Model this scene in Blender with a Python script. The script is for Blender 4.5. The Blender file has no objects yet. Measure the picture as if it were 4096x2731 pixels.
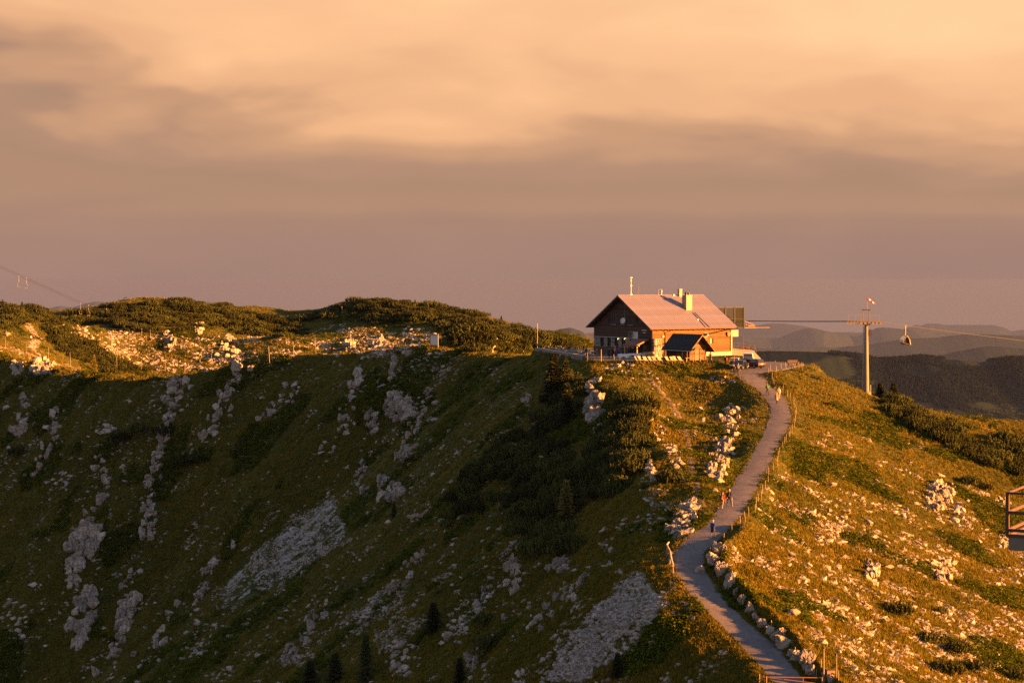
import bpy, bmesh, math, random
import numpy as np
from mathutils import Vector, Matrix, Euler
random.seed(7); RNG = np.random.default_rng(11)
sc = bpy.context.scene
COL = sc.collection

# ---------------------------------------------------------------- camera, sky, sun, exposure
F, HZ, CX = 7644.0, 1120.0, 2048.0          # focal length, horizon row and centre column in photograph pixels (4096 x 2731)
cam_d = bpy.data.cameras.new('camera'); cam = bpy.data.objects.new('camera', cam_d); COL.objects.link(cam)
cam_d.sensor_width = 36.0; cam_d.lens = 36.0 * F / 4096.0
cam_d.shift_y = -(2731 / 2 - HZ) / 4096.0
cam_d.clip_start = 1.0; cam_d.clip_end = 200000.0
cam.location = (0, 0, 0); cam.rotation_euler = (math.radians(90), 0, 0)
sc.camera = cam

SUN_EL, SUN_AZ = math.radians(9.0), math.radians(107.0)      # azimuth clockwise from +Y (the view direction)
SUND = Vector((math.sin(SUN_AZ) * math.cos(SUN_EL), math.cos(SUN_AZ) * math.cos(SUN_EL), math.sin(SUN_EL)))
sun_d = bpy.data.lights.new('sun', 'SUN'); sun = bpy.data.objects.new('sun', sun_d); COL.objects.link(sun)
sun_d.energy = 5.0; sun_d.angle = math.radians(0.6); sun_d.color = (1.0, 0.38, 0.07)
sun.rotation_euler = SUND.to_track_quat('Z', 'Y').to_euler()

sc.view_settings.view_transform = 'Standard'; sc.view_settings.look = 'None'
sc.view_settings.exposure = 3.0; sc.view_settings.gamma = 1.0; sc.view_settings.use_curve_mapping = False
sc.cycles.use_denoising = False
sc.cycles.max_bounces = 5; sc.cycles.diffuse_bounces = 2; sc.cycles.glossy_bounces = 2; sc.cycles.transmission_bounces = 3
sc.cycles.transparent_max_bounces = 6; sc.cycles.volume_bounces = 0
sc.cycles.use_adaptive_sampling = False

world = bpy.data.worlds.new('World'); sc.world = world; world.use_nodes = True
wn = world.node_tree; wn.nodes.clear()
def N(nt, t, **k):
    n = nt.nodes.new(t)
    for a, b in k.items(): setattr(n, a, b)
    return n
def math_node(nt, op, a=None, b=None, clamp=False):
    n = N(nt, 'ShaderNodeMath', operation=op, use_clamp=clamp)
    for i, v in enumerate((a, b)):
        if v is None: continue
        if isinstance(v, (int, float)): n.inputs[i].default_value = v
        else: nt.links.new(v, n.inputs[i])
    return n.outputs[0]
def ramp(nt, fac, stops, interp='LINEAR'):
    n = N(nt, 'ShaderNodeValToRGB'); e = n.color_ramp.elements; n.color_ramp.interpolation = interp
    while len(e) < len(stops): e.new(0.5)
    for el, (p, c) in zip(e, stops):
        el.position = p; el.color = (*c, 1) if len(c) == 3 else c
    nt.links.new(fac, n.inputs[0]); return n.outputs[0]
def noise_node(nt, vec, scale, detail=4, rough=0.55, dist=0.0):
    n = N(nt, 'ShaderNodeTexNoise'); n.inputs['Scale'].default_value = scale
    n.inputs['Detail'].default_value = detail; n.inputs['Roughness'].default_value = rough; n.inputs['Distortion'].default_value = dist
    if vec is not None: nt.links.new(vec, n.inputs['Vector'])
    return n.outputs['Fac']
def mapping(nt, vec, scale=(1, 1, 1), rot=(0, 0, 0), loc=(0, 0, 0)):
    n = N(nt, 'ShaderNodeMapping'); n.inputs['Scale'].default_value = scale; n.inputs['Rotation'].default_value = rot
    n.inputs['Location'].default_value = loc; nt.links.new(vec, n.inputs['Vector']); return n.outputs[0]
def mixrgb(nt, fac, a, b, mode='MIX'):
    n = N(nt, 'ShaderNodeMix', data_type='RGBA', blend_type=mode)
    for i, v in ((0, fac), (6, a), (7, b)):
        if isinstance(v, (int, float)): n.inputs[i].default_value = v
        elif isinstance(v, tuple): n.inputs[i].default_value = (*v, 1)
        else: nt.links.new(v, n.inputs[i])
    return n.outputs[2]
def srgb(r, g, b):
    f = lambda c: (c / 255 / 12.92) if c / 255 <= 0.04045 else ((c / 255 + 0.055) / 1.055) ** 2.4
    return (f(r), f(g), f(b))
EXK = 2 ** -sc.view_settings.exposure
def skyc(r, g, b): return tuple(c * EXK for c in srgb(r, g, b))
def build_world():
    nt = wn; L = nt.links.new
    tc = N(nt, 'ShaderNodeTexCoord'); d = tc.outputs['Generated']
    sep = N(nt, 'ShaderNodeSeparateXYZ'); L(d, sep.inputs[0])
    x, y, z = sep.outputs
    # layered evening cloud: streaks that tilt gently, softer towards the horizon
    big = noise_node(nt, mapping(nt, d, (3.2, 3.2, 9), (0, 0.25, 0), (3.1, 0.4, 4.35)), 1.0, 2, 0.45, 0.3)
    mid = noise_node(nt, mapping(nt, d, (8, 8, 26), (0, 0.55, 0), (1.7, 2.0, 0.6)), 1.0, 3, 0.48, 0.3)
    fine = noise_node(nt, mapping(nt, d, (26, 26, 60), (0, 0.9, 0)), 1.0, 4, 0.55, 0.4)
    amp = math_node(nt, 'MULTIPLY', math_node(nt, 'SUBTRACT', z, 0.028, False), 16.0, True)
    off = math_node(nt, 'MULTIPLY', math_node(nt, 'SUBTRACT', big, 0.47), 0.11)
    off = math_node(nt, 'ADD', off, math_node(nt, 'MULTIPLY', math_node(nt, 'SUBTRACT', mid, 0.5), 0.115))
    off = math_node(nt, 'ADD', off, math_node(nt, 'MULTIPLY', math_node(nt, 'SUBTRACT', fine, 0.5), 0.014))
    off = math_node(nt, 'ADD', off, math_node(nt, 'MULTIPLY', x, 0.10))
    v = math_node(nt, 'ADD', z, math_node(nt, 'MULTIPLY', off, amp))
    low = ramp(nt, math_node(nt, 'MULTIPLY', v, 4.0), [
        (0.0, skyc(165, 131, 117)), (0.075, skyc(167, 132, 117)), (0.12, skyc(172, 135, 116)), (0.155, skyc(182, 142, 117)), (0.21, skyc(178, 140, 114)), (0.25, skyc(181, 142, 117)), 
        (0.32, skyc(206, 158, 123)), (0.41, skyc(239, 182, 136)), (0.54, skyc(251, 194, 145)), (0.76, skyc(255, 208, 156)), (1.0, skyc(230, 186, 148))], 'EASE')
    low = mixrgb(nt, 1.0, low, ramp(nt, mid, [(0.25, (0.95, 0.95, 0.97)), (0.75, (1.05, 1.05, 1.03))]), 'MULTIPLY')
    sky = N(nt, 'ShaderNodeTexSky', sky_type='NISHITA'); sky.sun_disc = False
    sky.sun_elevation = SUN_EL; sky.sun_rotation = SUN_AZ; sky.altitude = 1500; sky.dust_density = 2.0
    up = mixrgb(nt, 1.0, sky.outputs[0], (0.06, 0.06, 0.058), 'MULTIPLY')
    up = mixrgb(nt, 0.6, up, skyc(142, 141, 154))
    hi = math_node(nt, 'SMOOTHSTEP' if False else 'MULTIPLY', math_node(nt, 'SUBTRACT', z, 0.15), 5.0, True)
    col = mixrgb(nt, hi, low, up)
    bg = N(nt, 'ShaderNodeBackground'); L(col, bg.inputs['Color']); bg.inputs['Strength'].default_value = 1.0
    out = N(nt, 'ShaderNodeOutputWorld'); L(bg.outputs[0], out.inputs['Surface'])
build_world()

# ---------------------------------------------------------------- mesh helpers
def W(px, py, d): return Vector(((px - CX) / F * d, d, -(py - HZ) / F * d))
def setp(o, label=None, cat=None, group=None, kind=None, category=None):
    for k, v in (('label', label), ('category', cat or category), ('group', group), ('kind', kind)):
        if v: o[k] = v
    return o
def empty(name, loc=(0, 0, 0), rz=0.0, **k):
    o = bpy.data.objects.new(name, None); COL.objects.link(o); o.location = loc; o.rotation_euler = (0, 0, rz)
    o.empty_display_size = 0.3
    return setp(o, **k)
def link(name, me, parent=None, loc=(0, 0, 0), rot=(0, 0, 0), scale=(1, 1, 1), **k):
    o = bpy.data.objects.new(name, me); COL.objects.link(o); o.parent = parent
    o.location = loc; o.rotation_euler = rot; o.scale = scale
    return setp(o, **k)
def ordinal(n): return ('first', 'second', 'third', 'fourth', 'fifth', 'sixth', 'seventh', 'eighth', 'ninth', 'tenth', 'eleventh', 'twelfth')[n - 1] if n <= 12 else f"{n}{'th' if 10 < n % 100 < 14 else {1: 'st', 2: 'nd', 3: 'rd'}.get(n % 10, 'th')}"
LANDMARKS = {'the railed platform': (4050, 2080), 'the big fractured crag': (3755, 1990), 'the slender lit crag': (3490, 2300), 'the jointed crag': (3770, 2280), 'the road bend': (2750, 2220), 'the road barrier': (3180, 2700), 'the tumbled lit crag': (3230, 2400), 'the lower right bushes': (3820, 2640), 'the lone dark bush': (3590, 2450), 'the middle of the road': (3060, 1900), 'the pine belt': (3760, 1720), 'the lift tower': (3465, 1560),
             'the lodge terrace': (2450, 1440), 'the terrace cliff': (2375, 1620), 'the golden spruce': (2265, 2020), 'the tall pinnacle': (2050, 2310), 'the scree run': (2430, 2520), 'the long scree': (1130, 2230), 'the bulging outcrop': (1595, 1640), 'the blocky outcrop': (1560, 1970), 'the notice board': (1738, 1360), 'the long pale crag': (330, 2200), 'the jointed rock heap': (1830, 2510), 'the grassy capped outcrop': (1600, 2640), 'the dark bush patch': (620, 1760), 'the dip of the crest': (560, 1480), 'the lower left edge': (60, 2480), 'the upper walkers': (3095, 1600),
             'the gravel trail': (130, 1340), 'the lowest lift chairs': (825, 1410), 'the left knoll top': (720, 1215), 'the right knoll top': (1600, 1210), 'the meadow gap': (1270, 1330), 'the flagpole': (2145, 1340), 'the hut': (2760, 1420), 'the footpath': (2740, 1740), 'the lit rock wall': (2925, 1700), 'the rounded left crag': (170, 1470), 'the knoll boulder field': (1720, 1455), 'the bent figure': (1375, 1400)}
def near(px, py):
    k, (lx, ly) = min(LANDMARKS.items(), key=lambda q: (q[1][0] - px) ** 2 + (1.4 * (q[1][1] - py)) ** 2); dx, dy = px - lx, 1.4 * (py - ly)
    if math.hypot(dx, dy) < 60: return 'close to ' + k
    far_ = 'well ' if math.hypot(dx, dy) > 230 else ''
    a = math.degrees(math.atan2(dy, dx)) % 360; w = ('right of', 'below right of', 'below', 'below left of', 'left of', 'above left of', 'above', 'above right of')[int((a + 22.5) // 45) % 8]
    return f'{far_}{w} {k}'
class MB:
    def __init__(s): s.v, s.f, s.m = [], [], []
    def add(s, vs, fs, m=0):
        b = len(s.v); s.v += [tuple(v) for v in vs]; s.f += [tuple(b + i for i in f) for f in fs]; s.m += [m] * len(fs); return s
    def box(s, c, size, rz=0.0, m=0, rot=None):
        hx, hy, hz = (q / 2 for q in size); M = rot or Matrix.Rotation(rz, 3, 'Z'); c = Vector(c)
        vs = [c + M @ Vector((x, y, z)) for x in (-hx, hx) for y in (-hy, hy) for z in (-hz, hz)]
        return s.add(vs, [(0, 1, 3, 2), (4, 6, 7, 5), (0, 4, 5, 1), (2, 3, 7, 6), (0, 2, 6, 4), (1, 5, 7, 3)], m)
    def span(s, a, b, m=0):
        a, b = Vector(a), Vector(b); return s.box((a + b) / 2, [abs(q) for q in (b - a)], m=m)
    def tube(s, pts, r, n=8, m=0, cap=True):
        pts = [Vector(p) for p in pts]; R = r if isinstance(r, (list, tuple)) else [r] * len(pts); rings = []
        for i, p in enumerate(pts):
            t = (pts[min(i + 1, len(pts) - 1)] - pts[max(i - 1, 0)]).normalized()
            u = t.cross(Vector((0, 0, 1))) if abs(t.z) < 0.95 else t.cross(Vector((1, 0, 0)))
            u.normalize(); w = t.cross(u)
            rings.append([p + (u * math.cos(2 * math.pi * k / n) + w * math.sin(2 * math.pi * k / n)) * R[i] for k in range(n)])
        vs = [q for rg in rings for q in rg]; fs = []
        for i in range(len(pts) - 1):
            for k in range(n):
                a, b = i * n + k, i * n + (k + 1) % n; fs.append((a, b, b + n, a + n))
        if cap: fs += [tuple(range(n - 1, -1, -1)), tuple((len(pts) - 1) * n + k for k in range(n))]
        return s.add(vs, fs, m)
    def lathe(s, c, prof, n=16, m=0, M=None):
        c = Vector(c); M = M or Matrix.Identity(3); vs = []
        for r, h in prof:
            vs += [c + M @ Vector((r * math.cos(2 * math.pi * k / n), r * math.sin(2 * math.pi * k / n), h)) for k in range(n)]
        fs = [(i * n + k, i * n + (k + 1) % n, (i + 1) * n + (k + 1) % n, (i + 1) * n + k) for i in range(len(prof) - 1) for k in range(n)]
        return s.add(vs, fs, m)
    def prism(s, poly, d, m=0):      # poly: 3-D points, extruded by vector d
        n = len(poly); d = Vector(d); vs = [Vector(p) for p in poly]; vs += [p + d for p in vs]
        fs = [tuple(range(n - 1, -1, -1)), tuple(range(n, 2 * n))] + [(i, (i + 1) % n, n + (i + 1) % n, n + i) for i in range(n)]
        return s.add(vs, fs, m)
    def mesh(s, name, mats, smooth=False, fix=True):
        me = bpy.data.meshes.new(name); me.from_pydata(s.v, [], s.f)
        for q in (mats if isinstance(mats, (list, tuple)) else [mats]): me.materials.append(q)
        me.polygons.foreach_set('material_index', s.m)
        if fix:
            bm = bmesh.new(); bm.from_mesh(me); bmesh.ops.recalc_face_normals(bm, faces=bm.faces); bm.to_mesh(me); bm.free()
        if smooth: me.polygons.foreach_set('use_smooth', [True] * len(me.polygons))
        me.update(); return me
    def build(s, name, mats, parent=None, smooth=False, bevel=0.0, fix=True, **k):
        o = link(name, s.mesh(name, mats, smooth, fix), parent, **k)
        if bevel:
            b = o.modifiers.new('bevel', 'BEVEL'); b.width = bevel; b.segments = 1; b.limit_method = 'ANGLE'
        return o
def np_mesh(name, verts, faces, mats, smooth=True):
    me = bpy.data.meshes.new(name); nv, nf = len(verts), len(faces); k = faces.shape[1]
    me.vertices.add(nv); me.vertices.foreach_set('co', np.asarray(verts, np.float32).ravel())
    me.loops.add(nf * k); me.loops.foreach_set('vertex_index', np.asarray(faces, np.int32).ravel())
    me.polygons.add(nf); me.polygons.foreach_set('loop_start', np.arange(nf, dtype=np.int32) * k)
    me.polygons.foreach_set('use_smooth', np.full(nf, smooth))
    for q in (mats if isinstance(mats, (list, tuple)) else [mats]): me.materials.append(q)
    me.update(calc_edges=True); return me

# ---------------------------------------------------------------- materials
MATS = {}
def mat(name, col, rough=0.8, var=0.25, scale=3.0, metal=0.0, spec=0.3, stretch=(1, 1, 1), bump=0.0, bscale=20.0, rnd=0.0, trans=0.0, detail=5, emit=None, coord='Object', col2=None):
    if name in MATS: return MATS[name]
    m = bpy.data.materials.new(name); m.use_nodes = True; nt = m.node_tree; nt.nodes.clear(); L = nt.links.new
    p = N(nt, 'ShaderNodeBsdfPrincipled'); out = N(nt, 'ShaderNodeOutputMaterial'); L(p.outputs[0], out.inputs['Surface'])
    p.inputs['Roughness'].default_value = rough; p.inputs['Metallic'].default_value = metal; p.inputs['Specular IOR Level'].default_value = spec
    tc = N(nt, 'ShaderNodeTexCoord'); vec = tc.outputs[coord]
    c = None
    if var:
        f = noise_node(nt, mapping(nt, vec, stretch), scale, detail, 0.6)
        a = tuple(max(0, q * (1 - var)) for q in col); b = col2 or tuple(min(1, q * (1 + var)) for q in col)
        c = ramp(nt, f, [(0.3, a), (0.7, b)])
    if rnd:
        oi = N(nt, 'ShaderNodeObjectInfo'); hs = N(nt, 'ShaderNodeHueSaturation')
        L(math_node(nt, 'ADD', math_node(nt, 'MULTIPLY', oi.outputs['Random'], 2 * rnd), 1 - rnd), hs.inputs['Value'])
        if c is not None: L(c, hs.inputs['Color'])
        else: hs.inputs['Color'].default_value = (*col, 1)
        c = hs.outputs[0]
    if c is not None: L(c, p.inputs['Base Color'])
    else: p.inputs['Base Color'].default_value = (*col, 1)
    if bump:
        b = N(nt, 'ShaderNodeBump'); b.inputs['Strength'].default_value = bump; b.inputs['Distance'].default_value = 0.05
        L(noise_node(nt, mapping(nt, vec, stretch), bscale, 4, 0.6), b.inputs['Height']); L(b.outputs[0], p.inputs['Normal'])
    if trans:
        t = N(nt, 'ShaderNodeBsdfTranslucent'); mx = N(nt, 'ShaderNodeMixShader'); mx.inputs[0].default_value = trans
        if c is not None: L(c, t.inputs['Color'])
        else: t.inputs['Color'].default_value = (*col, 1)
        L(p.outputs[0], mx.inputs[1]); L(t.outputs[0], mx.inputs[2]); L(mx.outputs[0], out.inputs['Surface'])
    if emit:
        p.inputs['Emission Color'].default_value = (*emit[0], 1); p.inputs['Emission Strength'].default_value = emit[1]
    MATS[name] = m; return m
# dimension-free vector noise in numpy
def _hash(ix, iy, seed):
    h = (ix.astype(np.int64) * 374761393 + iy.astype(np.int64) * 668265263 + seed * 1442695041) & 0xffffffff
    h = ((h ^ (h >> 13)) * 1274126177) & 0xffffffff
    return ((h ^ (h >> 16)) & 0xffff) / 65535.0
def vnoise(x, y, seed=0):
    ix, iy = np.floor(x), np.floor(y); fx, fy = x - ix, y - iy
    fx = fx * fx * (3 - 2 * fx); fy = fy * fy * (3 - 2 * fy)
    a, b, c, d = _hash(ix, iy, seed), _hash(ix + 1, iy, seed), _hash(ix, iy + 1, seed), _hash(ix + 1, iy + 1, seed)
    return (a + (b - a) * fx) * (1 - fy) + (c + (d - c) * fx) * fy
def fbm(x, y, seed=0, octv=4):
    s, a, t = 0, 0.5, 0
    for i in range(octv):
        s = s + a * vnoise(x * 2 ** i + 17.3 * i, y * 2 ** i - 9.1 * i, seed + i); t += a; a *= 0.5
    return s / t - 0.5
# ---------------------------------------------------------------- figure meshes (one continuous body per pose), built while the scene is still empty
def capsule_mesh(segs):
    mb = MB()
    for a, b, ra, rb_ in segs:
        a, b = Vector(a), Vector(b); ax = (b - a); l = ax.length or 1e-6; ax = ax / l; n = 10; u = ax.orthogonal().normalized(); w = ax.cross(u); prof = []
        for k in range(5): t = math.pi / 2 * k / 4; prof.append((ra * math.sin(t), -ra * math.cos(t)))
        for k in range(5): t = math.pi / 2 * k / 4; prof.append((rb_ * math.cos(t), l + rb_ * math.sin(t)))
        vs = [a + ax * h + (u * math.cos(6.2832 * q / n) + w * math.sin(6.2832 * q / n)) * max(r, 1e-4) for r, h in prof for q in range(n)]
        mb.add(vs, [(i * n + q, i * n + (q + 1) % n, (i + 1) * n + (q + 1) % n, (i + 1) * n + q) for i in range(len(prof) - 1) for q in range(n)] + [tuple(range(n - 1, -1, -1)), tuple((len(prof) - 1) * n + q for q in range(n))])
    return mb.mesh('body', [])
def body(pose):
    """local forward is -Y; standing height 1.75; returns mesh with slots skin, hair, top, trousers, shoes and the two wrist frames"""
    S = []; V_ = Vector
    lean = {'lean': .45, 'bend': .9, 'walk': .06, 'walk2': .06}.get(pose, 0.0); sit = pose == 'sit'; hipz = .5 if sit else .93
    def up(x, y, z):          # rotate the upper body forward about the hips
        q = V_((x, y, z - hipz)); return V_((q.x, q.y * math.cos(lean) - q.z * math.sin(lean), q.y * math.sin(lean) + q.z * math.cos(lean) + hipz))
    T = lambda z: z - .93 + hipz
    S += [((-.08, 0, hipz), (.08, 0, hipz), .115, .115, 3), (up(-.06, .0, T(1.05)), up(.06, .0, T(1.05)), .12, .12, 2), (up(-.08, .0, T(1.22)), up(.08, .0, T(1.22)), .125, .125, 2), (up(-.13, .01, T(1.39)), up(.13, .01, T(1.39)), .085, .085, 2), (up(0, .01, T(1.44)), up(0, -.01, T(1.54)), .06, .052, 0),
          (up(0, -.01, T(1.60)), up(0, -.015, T(1.665)), .088, .092, 0), (up(0, -.10, T(1.615)), up(0, -.112, T(1.60)), .016, .02, 0), (up(-.09, .0, T(1.61)), up(-.095, .0, T(1.63)), .018, .018, 0), (up(.09, .0, T(1.61)), up(.095, .0, T(1.63)), .018, .018, 0), (up(0, .03, T(1.66)), up(0, .0, T(1.69)), .09, .085, 1)]
    st = {'walk': (.27, -.25), 'walk2': (-.2, .22), 'photo': (.16, -.14), 'bend': (.05, -.1)}.get(pose, (.03, -.02))
    for sg, k in ((-1, 0), (1, 1)):
        hip = V_((sg * .09, 0, hipz - .03))
        if sit: kn, an = V_((sg * .11, -.42, .48)), V_((sg * .11, -.44, .09))
        else:
            f = st[k]; kn = V_((sg * .095, -f * .62 - .03, .5)); an = V_((sg * .095, -f + (.08 if f < 0 else 0), .09 + (.06 if f < -.15 else 0)))
        S += [(hip, kn, .09, .062, 3), (kn, an, .06, .043, 3), (an + V_((0, .04, -.045)), an + V_((0, -.15, -.055)), .043, .036, 4)]
        sh = up(sg * .19, .01, T(1.39))
        if pose == 'photo': el, wr = up(sg * .27, -.2, T(1.24)), up(sg * .07, -.27, T(1.5))
        elif pose in ('sit', 'lean', 'reach'): el, wr = up(sg * .25, -.06, T(1.12)), up(sg * .17, -.32, T(1.10))
        elif pose == 'bend': el, wr = V_((sg * .2, -.42, .95)), V_((sg * .16, -.45, .68))
        else:
            f = -st[k] * .6; el, wr = up(sg * .245, .02 - f * .4, T(1.12)), up(sg * .235, -.05 - f * .95, T(.88))
        S += [(sh, el, .058, .045, 2), (el, wr, .045, .033, 2), (wr, wr + (wr - el).normalized() * .07, .03, .032, 0)]
        S[-1] = S[-1][:2] + (.03, .032, 0)
    me0 = capsule_mesh([q[:4] for q in S]); o = bpy.data.objects.new('tmp_body', me0); COL.objects.link(o)
    r = o.modifiers.new('r', 'REMESH'); r.mode = 'VOXEL'; r.voxel_size = .024; s = o.modifiers.new('s', 'SMOOTH'); s.factor = .5; s.iterations = 2
    dg = bpy.context.evaluated_depsgraph_get(); me = bpy.data.meshes.new_from_object(o.evaluated_get(dg)); bpy.data.objects.remove(o)
    me.name = 'body_' + pose; n = len(me.polygons); C = np.array([p.center[:] for p in me.polygons]); best = np.full(n, 1e9); tag = np.zeros(n, np.int32)
    for a, b, ra, rb_, t in S:
        a, b = np.array(a), np.array(b); e = b - a; tt = np.clip(((C - a) @ e) / (e @ e + 1e-9), 0, 1); d = np.linalg.norm(C - a - tt[:, None] * e, axis=1) - (ra + (rb_ - ra) * tt); m = d < best - .002; best = np.where(m, d, best); tag = np.where(m, t, tag)
    me.materials.clear()
    for _ in range(5): me.materials.append(None)
    me.polygons.foreach_set('material_index', tag); me.polygons.foreach_set('use_smooth', np.ones(n, bool))
    hands = [(S[k][0], S[k][1]) for k in range(len(S)) if S[k][2] == .03]
    return me, hands
BODIES = {p: body(p) for p in ('stand', 'walk', 'walk2', 'photo', 'lean', 'bend', 'sit', 'reach')}
def hand_mesh():
    mb = MB(); mb.box((0, 0, .035), (.075, .028, .08))
    for i, (x, l) in enumerate(((-.029, .062), (-.010, .075), (.010, .070), (.029, .055))): mb.tube([(x, 0, .072), (x, -.012, .072 + l * .55), (x, -.034, .072 + l)], [.0095, .009, .0065], 5)
    mb.tube([(.036, 0, .02), (.062, -.012, .05), (.066, -.024, .082)], [.012, .0105, .008], 5); return mb.mesh('hand', [None])
HAND = hand_mesh()
# ---------------------------------------------------------------- terrain
ZT = -12.75                                   # terrace level (camera at height 0)
ROADC = [(3330, 2900, 143), (3164, 2731, 150), (3090, 2642, 154.5), (3003, 2552, 160), (2875, 2430, 166), (2807, 2350, 170), (2762, 2271, 174.5), (2754, 2218, 178),
         (2778, 2191, 180), (2830, 2138, 183.5), (2886, 2085, 189), (2931, 2032, 196), (2960, 1979, 204), (3005, 1900, 218), (3060, 1800, 236), (3111, 1700, 256), (3121, 1640, 267),
         (3108, 1604, 274), (3078, 1569, 281), (3032, 1533, 286), (3000, 1500, 291), (2992, 1479, 296)]
def catmull(pts, n=8):
    out = []
    for i in range(len(pts) - 1):
        p0, p1, p2, p3 = pts[max(i - 1, 0)], pts[i], pts[i + 1], pts[min(i + 2, len(pts) - 1)]
        for k in range(n):
            t = k / n
            out.append(0.5 * ((2 * p1) + (p2 - p0) * t + (2 * p0 - 5 * p1 + 4 * p2 - p3) * t * t + (3 * p1 - p0 - 3 * p2 + p3) * t ** 3))
    out.append(pts[-1]); return out
ROAD = np.array([tuple(p) for p in catmull([W(*q) for q in ROADC], 8)])
SPINE = np.array([tuple(p) for p in catmull([Vector(q) for q in [
    (26, 95, -38), (19.5, 130, -34.2), (19.4, 150, -31.9), (17.6, 160, -30.3), (14.6, 170, -27.7), (14.0, 178, -26.0), (14.6, 187, -25.0), (16.6, 197, -24.0), (17.0, 215, -21.9),
    (17.0, 240, -19.2), (16.4, 262, -16.9), (14.8, 285, -15.0), (13.2, 302, -13.3), (11.2, 312, -13.35), (7.6, 328, -13.5), (4.0, 345, -13.7), (2.6, 358, -13.9), (-8.5, 385, -14.4), (-18, 398, -13.6),
    (-26, 405, -14.5), (-42, 422, -16.1), (-55.5, 427, -16.8), (-67, 431, -20.2), (-82, 440, -22.2), (-108.5, 466, -21.2), (-131, 489, -18.2), (-160, 520, -11), (-220, 590, 0)]], 8)])
CTRL = [tuple(p) for p in ROAD[::6]] + [tuple(p) for p in SPINE[::5]] + [tuple(W(*q)) for q in [
    # sunny slope right of the road
    (3465, 1570, 305), (3330, 1515, 300), (3210, 1480, 300), (3640, 1622, 300), (3800, 1655, 297), (4096, 1690, 292), (4500, 1740, 290),
    (3600, 1989, 240), (3959, 2117, 240), (4400, 2250, 240), (3600, 2300, 200), (4096, 2474, 200), (4500, 2600, 200), (3600, 2640, 170), (4096, 2800, 170), (3900, 2900, 150), (4500, 3050, 150),
    (3350, 1690, 272), (3800, 1800, 272), (4200, 1890, 272), (3300, 1950, 230), (3250, 2200, 200),
    # ground between the spur and the road, the lawn below the hut
    (2700, 1452, 305), (2850, 1475, 300), (2760, 1650, 270), (2880, 1700, 258), (2700, 1850, 238), (2850, 1620, 280)]] + [
    (23, 305, -12.9), (23, 330, -12.75), (14, 330, -12.75), (8, 345, -12.75), (30, 308, -13.0), (40, 305, -14.1), (38, 318, -14.1), (48, 306, -14.4), (40, 330, -15), (60, 330, -22), (80, 330, -32), (100, 300, -32),
    (30, 345, -14), (12, 365, -15.5), (40, 370, -22), (80, 370, -45), (60, 420, -40), (20, 420, -24), (0, 430, -22), (-20, 440, -23), (-45, 455, -26), (-70, 465, -28), (-95, 490, -27), (-128, 506, -20), (-165, 535, -11), (-40, 500, -30), (0, 480, -28),
    (90, 250, -42), (90, 200, -46), (70, 150, -48), (60, 110, -50), (40, 90, -45), (110, 420, -60), (130, 320, -48)] + [tuple(W(*q)) for q in [
    # the hills behind, brushed by the sun
    (-400, 1130, 570), (0, 1208, 560), (130, 1256, 575), (225, 1315, 590), (430, 1243, 608), (600, 1220, 616), (720, 1209, 620), (840, 1243, 617), (950, 1302, 612), (1060, 1338, 606), (1180, 1350, 600), (1250, 1335, 600), (1400, 1234, 622), (1600, 1206, 628), (1850, 1230, 612), (2050, 1305, 580),
    (2200, 1368, 540), (2330, 1405, 498), (-300, 1300, 520), (125, 1362, 520), (300, 1425, 538), (300, 1340, 556), (600, 1410, 566), (600, 1330, 580), (900, 1410, 566), (900, 1340, 580), (1180, 1355, 574), (1300, 1335, 582), (1300, 1405, 562), (1500, 1340, 580),
    (1650, 1385, 562), (1750, 1310, 580), (1900, 1385, 505), (2000, 1405, 482), (2180, 1415, 440), (30, 1330, 520), (400, 1480, 540), (700, 1490, 552), (1000, 1445, 556)]] + [
    (-160, 700, -30), (-60, 720, -40), (0, 720, -45), (60, 650, -60), (60, 560, -50), (-230, 650, 0), (150, 800, -150), (-100, 880, -120), (50, 880, -150), (-300, 880, -80), (250, 700, -180), (250, 500, -130), (200, 350, -90), (200, 200, -90)]
CP = np.array(CTRL)
def tps_fit(P):
    n = len(P); d2 = ((P[:, None, :2] - P[None, :, :2]) ** 2).sum(-1) / 1e4
    K = np.where(d2 > 0, d2 * np.log(np.maximum(d2, 1e-12)), 0) + np.eye(n) * 2e-4
    A = np.zeros((n + 3, n + 3)); A[:n, :n] = K; A[:n, n] = 1; A[:n, n + 1:] = P[:, :2] / 100; A[n:, :n] = A[:n, n:].T
    return np.linalg.solve(A, np.concatenate([P[:, 2], np.zeros(3)]))
TW = tps_fit(CP)
def tps(x, y):
    out = TW[len(CP)] + TW[len(CP) + 1] * x / 100 + TW[len(CP) + 2] * y / 100
    for (px, py, _), w in zip(CP, TW):
        d2 = ((x - px) ** 2 + (y - py) ** 2) / 1e4
        out = out + w * d2 * np.log(np.maximum(d2, 1e-12))
    return out
def seg_near(poly, x, y):
    """distance, side (+ left of travel) and interpolated z of the nearest point on a 3-D polyline"""
    best = np.full(x.shape, 1e18); side = np.zeros(x.shape); zz = np.zeros(x.shape)
    for a, b in zip(poly[:-1], poly[1:]):
        ex, ey = b[0] - a[0], b[1] - a[1]; l2 = ex * ex + ey * ey + 1e-12
        t = np.clip(((x - a[0]) * ex + (y - a[1]) * ey) / l2, 0, 1)
        dx, dy = x - a[0] - t * ex, y - a[1] - t * ey; d = dx * dx + dy * dy; m = d < best
        best = np.where(m, d, best); side = np.where(m, ex * dy - ey * dx, side); zz = np.where(m, a[2] + t * (b[2] - a[2]), zz)
    return np.sqrt(best), np.sign(side), zz
def sstep(a, b, x):
    t = np.clip((x - a) / (b - a), 0, 1); return t * t * (3 - 2 * t)
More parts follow.
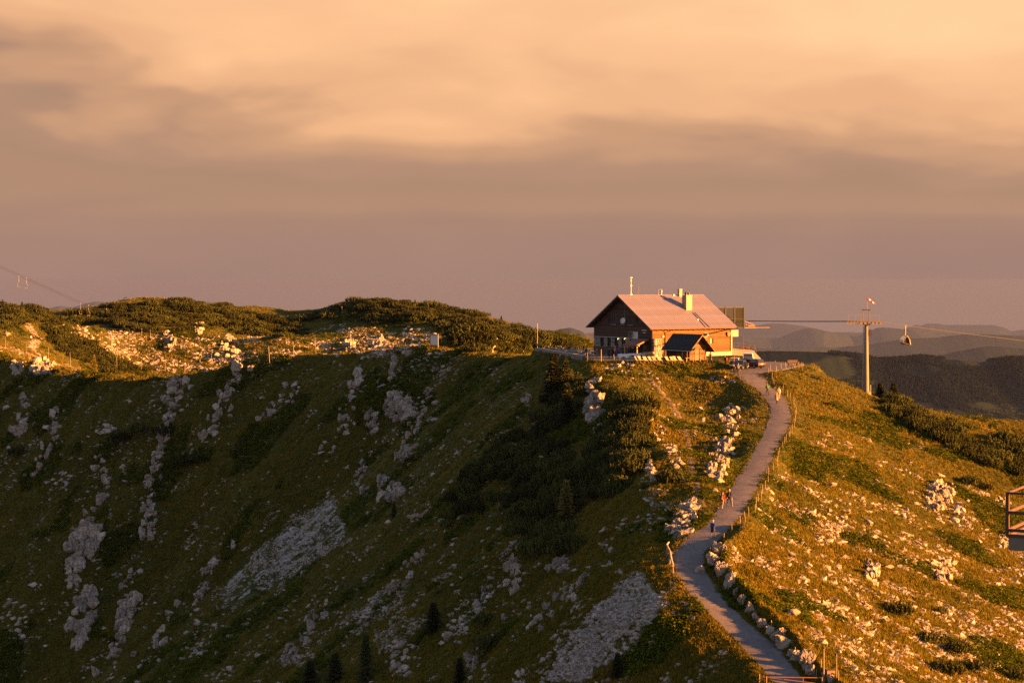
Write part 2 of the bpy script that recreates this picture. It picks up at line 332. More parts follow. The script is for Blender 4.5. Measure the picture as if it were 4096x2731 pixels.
def inside(poly, x, y):
    r = np.zeros(x.shape, bool); n = len(poly)
    for i in range(n):
        (x1, y1), (x2, y2) = poly[i], poly[(i + 1) % n]
        c = ((y1 > y) != (y2 > y)); r ^= c & (x < (x2 - x1) * (y - y1) / ((y2 - y1) if y2 != y1 else 1e-9) + x1)
    return r
def pdist(poly, x, y):
    cl = np.array([(*p, 0) for p in list(poly) + [poly[0]]]); return seg_near(cl, x, y)[0]
TERR = [(11.6, 311.5), (13.5, 303.5), (20, 300.5), (32, 302), (36.5, 309), (39, 322), (28, 340), (18, 352), (5.5, 354), (4.6, 345)]
PARK = [(33.5, 293), (40, 292), (44, 300), (50, 318), (46, 330), (39, 326), (36.6, 312)]
def height(x, y):
    e = tps(x, y)
    ds, side, zs = seg_near(SPINE[::2], x, y)
    w = np.full(x.shape, -1e9)
    for sx, sy, sz in SPINE[::2]:
        d = np.hypot(x - sx, y - sy); g = 1.0 if sy > 365 else 0.82
        w = np.maximum(w, sz - g * (np.sqrt(d * d + 9.0) - 3.0))
    # shoulders and shallow gullies of the shaded hillside
    far = sstep(2, 30, ds)
    w = w + far * (fbm(x / 26, y / 26, 3, 3) * 7 + fbm((x * 0.8 - y * 0.6) / 7, (x * 0.6 + y * 0.8) / 30, 5, 3) * 2.6)
    w = w + far * 0.20 * np.sin(w / 1.7 * 6.283 + 14 * fbm(x / 12, y / 12, 21, 2)) * sstep(-0.1, 0.15, fbm(x / 18, y / 18, 23, 2))
    k = sstep(-2.0, 2.0, ds * side)
    farhill = sstep(-1, 1, (y - 470) / 30)
    e = e + fbm(x / 14, y / 14, 8, 3) * (0.9 + 2.2 * farhill) + fbm(x / 40, y / 40, 9, 2) * (0.6 + 3 * farhill)
    z = e * (1 - k) + w * k
    z = z + fbm(x / 3.0, y / 3.0, 12, 3) * 0.7
    dr, sr, zr = seg_near(ROAD, x, y); berm = np.exp(-((dr - 3.1) / 0.8) ** 2) * (sr < 0) * (1 - sstep(184, 192, y)) * (1.15 + 0.6 * fbm(x / 3, y / 3, 33, 2)); z = z + berm
    for poly, zl, fall in ((PARK, -14.05, 4.0), (TERR, ZT, 3.2)):
        d = np.where(inside(poly, x, y), 0, pdist(poly, x, y)); q = 1 - sstep(0, fall, d)
        if poly is TERR: q = q * (1 - sstep(-0.25, 0.1, ds * side))
        z = z * (1 - q) + zl * q
    q = 1 - sstep(1.5, 3.6, dr)
    z = z * (1 - q) + (zr - 0.10) * q
    return z
# grid: columns of constant X/Y, rows of constant Y, dense where the picture looks
UC = np.concatenate([np.linspace(-0.46, -0.29, 14), np.linspace(-0.285, 0.285, 640), np.linspace(0.29, 0.46, 14)])
RW = np.concatenate([np.arange(66, 138, 4.0), np.arange(138, 330, 0.62), np.arange(330, 480, 0.7), np.arange(480, 660, 1.1), np.arange(660, 900, 6.0), np.linspace(910, 1000, 4)])
GX, GY = RW[:, None] * UC[None, :], np.repeat(RW[:, None], len(UC), 1)
GZ = height(GX, GY)
GS = GZ / GY; GM = np.maximum.accumulate(GS, 0)           # line-of-sight slope and its running maximum
def zat(x, y):
    x, y = np.atleast_1d(np.asarray(x, float)), np.atleast_1d(np.asarray(y, float)); u = x / y
    j = np.clip(np.searchsorted(UC, u) - 1, 0, len(UC) - 2); i = np.clip(np.searchsorted(RW, y) - 1, 0, len(RW) - 2)
    a = np.clip((u - UC[j]) / (UC[j + 1] - UC[j]), 0, 1); b = np.clip((y - RW[i]) / (RW[i + 1] - RW[i]), 0, 1)
    return (GZ[i, j] * (1 - a) + GZ[i, j + 1] * a) * (1 - b) + (GZ[i + 1, j] * (1 - a) + GZ[i + 1, j + 1] * a) * b
def hit(px, py):
    """where the line of sight through photograph pixels meets the ground: X, Y, Z, ok"""
    px, py = np.atleast_1d(np.asarray(px, float)), np.atleast_1d(np.asarray(py, float)); u = (px - CX) / F; s = -(py - HZ) / F
    j = np.clip(np.searchsorted(UC, u) - 1, 0, len(UC) - 2); Y = np.zeros(px.shape); ok = np.zeros(px.shape, bool)
    o = np.argsort(j); js, st = np.unique(j[o], return_index=True); st = list(st) + [len(o)]
    for q, jj in enumerate(js):
        ids = o[st[q]:st[q + 1]]; col = GM[:, jj]; i = np.searchsorted(col, s[ids]); good = (i < len(RW) - 8) & (i > 0)
        i = np.clip(i, 1, len(RW) - 1); c0, c1 = GM[i - 1, jj], GS[i, jj]
        t = np.clip((s[ids] - c0) / np.maximum(c1 - c0, 1e-9), 0, 1); Y[ids] = RW[i - 1] + t * (RW[i] - RW[i - 1]); ok[ids] = good
    X = u * Y; return X, Y, zat(X, Y), ok
def H(px, py):
    for k in range(40):
        X, Y, Z, ok = hit(px, py + 3 * k)
        if ok[0]: break
    return Vector((float(X[0]), float(Y[0]), float(Z[0])))
def G(x, y, dz=0.0): return Vector((x, y, float(zat(x, y)[0]) + dz))
def proj(x, y, z): return CX + x / y * F, HZ - z / y * F
# ---------------------------------------------------------------- ground materials and sheets
def ground_mat(name, g1, g2, g3, big=0.045, rock=0.0):
    m = bpy.data.materials.new(name); m.use_nodes = True; nt = m.node_tree; L = nt.links.new
    p = nt.nodes['Principled BSDF']; p.inputs['Roughness'].default_value = 0.95; p.inputs['Specular IOR Level'].default_value = 0.1
    v = N(nt, 'ShaderNodeTexCoord').outputs['Object']
    a = noise_node(nt, v, big, 5, 0.6, 0.4); b = noise_node(nt, v, 0.9, 5, 0.65); c = noise_node(nt, v, 4.5, 3, 0.6)
    col = mixrgb(nt, ramp(nt, a, [(0.38, (0, 0, 0)), (0.62, (1, 1, 1))]), g1, g2)
    col = mixrgb(nt, ramp(nt, b, [(0.45, (0, 0, 0)), (0.75, (1, 1, 1))]), col, g3)
    col = mixrgb(nt, 0.55, col, ramp(nt, c, [(0.3, (0.55, 0.55, 0.55)), (0.7, (1.3, 1.3, 1.3))]), 'MULTIPLY')
    L(col, p.inputs['Base Color'])
    bp = N(nt, 'ShaderNodeBump'); bp.inputs['Strength'].default_value = 0.9; bp.inputs['Distance'].default_value = 0.25
    L(math_node(nt, 'ADD', b, math_node(nt, 'MULTIPLY', c, 0.6)), bp.inputs['Height']); L(bp.outputs[0], p.inputs['Normal'])
    MATS[name] = m; return m
M_TURF = ground_mat('turf', (0.040, 0.050, 0.011), (0.080, 0.080, 0.016), (0.027, 0.032, 0.008))
def grid_faces(nr, nc):
    i = np.arange(nr - 1)[:, None] * nc + np.arange(nc - 1)[None, :]; i = i.ravel()
    return np.stack([i, i + 1, i + nc + 1, i + nc], 1)
# the mountain: the dense grid, then a skirt that falls to the valley
skx = []
for k, (yy, zz) in enumerate(((1120, -0.4), (1500, -0.75), (2100, -1.0))):
    skx.append(np.stack([UC * yy * (1 + 0.0 * k), np.full(len(UC), float(yy)), GZ[-1] * (1 + zz) + zz * 420 * 1.0 - 30], -1))
V = np.concatenate([np.stack([GX, GY, GZ], -1)] + [s[None] for s in skx], 0); nr, nc = V.shape[:2]
me = np_mesh('mountain_ground', V.reshape(-1, 3), grid_faces(nr, nc), M_TURF)
link('mountain_ground', me, kind='structure', label='grassy limestone mountain ridge and slopes', category='ground')

def road_mat():
    m = bpy.data.materials.new('asphalt'); m.use_nodes = True; nt = m.node_tree; L = nt.links.new; p = nt.nodes['Principled BSDF']; p.inputs['Roughness'].default_value = .95; p.inputs['Specular IOR Level'].default_value = .1
    v = N(nt, 'ShaderNodeTexCoord').outputs['Object']; a = noise_node(nt, v, .22, 4, .6, .8); b = noise_node(nt, v, 1.6, 5, .7); c = noise_node(nt, v, 9, 3, .6); e = noise_node(nt, mapping(nt, v, (1, .25, 1)), 1.1, 4, .6, 1.5)
    col = ramp(nt, a, [(.3, (.115, .103, .108)), (.7, (.152, .137, .142))]); col = mixrgb(nt, .7, col, ramp(nt, b, [(.3, (.72, .72, .73)), (.7, (1.2, 1.18, 1.15))]), 'MULTIPLY')
    col = mixrgb(nt, .8, col, ramp(nt, e, [(.47, (1, 1, 1)), (.5, (.68, .66, .65)), (.53, (1, 1, 1))]), 'MULTIPLY'); L(col, p.inputs['Base Color'])
    bp = N(nt, 'ShaderNodeBump'); bp.inputs['Strength'].default_value = .5; bp.inputs['Distance'].default_value = .04; L(math_node(nt, 'ADD', b, c), bp.inputs['Height']); L(bp.outputs[0], p.inputs['Normal']); MATS['asphalt'] = m; return m
M_ROAD = road_mat()
def road_mesh(extra=0.0, jit=0.015, m=None, dz=0.0):
    mb_v, mb_f = [], []; offs = (-1.0, -0.6, 0, 0.6, 1.0); tt = np.linspace(0, len(ROAD) - 1, 4 * len(ROAD)); R4 = np.stack([np.interp(tt, np.arange(len(ROAD)), ROAD[:, k]) for k in range(3)], 1); n = len(R4); jr = np.random.default_rng(int(extra * 100)); jl, jw = jr.normal(0, jit, n), jr.normal(0, jit, n)
    for i, p in enumerate(R4):
        t = R4[min(i + 2, n - 1)] - R4[max(i - 2, 0)]; t = t / np.hypot(t[0], t[1]); nx, ny = t[1], -t[0]
        w = 1.37 + extra + 0.10 * math.sin(i * 0.093) + 0.06 * math.sin(i * 0.43) + jw[i] + (max(0, (p[1] - 284)) / 12) * 1.3
        wl = w + jl[i] - jw[i] + (0.35 if abs(p[1] - 178) < 6 else 0)
        for o in offs: mb_v.append((p[0] + nx * o * (w if o > 0 else wl), p[1] + ny * o * (w if o > 0 else wl), p[2] - 0.03 + dz + 0.05 * (1 - o * o)))
    return np_mesh('road', np.array(mb_v), grid_faces(n, len(offs)), m or M_ROAD)
M_VERGE = mat('worn_verge', (0.10, 0.078, 0.055), .95, .45, 1.2, bump=.6, bscale=7)
link('road_verge', road_mesh(0.08, 0.04, M_VERGE, -0.035), kind='structure', label='worn dirt verge along both edges of the road', category='verge')
link('road', road_mesh(), kind='structure', label='narrow asphalt road climbing the ridge to the lodge', category='road')
# parking apron and terrace paving: thin slabs of their own
M_PAVE = mat('terrace_paving', (0.15, 0.125, 0.11), 0.9, 0.3, 0.6, bump=0.3, bscale=6)
def apron(name, poly, z, m, label):
    mb = MB(); mb.prism([(x, y, z - 0.25) for x, y in poly], (0, 0, 0.25)); return mb.build(name, m, kind='structure', label=label, category='pavement')
apron('parking_area', [(34.6, 293.5), (39.5, 293.2), (43, 300), (48.5, 317), (44.5, 328), (40, 325), (38, 314)], -13.99, M_ROAD, 'asphalt parking area beside the lodge')
apron('terrace', [(11.9, 311.8), (13.9, 304.8), (18, 302.8), (22.5, 303.6), (24.5, 309), (22.6, 314.8), (13.8, 328.2), (17, 350), (6.2, 352.5), (5.0, 345)], ZT + 0.04, M_PAVE, 'paved lodge terrace behind the stone wall')

# ---------------------------------------------------------------- far country: valley floor and receding ridges
M_VALLEY = ground_mat('valley_ground', (0.022, 0.030, 0.012), (0.05, 0.055, 0.02), (0.018, 0.024, 0.010), 0.0012)
def sheet():
    vs, fs = [], []; R = [1500, 9000, 18000, 30000, 45000]; n = 48
    for r in R: vs += [(r * math.sin(2 * math.pi * k / n), r * math.cos(2 * math.pi * k / n), -2000 if r > 1600 else -900) for k in range(n)]
    fs = [(i * n + k, i * n + (k + 1) % n, (i + 1) * n + (k + 1) % n, (i + 1) * n + k) for i in range(len(R) - 1) for k in range(n)] + [tuple(range(n - 1, -1, -1))]
    mb = MB(); mb.add(vs, fs); return mb
sheet().build('valley_floor', M_VALLEY, kind='structure', label='dim forested valley floor far below', category='ground')
def far_mat(name, forest, meadow, thr, sc_):
    m = bpy.data.materials.new(name); m.use_nodes = True; nt = m.node_tree; L = nt.links.new
    p = nt.nodes['Principled BSDF']; p.inputs['Roughness'].default_value = 1.0; p.inputs['Specular IOR Level'].default_value = 0.0
    v = N(nt, 'ShaderNodeTexCoord').outputs['Object']
    a = noise_node(nt, mapping(nt, v, (1, 0.6, 1)), sc_, 3, 0.45, 0.6)
    L(mixrgb(nt, ramp(nt, a, [(thr, (0, 0, 0)), (thr + 0.02, (1, 1, 1))]), forest, meadow), p.inputs['Base Color'])
    return m
KF = 3.0       # the far country lies tens of kilometres out
def ridge(name, d, prof, label, back=0.5, front=0.42, seed=0, rough=1.0, m=None, n=360, ext=900):
    """prof: skyline (px, py) in the photograph; the ridge stands at distance d with real front and back slopes"""
    d = d * KF; prof = sorted(prof); px = np.linspace(prof[0][0] - ext, prof[-1][0] + ext, n); k = d / F
    py = np.interp(px, [p[0] for p in prof], [p[1] for p in prof])
    out = np.maximum(prof[0][0] - px, 0) + np.maximum(px - prof[-1][0], 0); py = py + out * 0.12
    x0 = (px - CX) * k; z0 = -(py - HZ) * k + fbm(px / 22 + seed, px * 0 + seed, seed, 3) * 7 * k * rough
    rows = [(-2600, front * 0.8), (-1500, front * 0.9), (-900, front), (-550, front), (-300, front), (-180, front * 0.9), (-90, front * .8), (-40, front * .7), (-12, front * .4), (0, 0), (30, back * .6), (120, back)]
    rows = [(q * d / 4500, g) for q, g in rows]; V = []
    for off, g in rows:
        far = min(1, abs(off) / (600 * d / 4500)); xx = x0 + fbm(x0 / 900, np.full(n, off / 900.), seed + 5, 2) * 180 * far
        V.append(np.stack([xx, np.full(n, d + off) + fbm(x0 / 1500, np.full(n, off / 1200.), seed + 7, 2) * 780 * far, np.maximum(z0 - abs(off) * g + fbm(x0 / 780, np.full(n, off / 600.), seed + 3, 3) * 270 * far, -2050 if off < 0 else -3500)], -1))
    V = np.stack(V); me = np_mesh(name, V.reshape(-1, 3), grid_faces(len(rows), n), m)
    return link(name, me, kind='structure', label=label, category='hill'), V
M_R1 = far_mat('far_forest', (0.007, 0.012, 0.016), (0.022, 0.030, 0.024), 0.50, 0.0011)  # blue of the distant haze is mixed into the forest colour
M_R2 = far_mat('farther_forest', (0.016, 0.022, 0.016), (0.036, 0.042, 0.026), 0.56, 0.0005)
r1, V1 = ridge('forested_ridge', 2300, [(2900, 1412), (3000, 1408), (3074, 1403), (3231, 1406), (3340, 1411), (3426, 1419), (3512, 1438), (3626, 1431), (3684, 1425), (3788, 1438), (3926, 1448), (4029, 1432), (4300, 1430)],
               'dark forested ridge across the valley behind the lift tower', seed=1, rough=0.35, front=0.30, m=M_R1, n=420)
ridge('hazy_ridge', 7000, [(3600, 1450), (3729, 1428), (3830, 1405), (3926, 1388), (4000, 1386), (4096, 1394), (4400, 1400)], 'hazy wooded shoulder above the dark forested ridge', seed=2, rough=.35, m=M_R2, ext=500)
ridge('hazy_ridge', 11000, [(2900, 1395), (3340, 1390), (3478, 1378), (3616, 1354), (3746, 1350), (3857, 1337), (3977, 1337), (4096, 1347), (4400, 1350)], 'long pale ridge below the hanging chair', seed=3, rough=.4, m=M_R2)
ridge('hazy_ridge', 17000, [(2700, 1330), (2924, 1340), (3003, 1354), (3110, 1354), (3181, 1324), (3242, 1311), (3306, 1326), (3400, 1342), (3426, 1347), (3470, 1326), (3505, 1312), (3533, 1309), (3640, 1318), (3760, 1330), (4000, 1340), (4300, 1340)], 'pale double humped ridge left of the lift tower', seed=4, rough=.4, m=M_R2)
ridge('hazy_ridge', 24500, [(1900, 1335), (2150, 1324), (2300, 1340), (2450, 1318), (2600, 1332), (2750, 1322), (2850, 1330), (2985, 1308), (3081, 1293), (3131, 1294), (3200, 1302), (3330, 1328), (3560, 1330), (3650, 1305), (3664, 1298), (3684, 1302), (3705, 1294), (3753, 1294), (3775, 1299), (3977, 1300), (4020, 1312), (4046, 1325), (4096, 1318), (4400, 1320)],
      'faint flat topped ridge on the skyline behind the chair cable', seed=5, rough=.3, m=M_R2)
ridge('hazy_ridge', 10000, [(2050, 1380), (2150, 1340), (2198, 1328), (2240, 1316), (2283, 1310), (2320, 1322), (2363, 1344), (2500, 1380)], 'rounded hazy hill between the pine knoll and the lodge', seed=6, rough=.3, m=M_R2, ext=500)
ridge('hazy_ridge', 19500, [(100, 1245), (200, 1232), (240, 1224), (290, 1230), (340, 1215), (383, 1206), (425, 1209), (468, 1222), (560, 1250), (700, 1270)], 'faint hazy hill in the notch under the chairlift cable', seed=7, rough=.2, m=M_R2, ext=400)
ridge('hazy_ridge', 18500, [(850, 1262), (893, 1237), (948, 1224), (1000, 1231), (1050, 1232), (1150, 1248), (1204, 1256), (1300, 1290), (2100, 1330), (2300, 1335)], 'faint hazy hill in the gap between the two pine knolls', seed=8, rough=.2, m=M_R2, ext=400)

# ---------------------------------------------------------------- scattering with geometry nodes (only for what nobody could count)
def gn_scatter(name, pts, rot, scl, idx, objs, **k):
    me = bpy.data.meshes.new(name); me.from_pydata([], [], []); n = len(pts); me.vertices.add(n); me.vertices.foreach_set('co', np.asarray(pts, np.float32).ravel())
    for nm, ty, key, arr in (('rot', 'FLOAT_VECTOR', 'vector', rot), ('scl', 'FLOAT_VECTOR', 'vector', scl), ('idx', 'INT', 'value', idx)):
        at = me.attributes.new(nm, ty, 'POINT'); at.data.foreach_set(key, np.asarray(arr, np.int32 if ty == 'INT' else np.float32).ravel())
    o = link(name, me, **k)
    c = bpy.data.collections.new(name + '_source')
    for i, q in enumerate(objs): q.name = f'{name}_{i:02d}'; c.objects.link(q)
    ng = bpy.data.node_groups.new(name, 'GeometryNodeTree')
    ng.interface.new_socket('Geometry', in_out='INPUT', socket_type='NodeSocketGeometry'); ng.interface.new_socket('Geometry', in_out='OUTPUT', socket_type='NodeSocketGeometry')
    gi, go = ng.nodes.new('NodeGroupInput'), ng.nodes.new('NodeGroupOutput'); ip = ng.nodes.new('GeometryNodeInstanceOnPoints'); ci = ng.nodes.new('GeometryNodeCollectionInfo')
    ci.inputs['Collection'].default_value = c; ci.inputs['Separate Children'].default_value = True; ci.inputs['Reset Children'].default_value = True
    m2p = ng.nodes.new('GeometryNodeMeshToPoints'); ip.inputs['Pick Instance'].default_value = True; L = ng.links.new
    L(gi.outputs[0], m2p.inputs['Mesh']); L(m2p.outputs[0], ip.inputs['Points']); L(ci.outputs[0], ip.inputs['Instance'])
    for nm, dt, sock in (('rot', 'FLOAT_VECTOR', 'Rotation'), ('scl', 'FLOAT_VECTOR', 'Scale'), ('idx', 'INT', 'Instance Index')):
        a = ng.nodes.new('GeometryNodeInputNamedAttribute'); a.data_type = dt; a.inputs[0].default_value = nm; L(a.outputs[0], ip.inputs[sock])
    L(ip.outputs[0], go.inputs[0])
    md = o.modifiers.new('scatter', 'NODES'); md.node_group = ng
    return o
def src(me, nm='source'): return bpy.data.objects.new(nm, me)
# forest on the near far-off ridge
def fir_cone(h=9.0, seed=0):
    r = random.Random(seed); mb = MB(); n = 6
    for z0, z1, ra in ((0.05, 0.5, 0.26), (0.3, 0.75, 0.19), (0.55, 1.0, 0.12)):
        ring = [(ra * h * 0.8 * math.cos(6.283 * k / n + z0 * 9) * r.uniform(.7, 1.2), ra * h * 0.8 * math.sin(6.283 * k / n + z0 * 9) * r.uniform(.7, 1.2), z0 * h) for k in range(n)]
        mb.add(ring + [(0, 0, z1 * h)], [(k, (k + 1) % n, n) for k in range(n)])
    return mb.mesh('far_fir', mat('far_fir_needles', (0.007, 0.012, 0.015), 1.0, 0, rnd=0.3, spec=0.0), fix=False)  # needles tinted with haze blue, bluer than real firs
def far_forest():
    R = RNG; n = 60000; nr, nc = V1.shape[:2]; i = R.integers(3, 9, n); j = R.integers(20, nc - 21, n); a, b = R.random(n), R.random(n)
    P = (V1[i, j] * (1 - a)[:, None] + V1[i, j + 1] * a[:, None]) * (1 - b)[:, None] + (V1[i + 1, j] * (1 - a)[:, None] + V1[i + 1, j + 1] * a[:, None]) * b[:, None]
    q = fbm(P[:, 0] / 690, P[:, 1] / 480, 31, 3); px, py = proj(P[:, 0], P[:, 1], P[:, 2])
    wob = 70 * fbm(P[:, 0] / 150, P[:, 1] / 150, 37, 2); keep = (q > 0.0) & (px > 2850) & (px < 4250) & ~((px + wob < 3345) & (px > 3075) & (py < 1405 + (3345 - px) * .22 + wob * .3)); P = P[keep]; m = len(P)
    # a tuft of firs on the meadow crest
    c = np.stack([np.interp(R.uniform(2995, 3072, 60), [2900, 4300], [V1[9, :, 0].min(), V1[9, :, 0].max()])] * 3, 1)
    s = R.uniform(.18, .46, m)
    gn_scatter('distant_forest', P, np.stack([np.zeros(m), np.zeros(m), R.uniform(0, 6.28, m)], 1), np.stack([s, s, s], 1), R.integers(0, 2, m), [src(fir_cone(27, 1)), src(fir_cone(33, 2))], kind='stuff', label='dark conifer forest covering the ridge across the valley', category='forest')
far_forest()

# ---------------------------------------------------------------- the evening air
def haze():
    mb = MB(); mb.span((-100000, -600, -3600), (100000, 100000, 14)); 
    m = bpy.data.materials.new('haze_air'); m.use_nodes = True; nt = m.node_tree; nt.nodes.clear()
    v = N(nt, 'ShaderNodeVolumePrincipled'); v.inputs['Color'].default_value = (0.127, 0.172, 0.376, 1); v.inputs['Density'].default_value = 1.35e-5; v.inputs['Anisotropy'].default_value = 0.1
    o = N(nt, 'ShaderNodeOutputMaterial'); nt.links.new(v.outputs[0], o.inputs['Volume'])
    mb.build('haze', m, kind='stuff', label='thin evening haze filling the valley air', category='haze')
haze()

# ---------------------------------------------------------------- trodden paths
def trail(name, pix, w, m, label):
    pts = catmull([Vector((a, b, 0)) for a, b in pix], 14); X, Y, Z, ok = hit([p.x for p in pts], [p.y for p in pts]); V = []
    for i in range(len(X)):
        j, k = max(i - 1, 0), min(i + 1, len(X) - 1); tx, ty = X[k] - X[j], Y[k] - Y[j]; l = math.hypot(tx, ty) + 1e-6; ww = w * (1 + .25 * math.sin(i * 1.1) + .15 * math.sin(i * 2.7))
        for o in (-1, -.4, .4, 1): x, y = X[i] + ty / l * o * ww / 2, Y[i] - tx / l * o * ww / 2; V.append((x, y, float(zat(x, y)[0]) + (.09 if abs(o) < .9 else -.02)))
    link(name, np_mesh(name, np.array(V), grid_faces(len(X), 4), m), kind='structure', label=label, category='path')
M_DIRT = mat('trodden_dirt', (0.17, 0.125, 0.10), .95, .3, 1.5, bump=.5, bscale=6); M_GRAVEL = mat('pale_gravel', (0.26, 0.215, 0.185), .95, .3, 2, bump=.5, bscale=8)
trail('dirt_track', [(-40, 1378), (30, 1392), (110, 1412), (200, 1446), (260, 1462), (330, 1478)], 1.6, M_DIRT, 'pale dirt track along the shaded crest at the far left')
trail('gravel_trail', [(108, 1290), (120, 1312), (140, 1335), (150, 1352), (132, 1375), (128, 1395), (150, 1412)], 2.6, M_GRAVEL, 'pale gravel trail climbing the lit hill at the far left')
trail('footpath', [(2545, 1490), (2600, 1520), (2640, 1560), (2690, 1620), (2730, 1690), (2755, 1780), (2765, 1870), (2790, 1960), (2810, 2030)], 1.0, M_DIRT, 'stony footpath running down the spur left of the road')
# ---------------------------------------------------------------- rock
def rock_mat():
    m = bpy.data.materials.new('limestone'); m.use_nodes = True; nt = m.node_tree; L = nt.links.new
    p = nt.nodes['Principled BSDF']; p.inputs['Roughness'].default_value = 0.92; p.inputs['Specular IOR Level'].default_value = 0.15
    v = N(nt, 'ShaderNodeTexCoord').outputs['Object']; oi = N(nt, 'ShaderNodeObjectInfo')
    a = noise_node(nt, v, 1.6, 6, 0.65); b = noise_node(nt, mapping(nt, v, (1, 1, 3)), 5.0, 5, 0.7, 0.5)
    col = ramp(nt, a, [(0.25, (0.17, 0.15, 0.135)), (0.5, (0.32, 0.285, 0.258)), (0.75, (0.44, 0.395, 0.36))])
    col = mixrgb(nt, 0.8, col, ramp(nt, b, [(0.30, (0.30, 0.29, 0.28)), (0.42, (0.95, 0.95, 0.95)), (0.75, (1.1, 1.08, 1.05))]), 'MULTIPLY')
    och = noise_node(nt, N(nt, 'ShaderNodeNewGeometry').outputs['Position'], 0.35, 3, 0.6); col = mixrgb(nt, math_node(nt, 'MULTIPLY', ramp(nt, och, [(0.35, (0, 0, 0)), (0.65, (1, 1, 1))]), 0.45), col, mixrgb(nt, 1.0, col, (1.02, 0.86, 0.66), 'MULTIPLY'))
    hs = N(nt, 'ShaderNodeHueSaturation'); L(col, hs.inputs['Color']); L(math_node(nt, 'ADD', math_node(nt, 'MULTIPLY', oi.outputs['Random'], 0.6), 0.62), hs.inputs['Value']); L(hs.outputs[0], p.inputs['Base Color'])
    bp = N(nt, 'ShaderNodeBump'); bp.inputs['Strength'].default_value = 0.7; bp.inputs['Distance'].default_value = 0.12; L(b, bp.inputs['Height']); L(bp.outputs[0], p.inputs['Normal'])
    return m
M_ROCK = rock_mat()
def rock_mesh(seed, sub=2, cuts=11, squash=(1, 1, 0.75), rag=0.07):
    r = np.random.default_rng(seed); bm = bmesh.new(); bmesh.ops.create_icosphere(bm, subdivisions=sub, radius=1.0)
    P = np.array([v.co[:] for v in bm.verts])
    for _ in range(cuts):
        n = r.normal(size=3); n /= np.linalg.norm(n); d = r.uniform(0.36, 0.78); s = P @ n - d; P = P - np.outer(np.maximum(s, 0), n)
    P *= 1 + rag * (fbm(P[:, 0] * 3 + P[:, 2] * 1.7 + 9, P[:, 1] * 3 + P[:, 2] * 2.1, seed, 3)[:, None] * 2)
    P = P * np.array(squash) * r.uniform(0.85, 1.15, 3)
    for v, c in zip(bm.verts, P): v.co = c
    me = bpy.data.meshes.new('limestone_rock'); bm.to_mesh(me); bm.free(); me.materials.append(M_ROCK); return me
def crag_mesh(seed):
    # blocky crag: stacked joints cut into a squarish body
    r = np.random.default_rng(seed); bm = bmesh.new(); bmesh.ops.create_icosphere(bm, subdivisions=4, radius=1.0); P = np.array([v.co[:] for v in bm.verts])
    P = np.sign(P) * np.abs(P) ** 0.62
    for _ in range(14):
        n = r.normal(size=3); n /= np.linalg.norm(n); d = r.uniform(0.5, 0.95); s = P @ n - d; P = P - np.outer(np.maximum(s, 0), n)
    a = np.arctan2(P[:, 1], P[:, 0]); nj = 7; j = np.abs(((a * nj / 6.2832 + 0.6 * fbm(P[:, 2] * 1.3 + seed, a, seed, 2) + seed) % 1) - .5) * 2; k = np.abs(((P[:, 2] * 1.9 + 0.5 * fbm(a * 1.2, P[:, 2], seed + 3, 2) + .3) % 1) - .5) * 2
    crack = np.maximum(np.clip((j - .74) / .26, 0, 1), .8 * np.clip((k - .76) / .24, 0, 1)); cell = _hash(np.floor(a * nj / 6.2832 + seed), np.floor(P[:, 2] * 1.9 + .3), seed)
    rad = 1 - .30 * crack + .26 * (cell - .5) + .22 * fbm(P[:, 0] * 5 + P[:, 2] * 3, P[:, 1] * 5 + P[:, 2] * 4, seed + 5, 3)
    P = P * rad[:, None] * np.array((1.0, .8, .95)) * r.uniform(.9, 1.1, 3)
    for v, c in zip(bm.verts, P): v.co = c
    me = bpy.data.meshes.new('limestone_crag'); bm.to_mesh(me); bm.free(); me.materials.append(M_ROCK); return me
STONES = [rock_mesh(100 + i, 1, 9, (1.15, 0.9, 0.6 + 0.12 * (i % 3)), 0.1) for i in range(7)]
ROCKS = [rock_mesh(200 + i, 3, 20, (1.0, 0.85, 0.72), 0.17) for i in range(7)]
SLABS = [crag_mesh(300 + i) for i in range(6)]        # upright, for ledges and cliffs

def on_road(x, y, w=1.7): return seg_near(ROAD, x, y)[0] < w
BLD = [(22.2, 314), (13.2, 329), (28.5, 341), (44, 331), (52, 322), (37.5, 322.5), (39.8, 318), (33, 305.5), (25, 302.5)]
def busy(x, y): return on_road(x, y) | inside(TERR, x, y) | inside(PARK, x, y) | inside(BLD, x, y)
def pick(polys, n, seed, rag=0):
    """n random photograph pixels inside any of the polygons, dropped onto the visible ground"""
    r = np.random.default_rng(seed); out = []
    for poly in polys:
        xs, ys = [p[0] for p in poly], [p[1] for p in poly]; got = 0; k = 0
        while got < n and k < 60:
            px, py = r.uniform(min(xs), max(xs), 4 * n), r.uniform(min(ys), max(ys), 4 * n); m = inside(poly, px, py); px, py = px[m][:n - got], py[m][:n - got]; got += len(px); k += 1
            out.append(np.stack([px, py], 1))
    q = np.concatenate(out)
    if rag: q = q + rag * np.stack([fbm(q[:, 0] / 60, q[:, 1] / 60, 77, 3), fbm(q[:, 0] / 60, q[:, 1] / 60, 78, 3)], 1)
    X, Y, Z, ok = hit(q[:, 0], q[:, 1]); ok &= ~busy(X, Y)
    return X[ok], Y[ok], Z[ok], q[ok]
SUNNY = [(2870, 2240), (3010, 2020), (3180, 1760), (3400, 1690), (3700, 1810), (3960, 1960), (4110, 2060), (4110, 2740), (3440, 2740), (3250, 2560), (3000, 2330)]
LAWN = [(2480, 1490), (2680, 1520), (2960, 1580), (3020, 1700), (2950, 1900), (2850, 2060), (2700, 2110), (2560, 2000), (2620, 1750), (2560, 1600)]
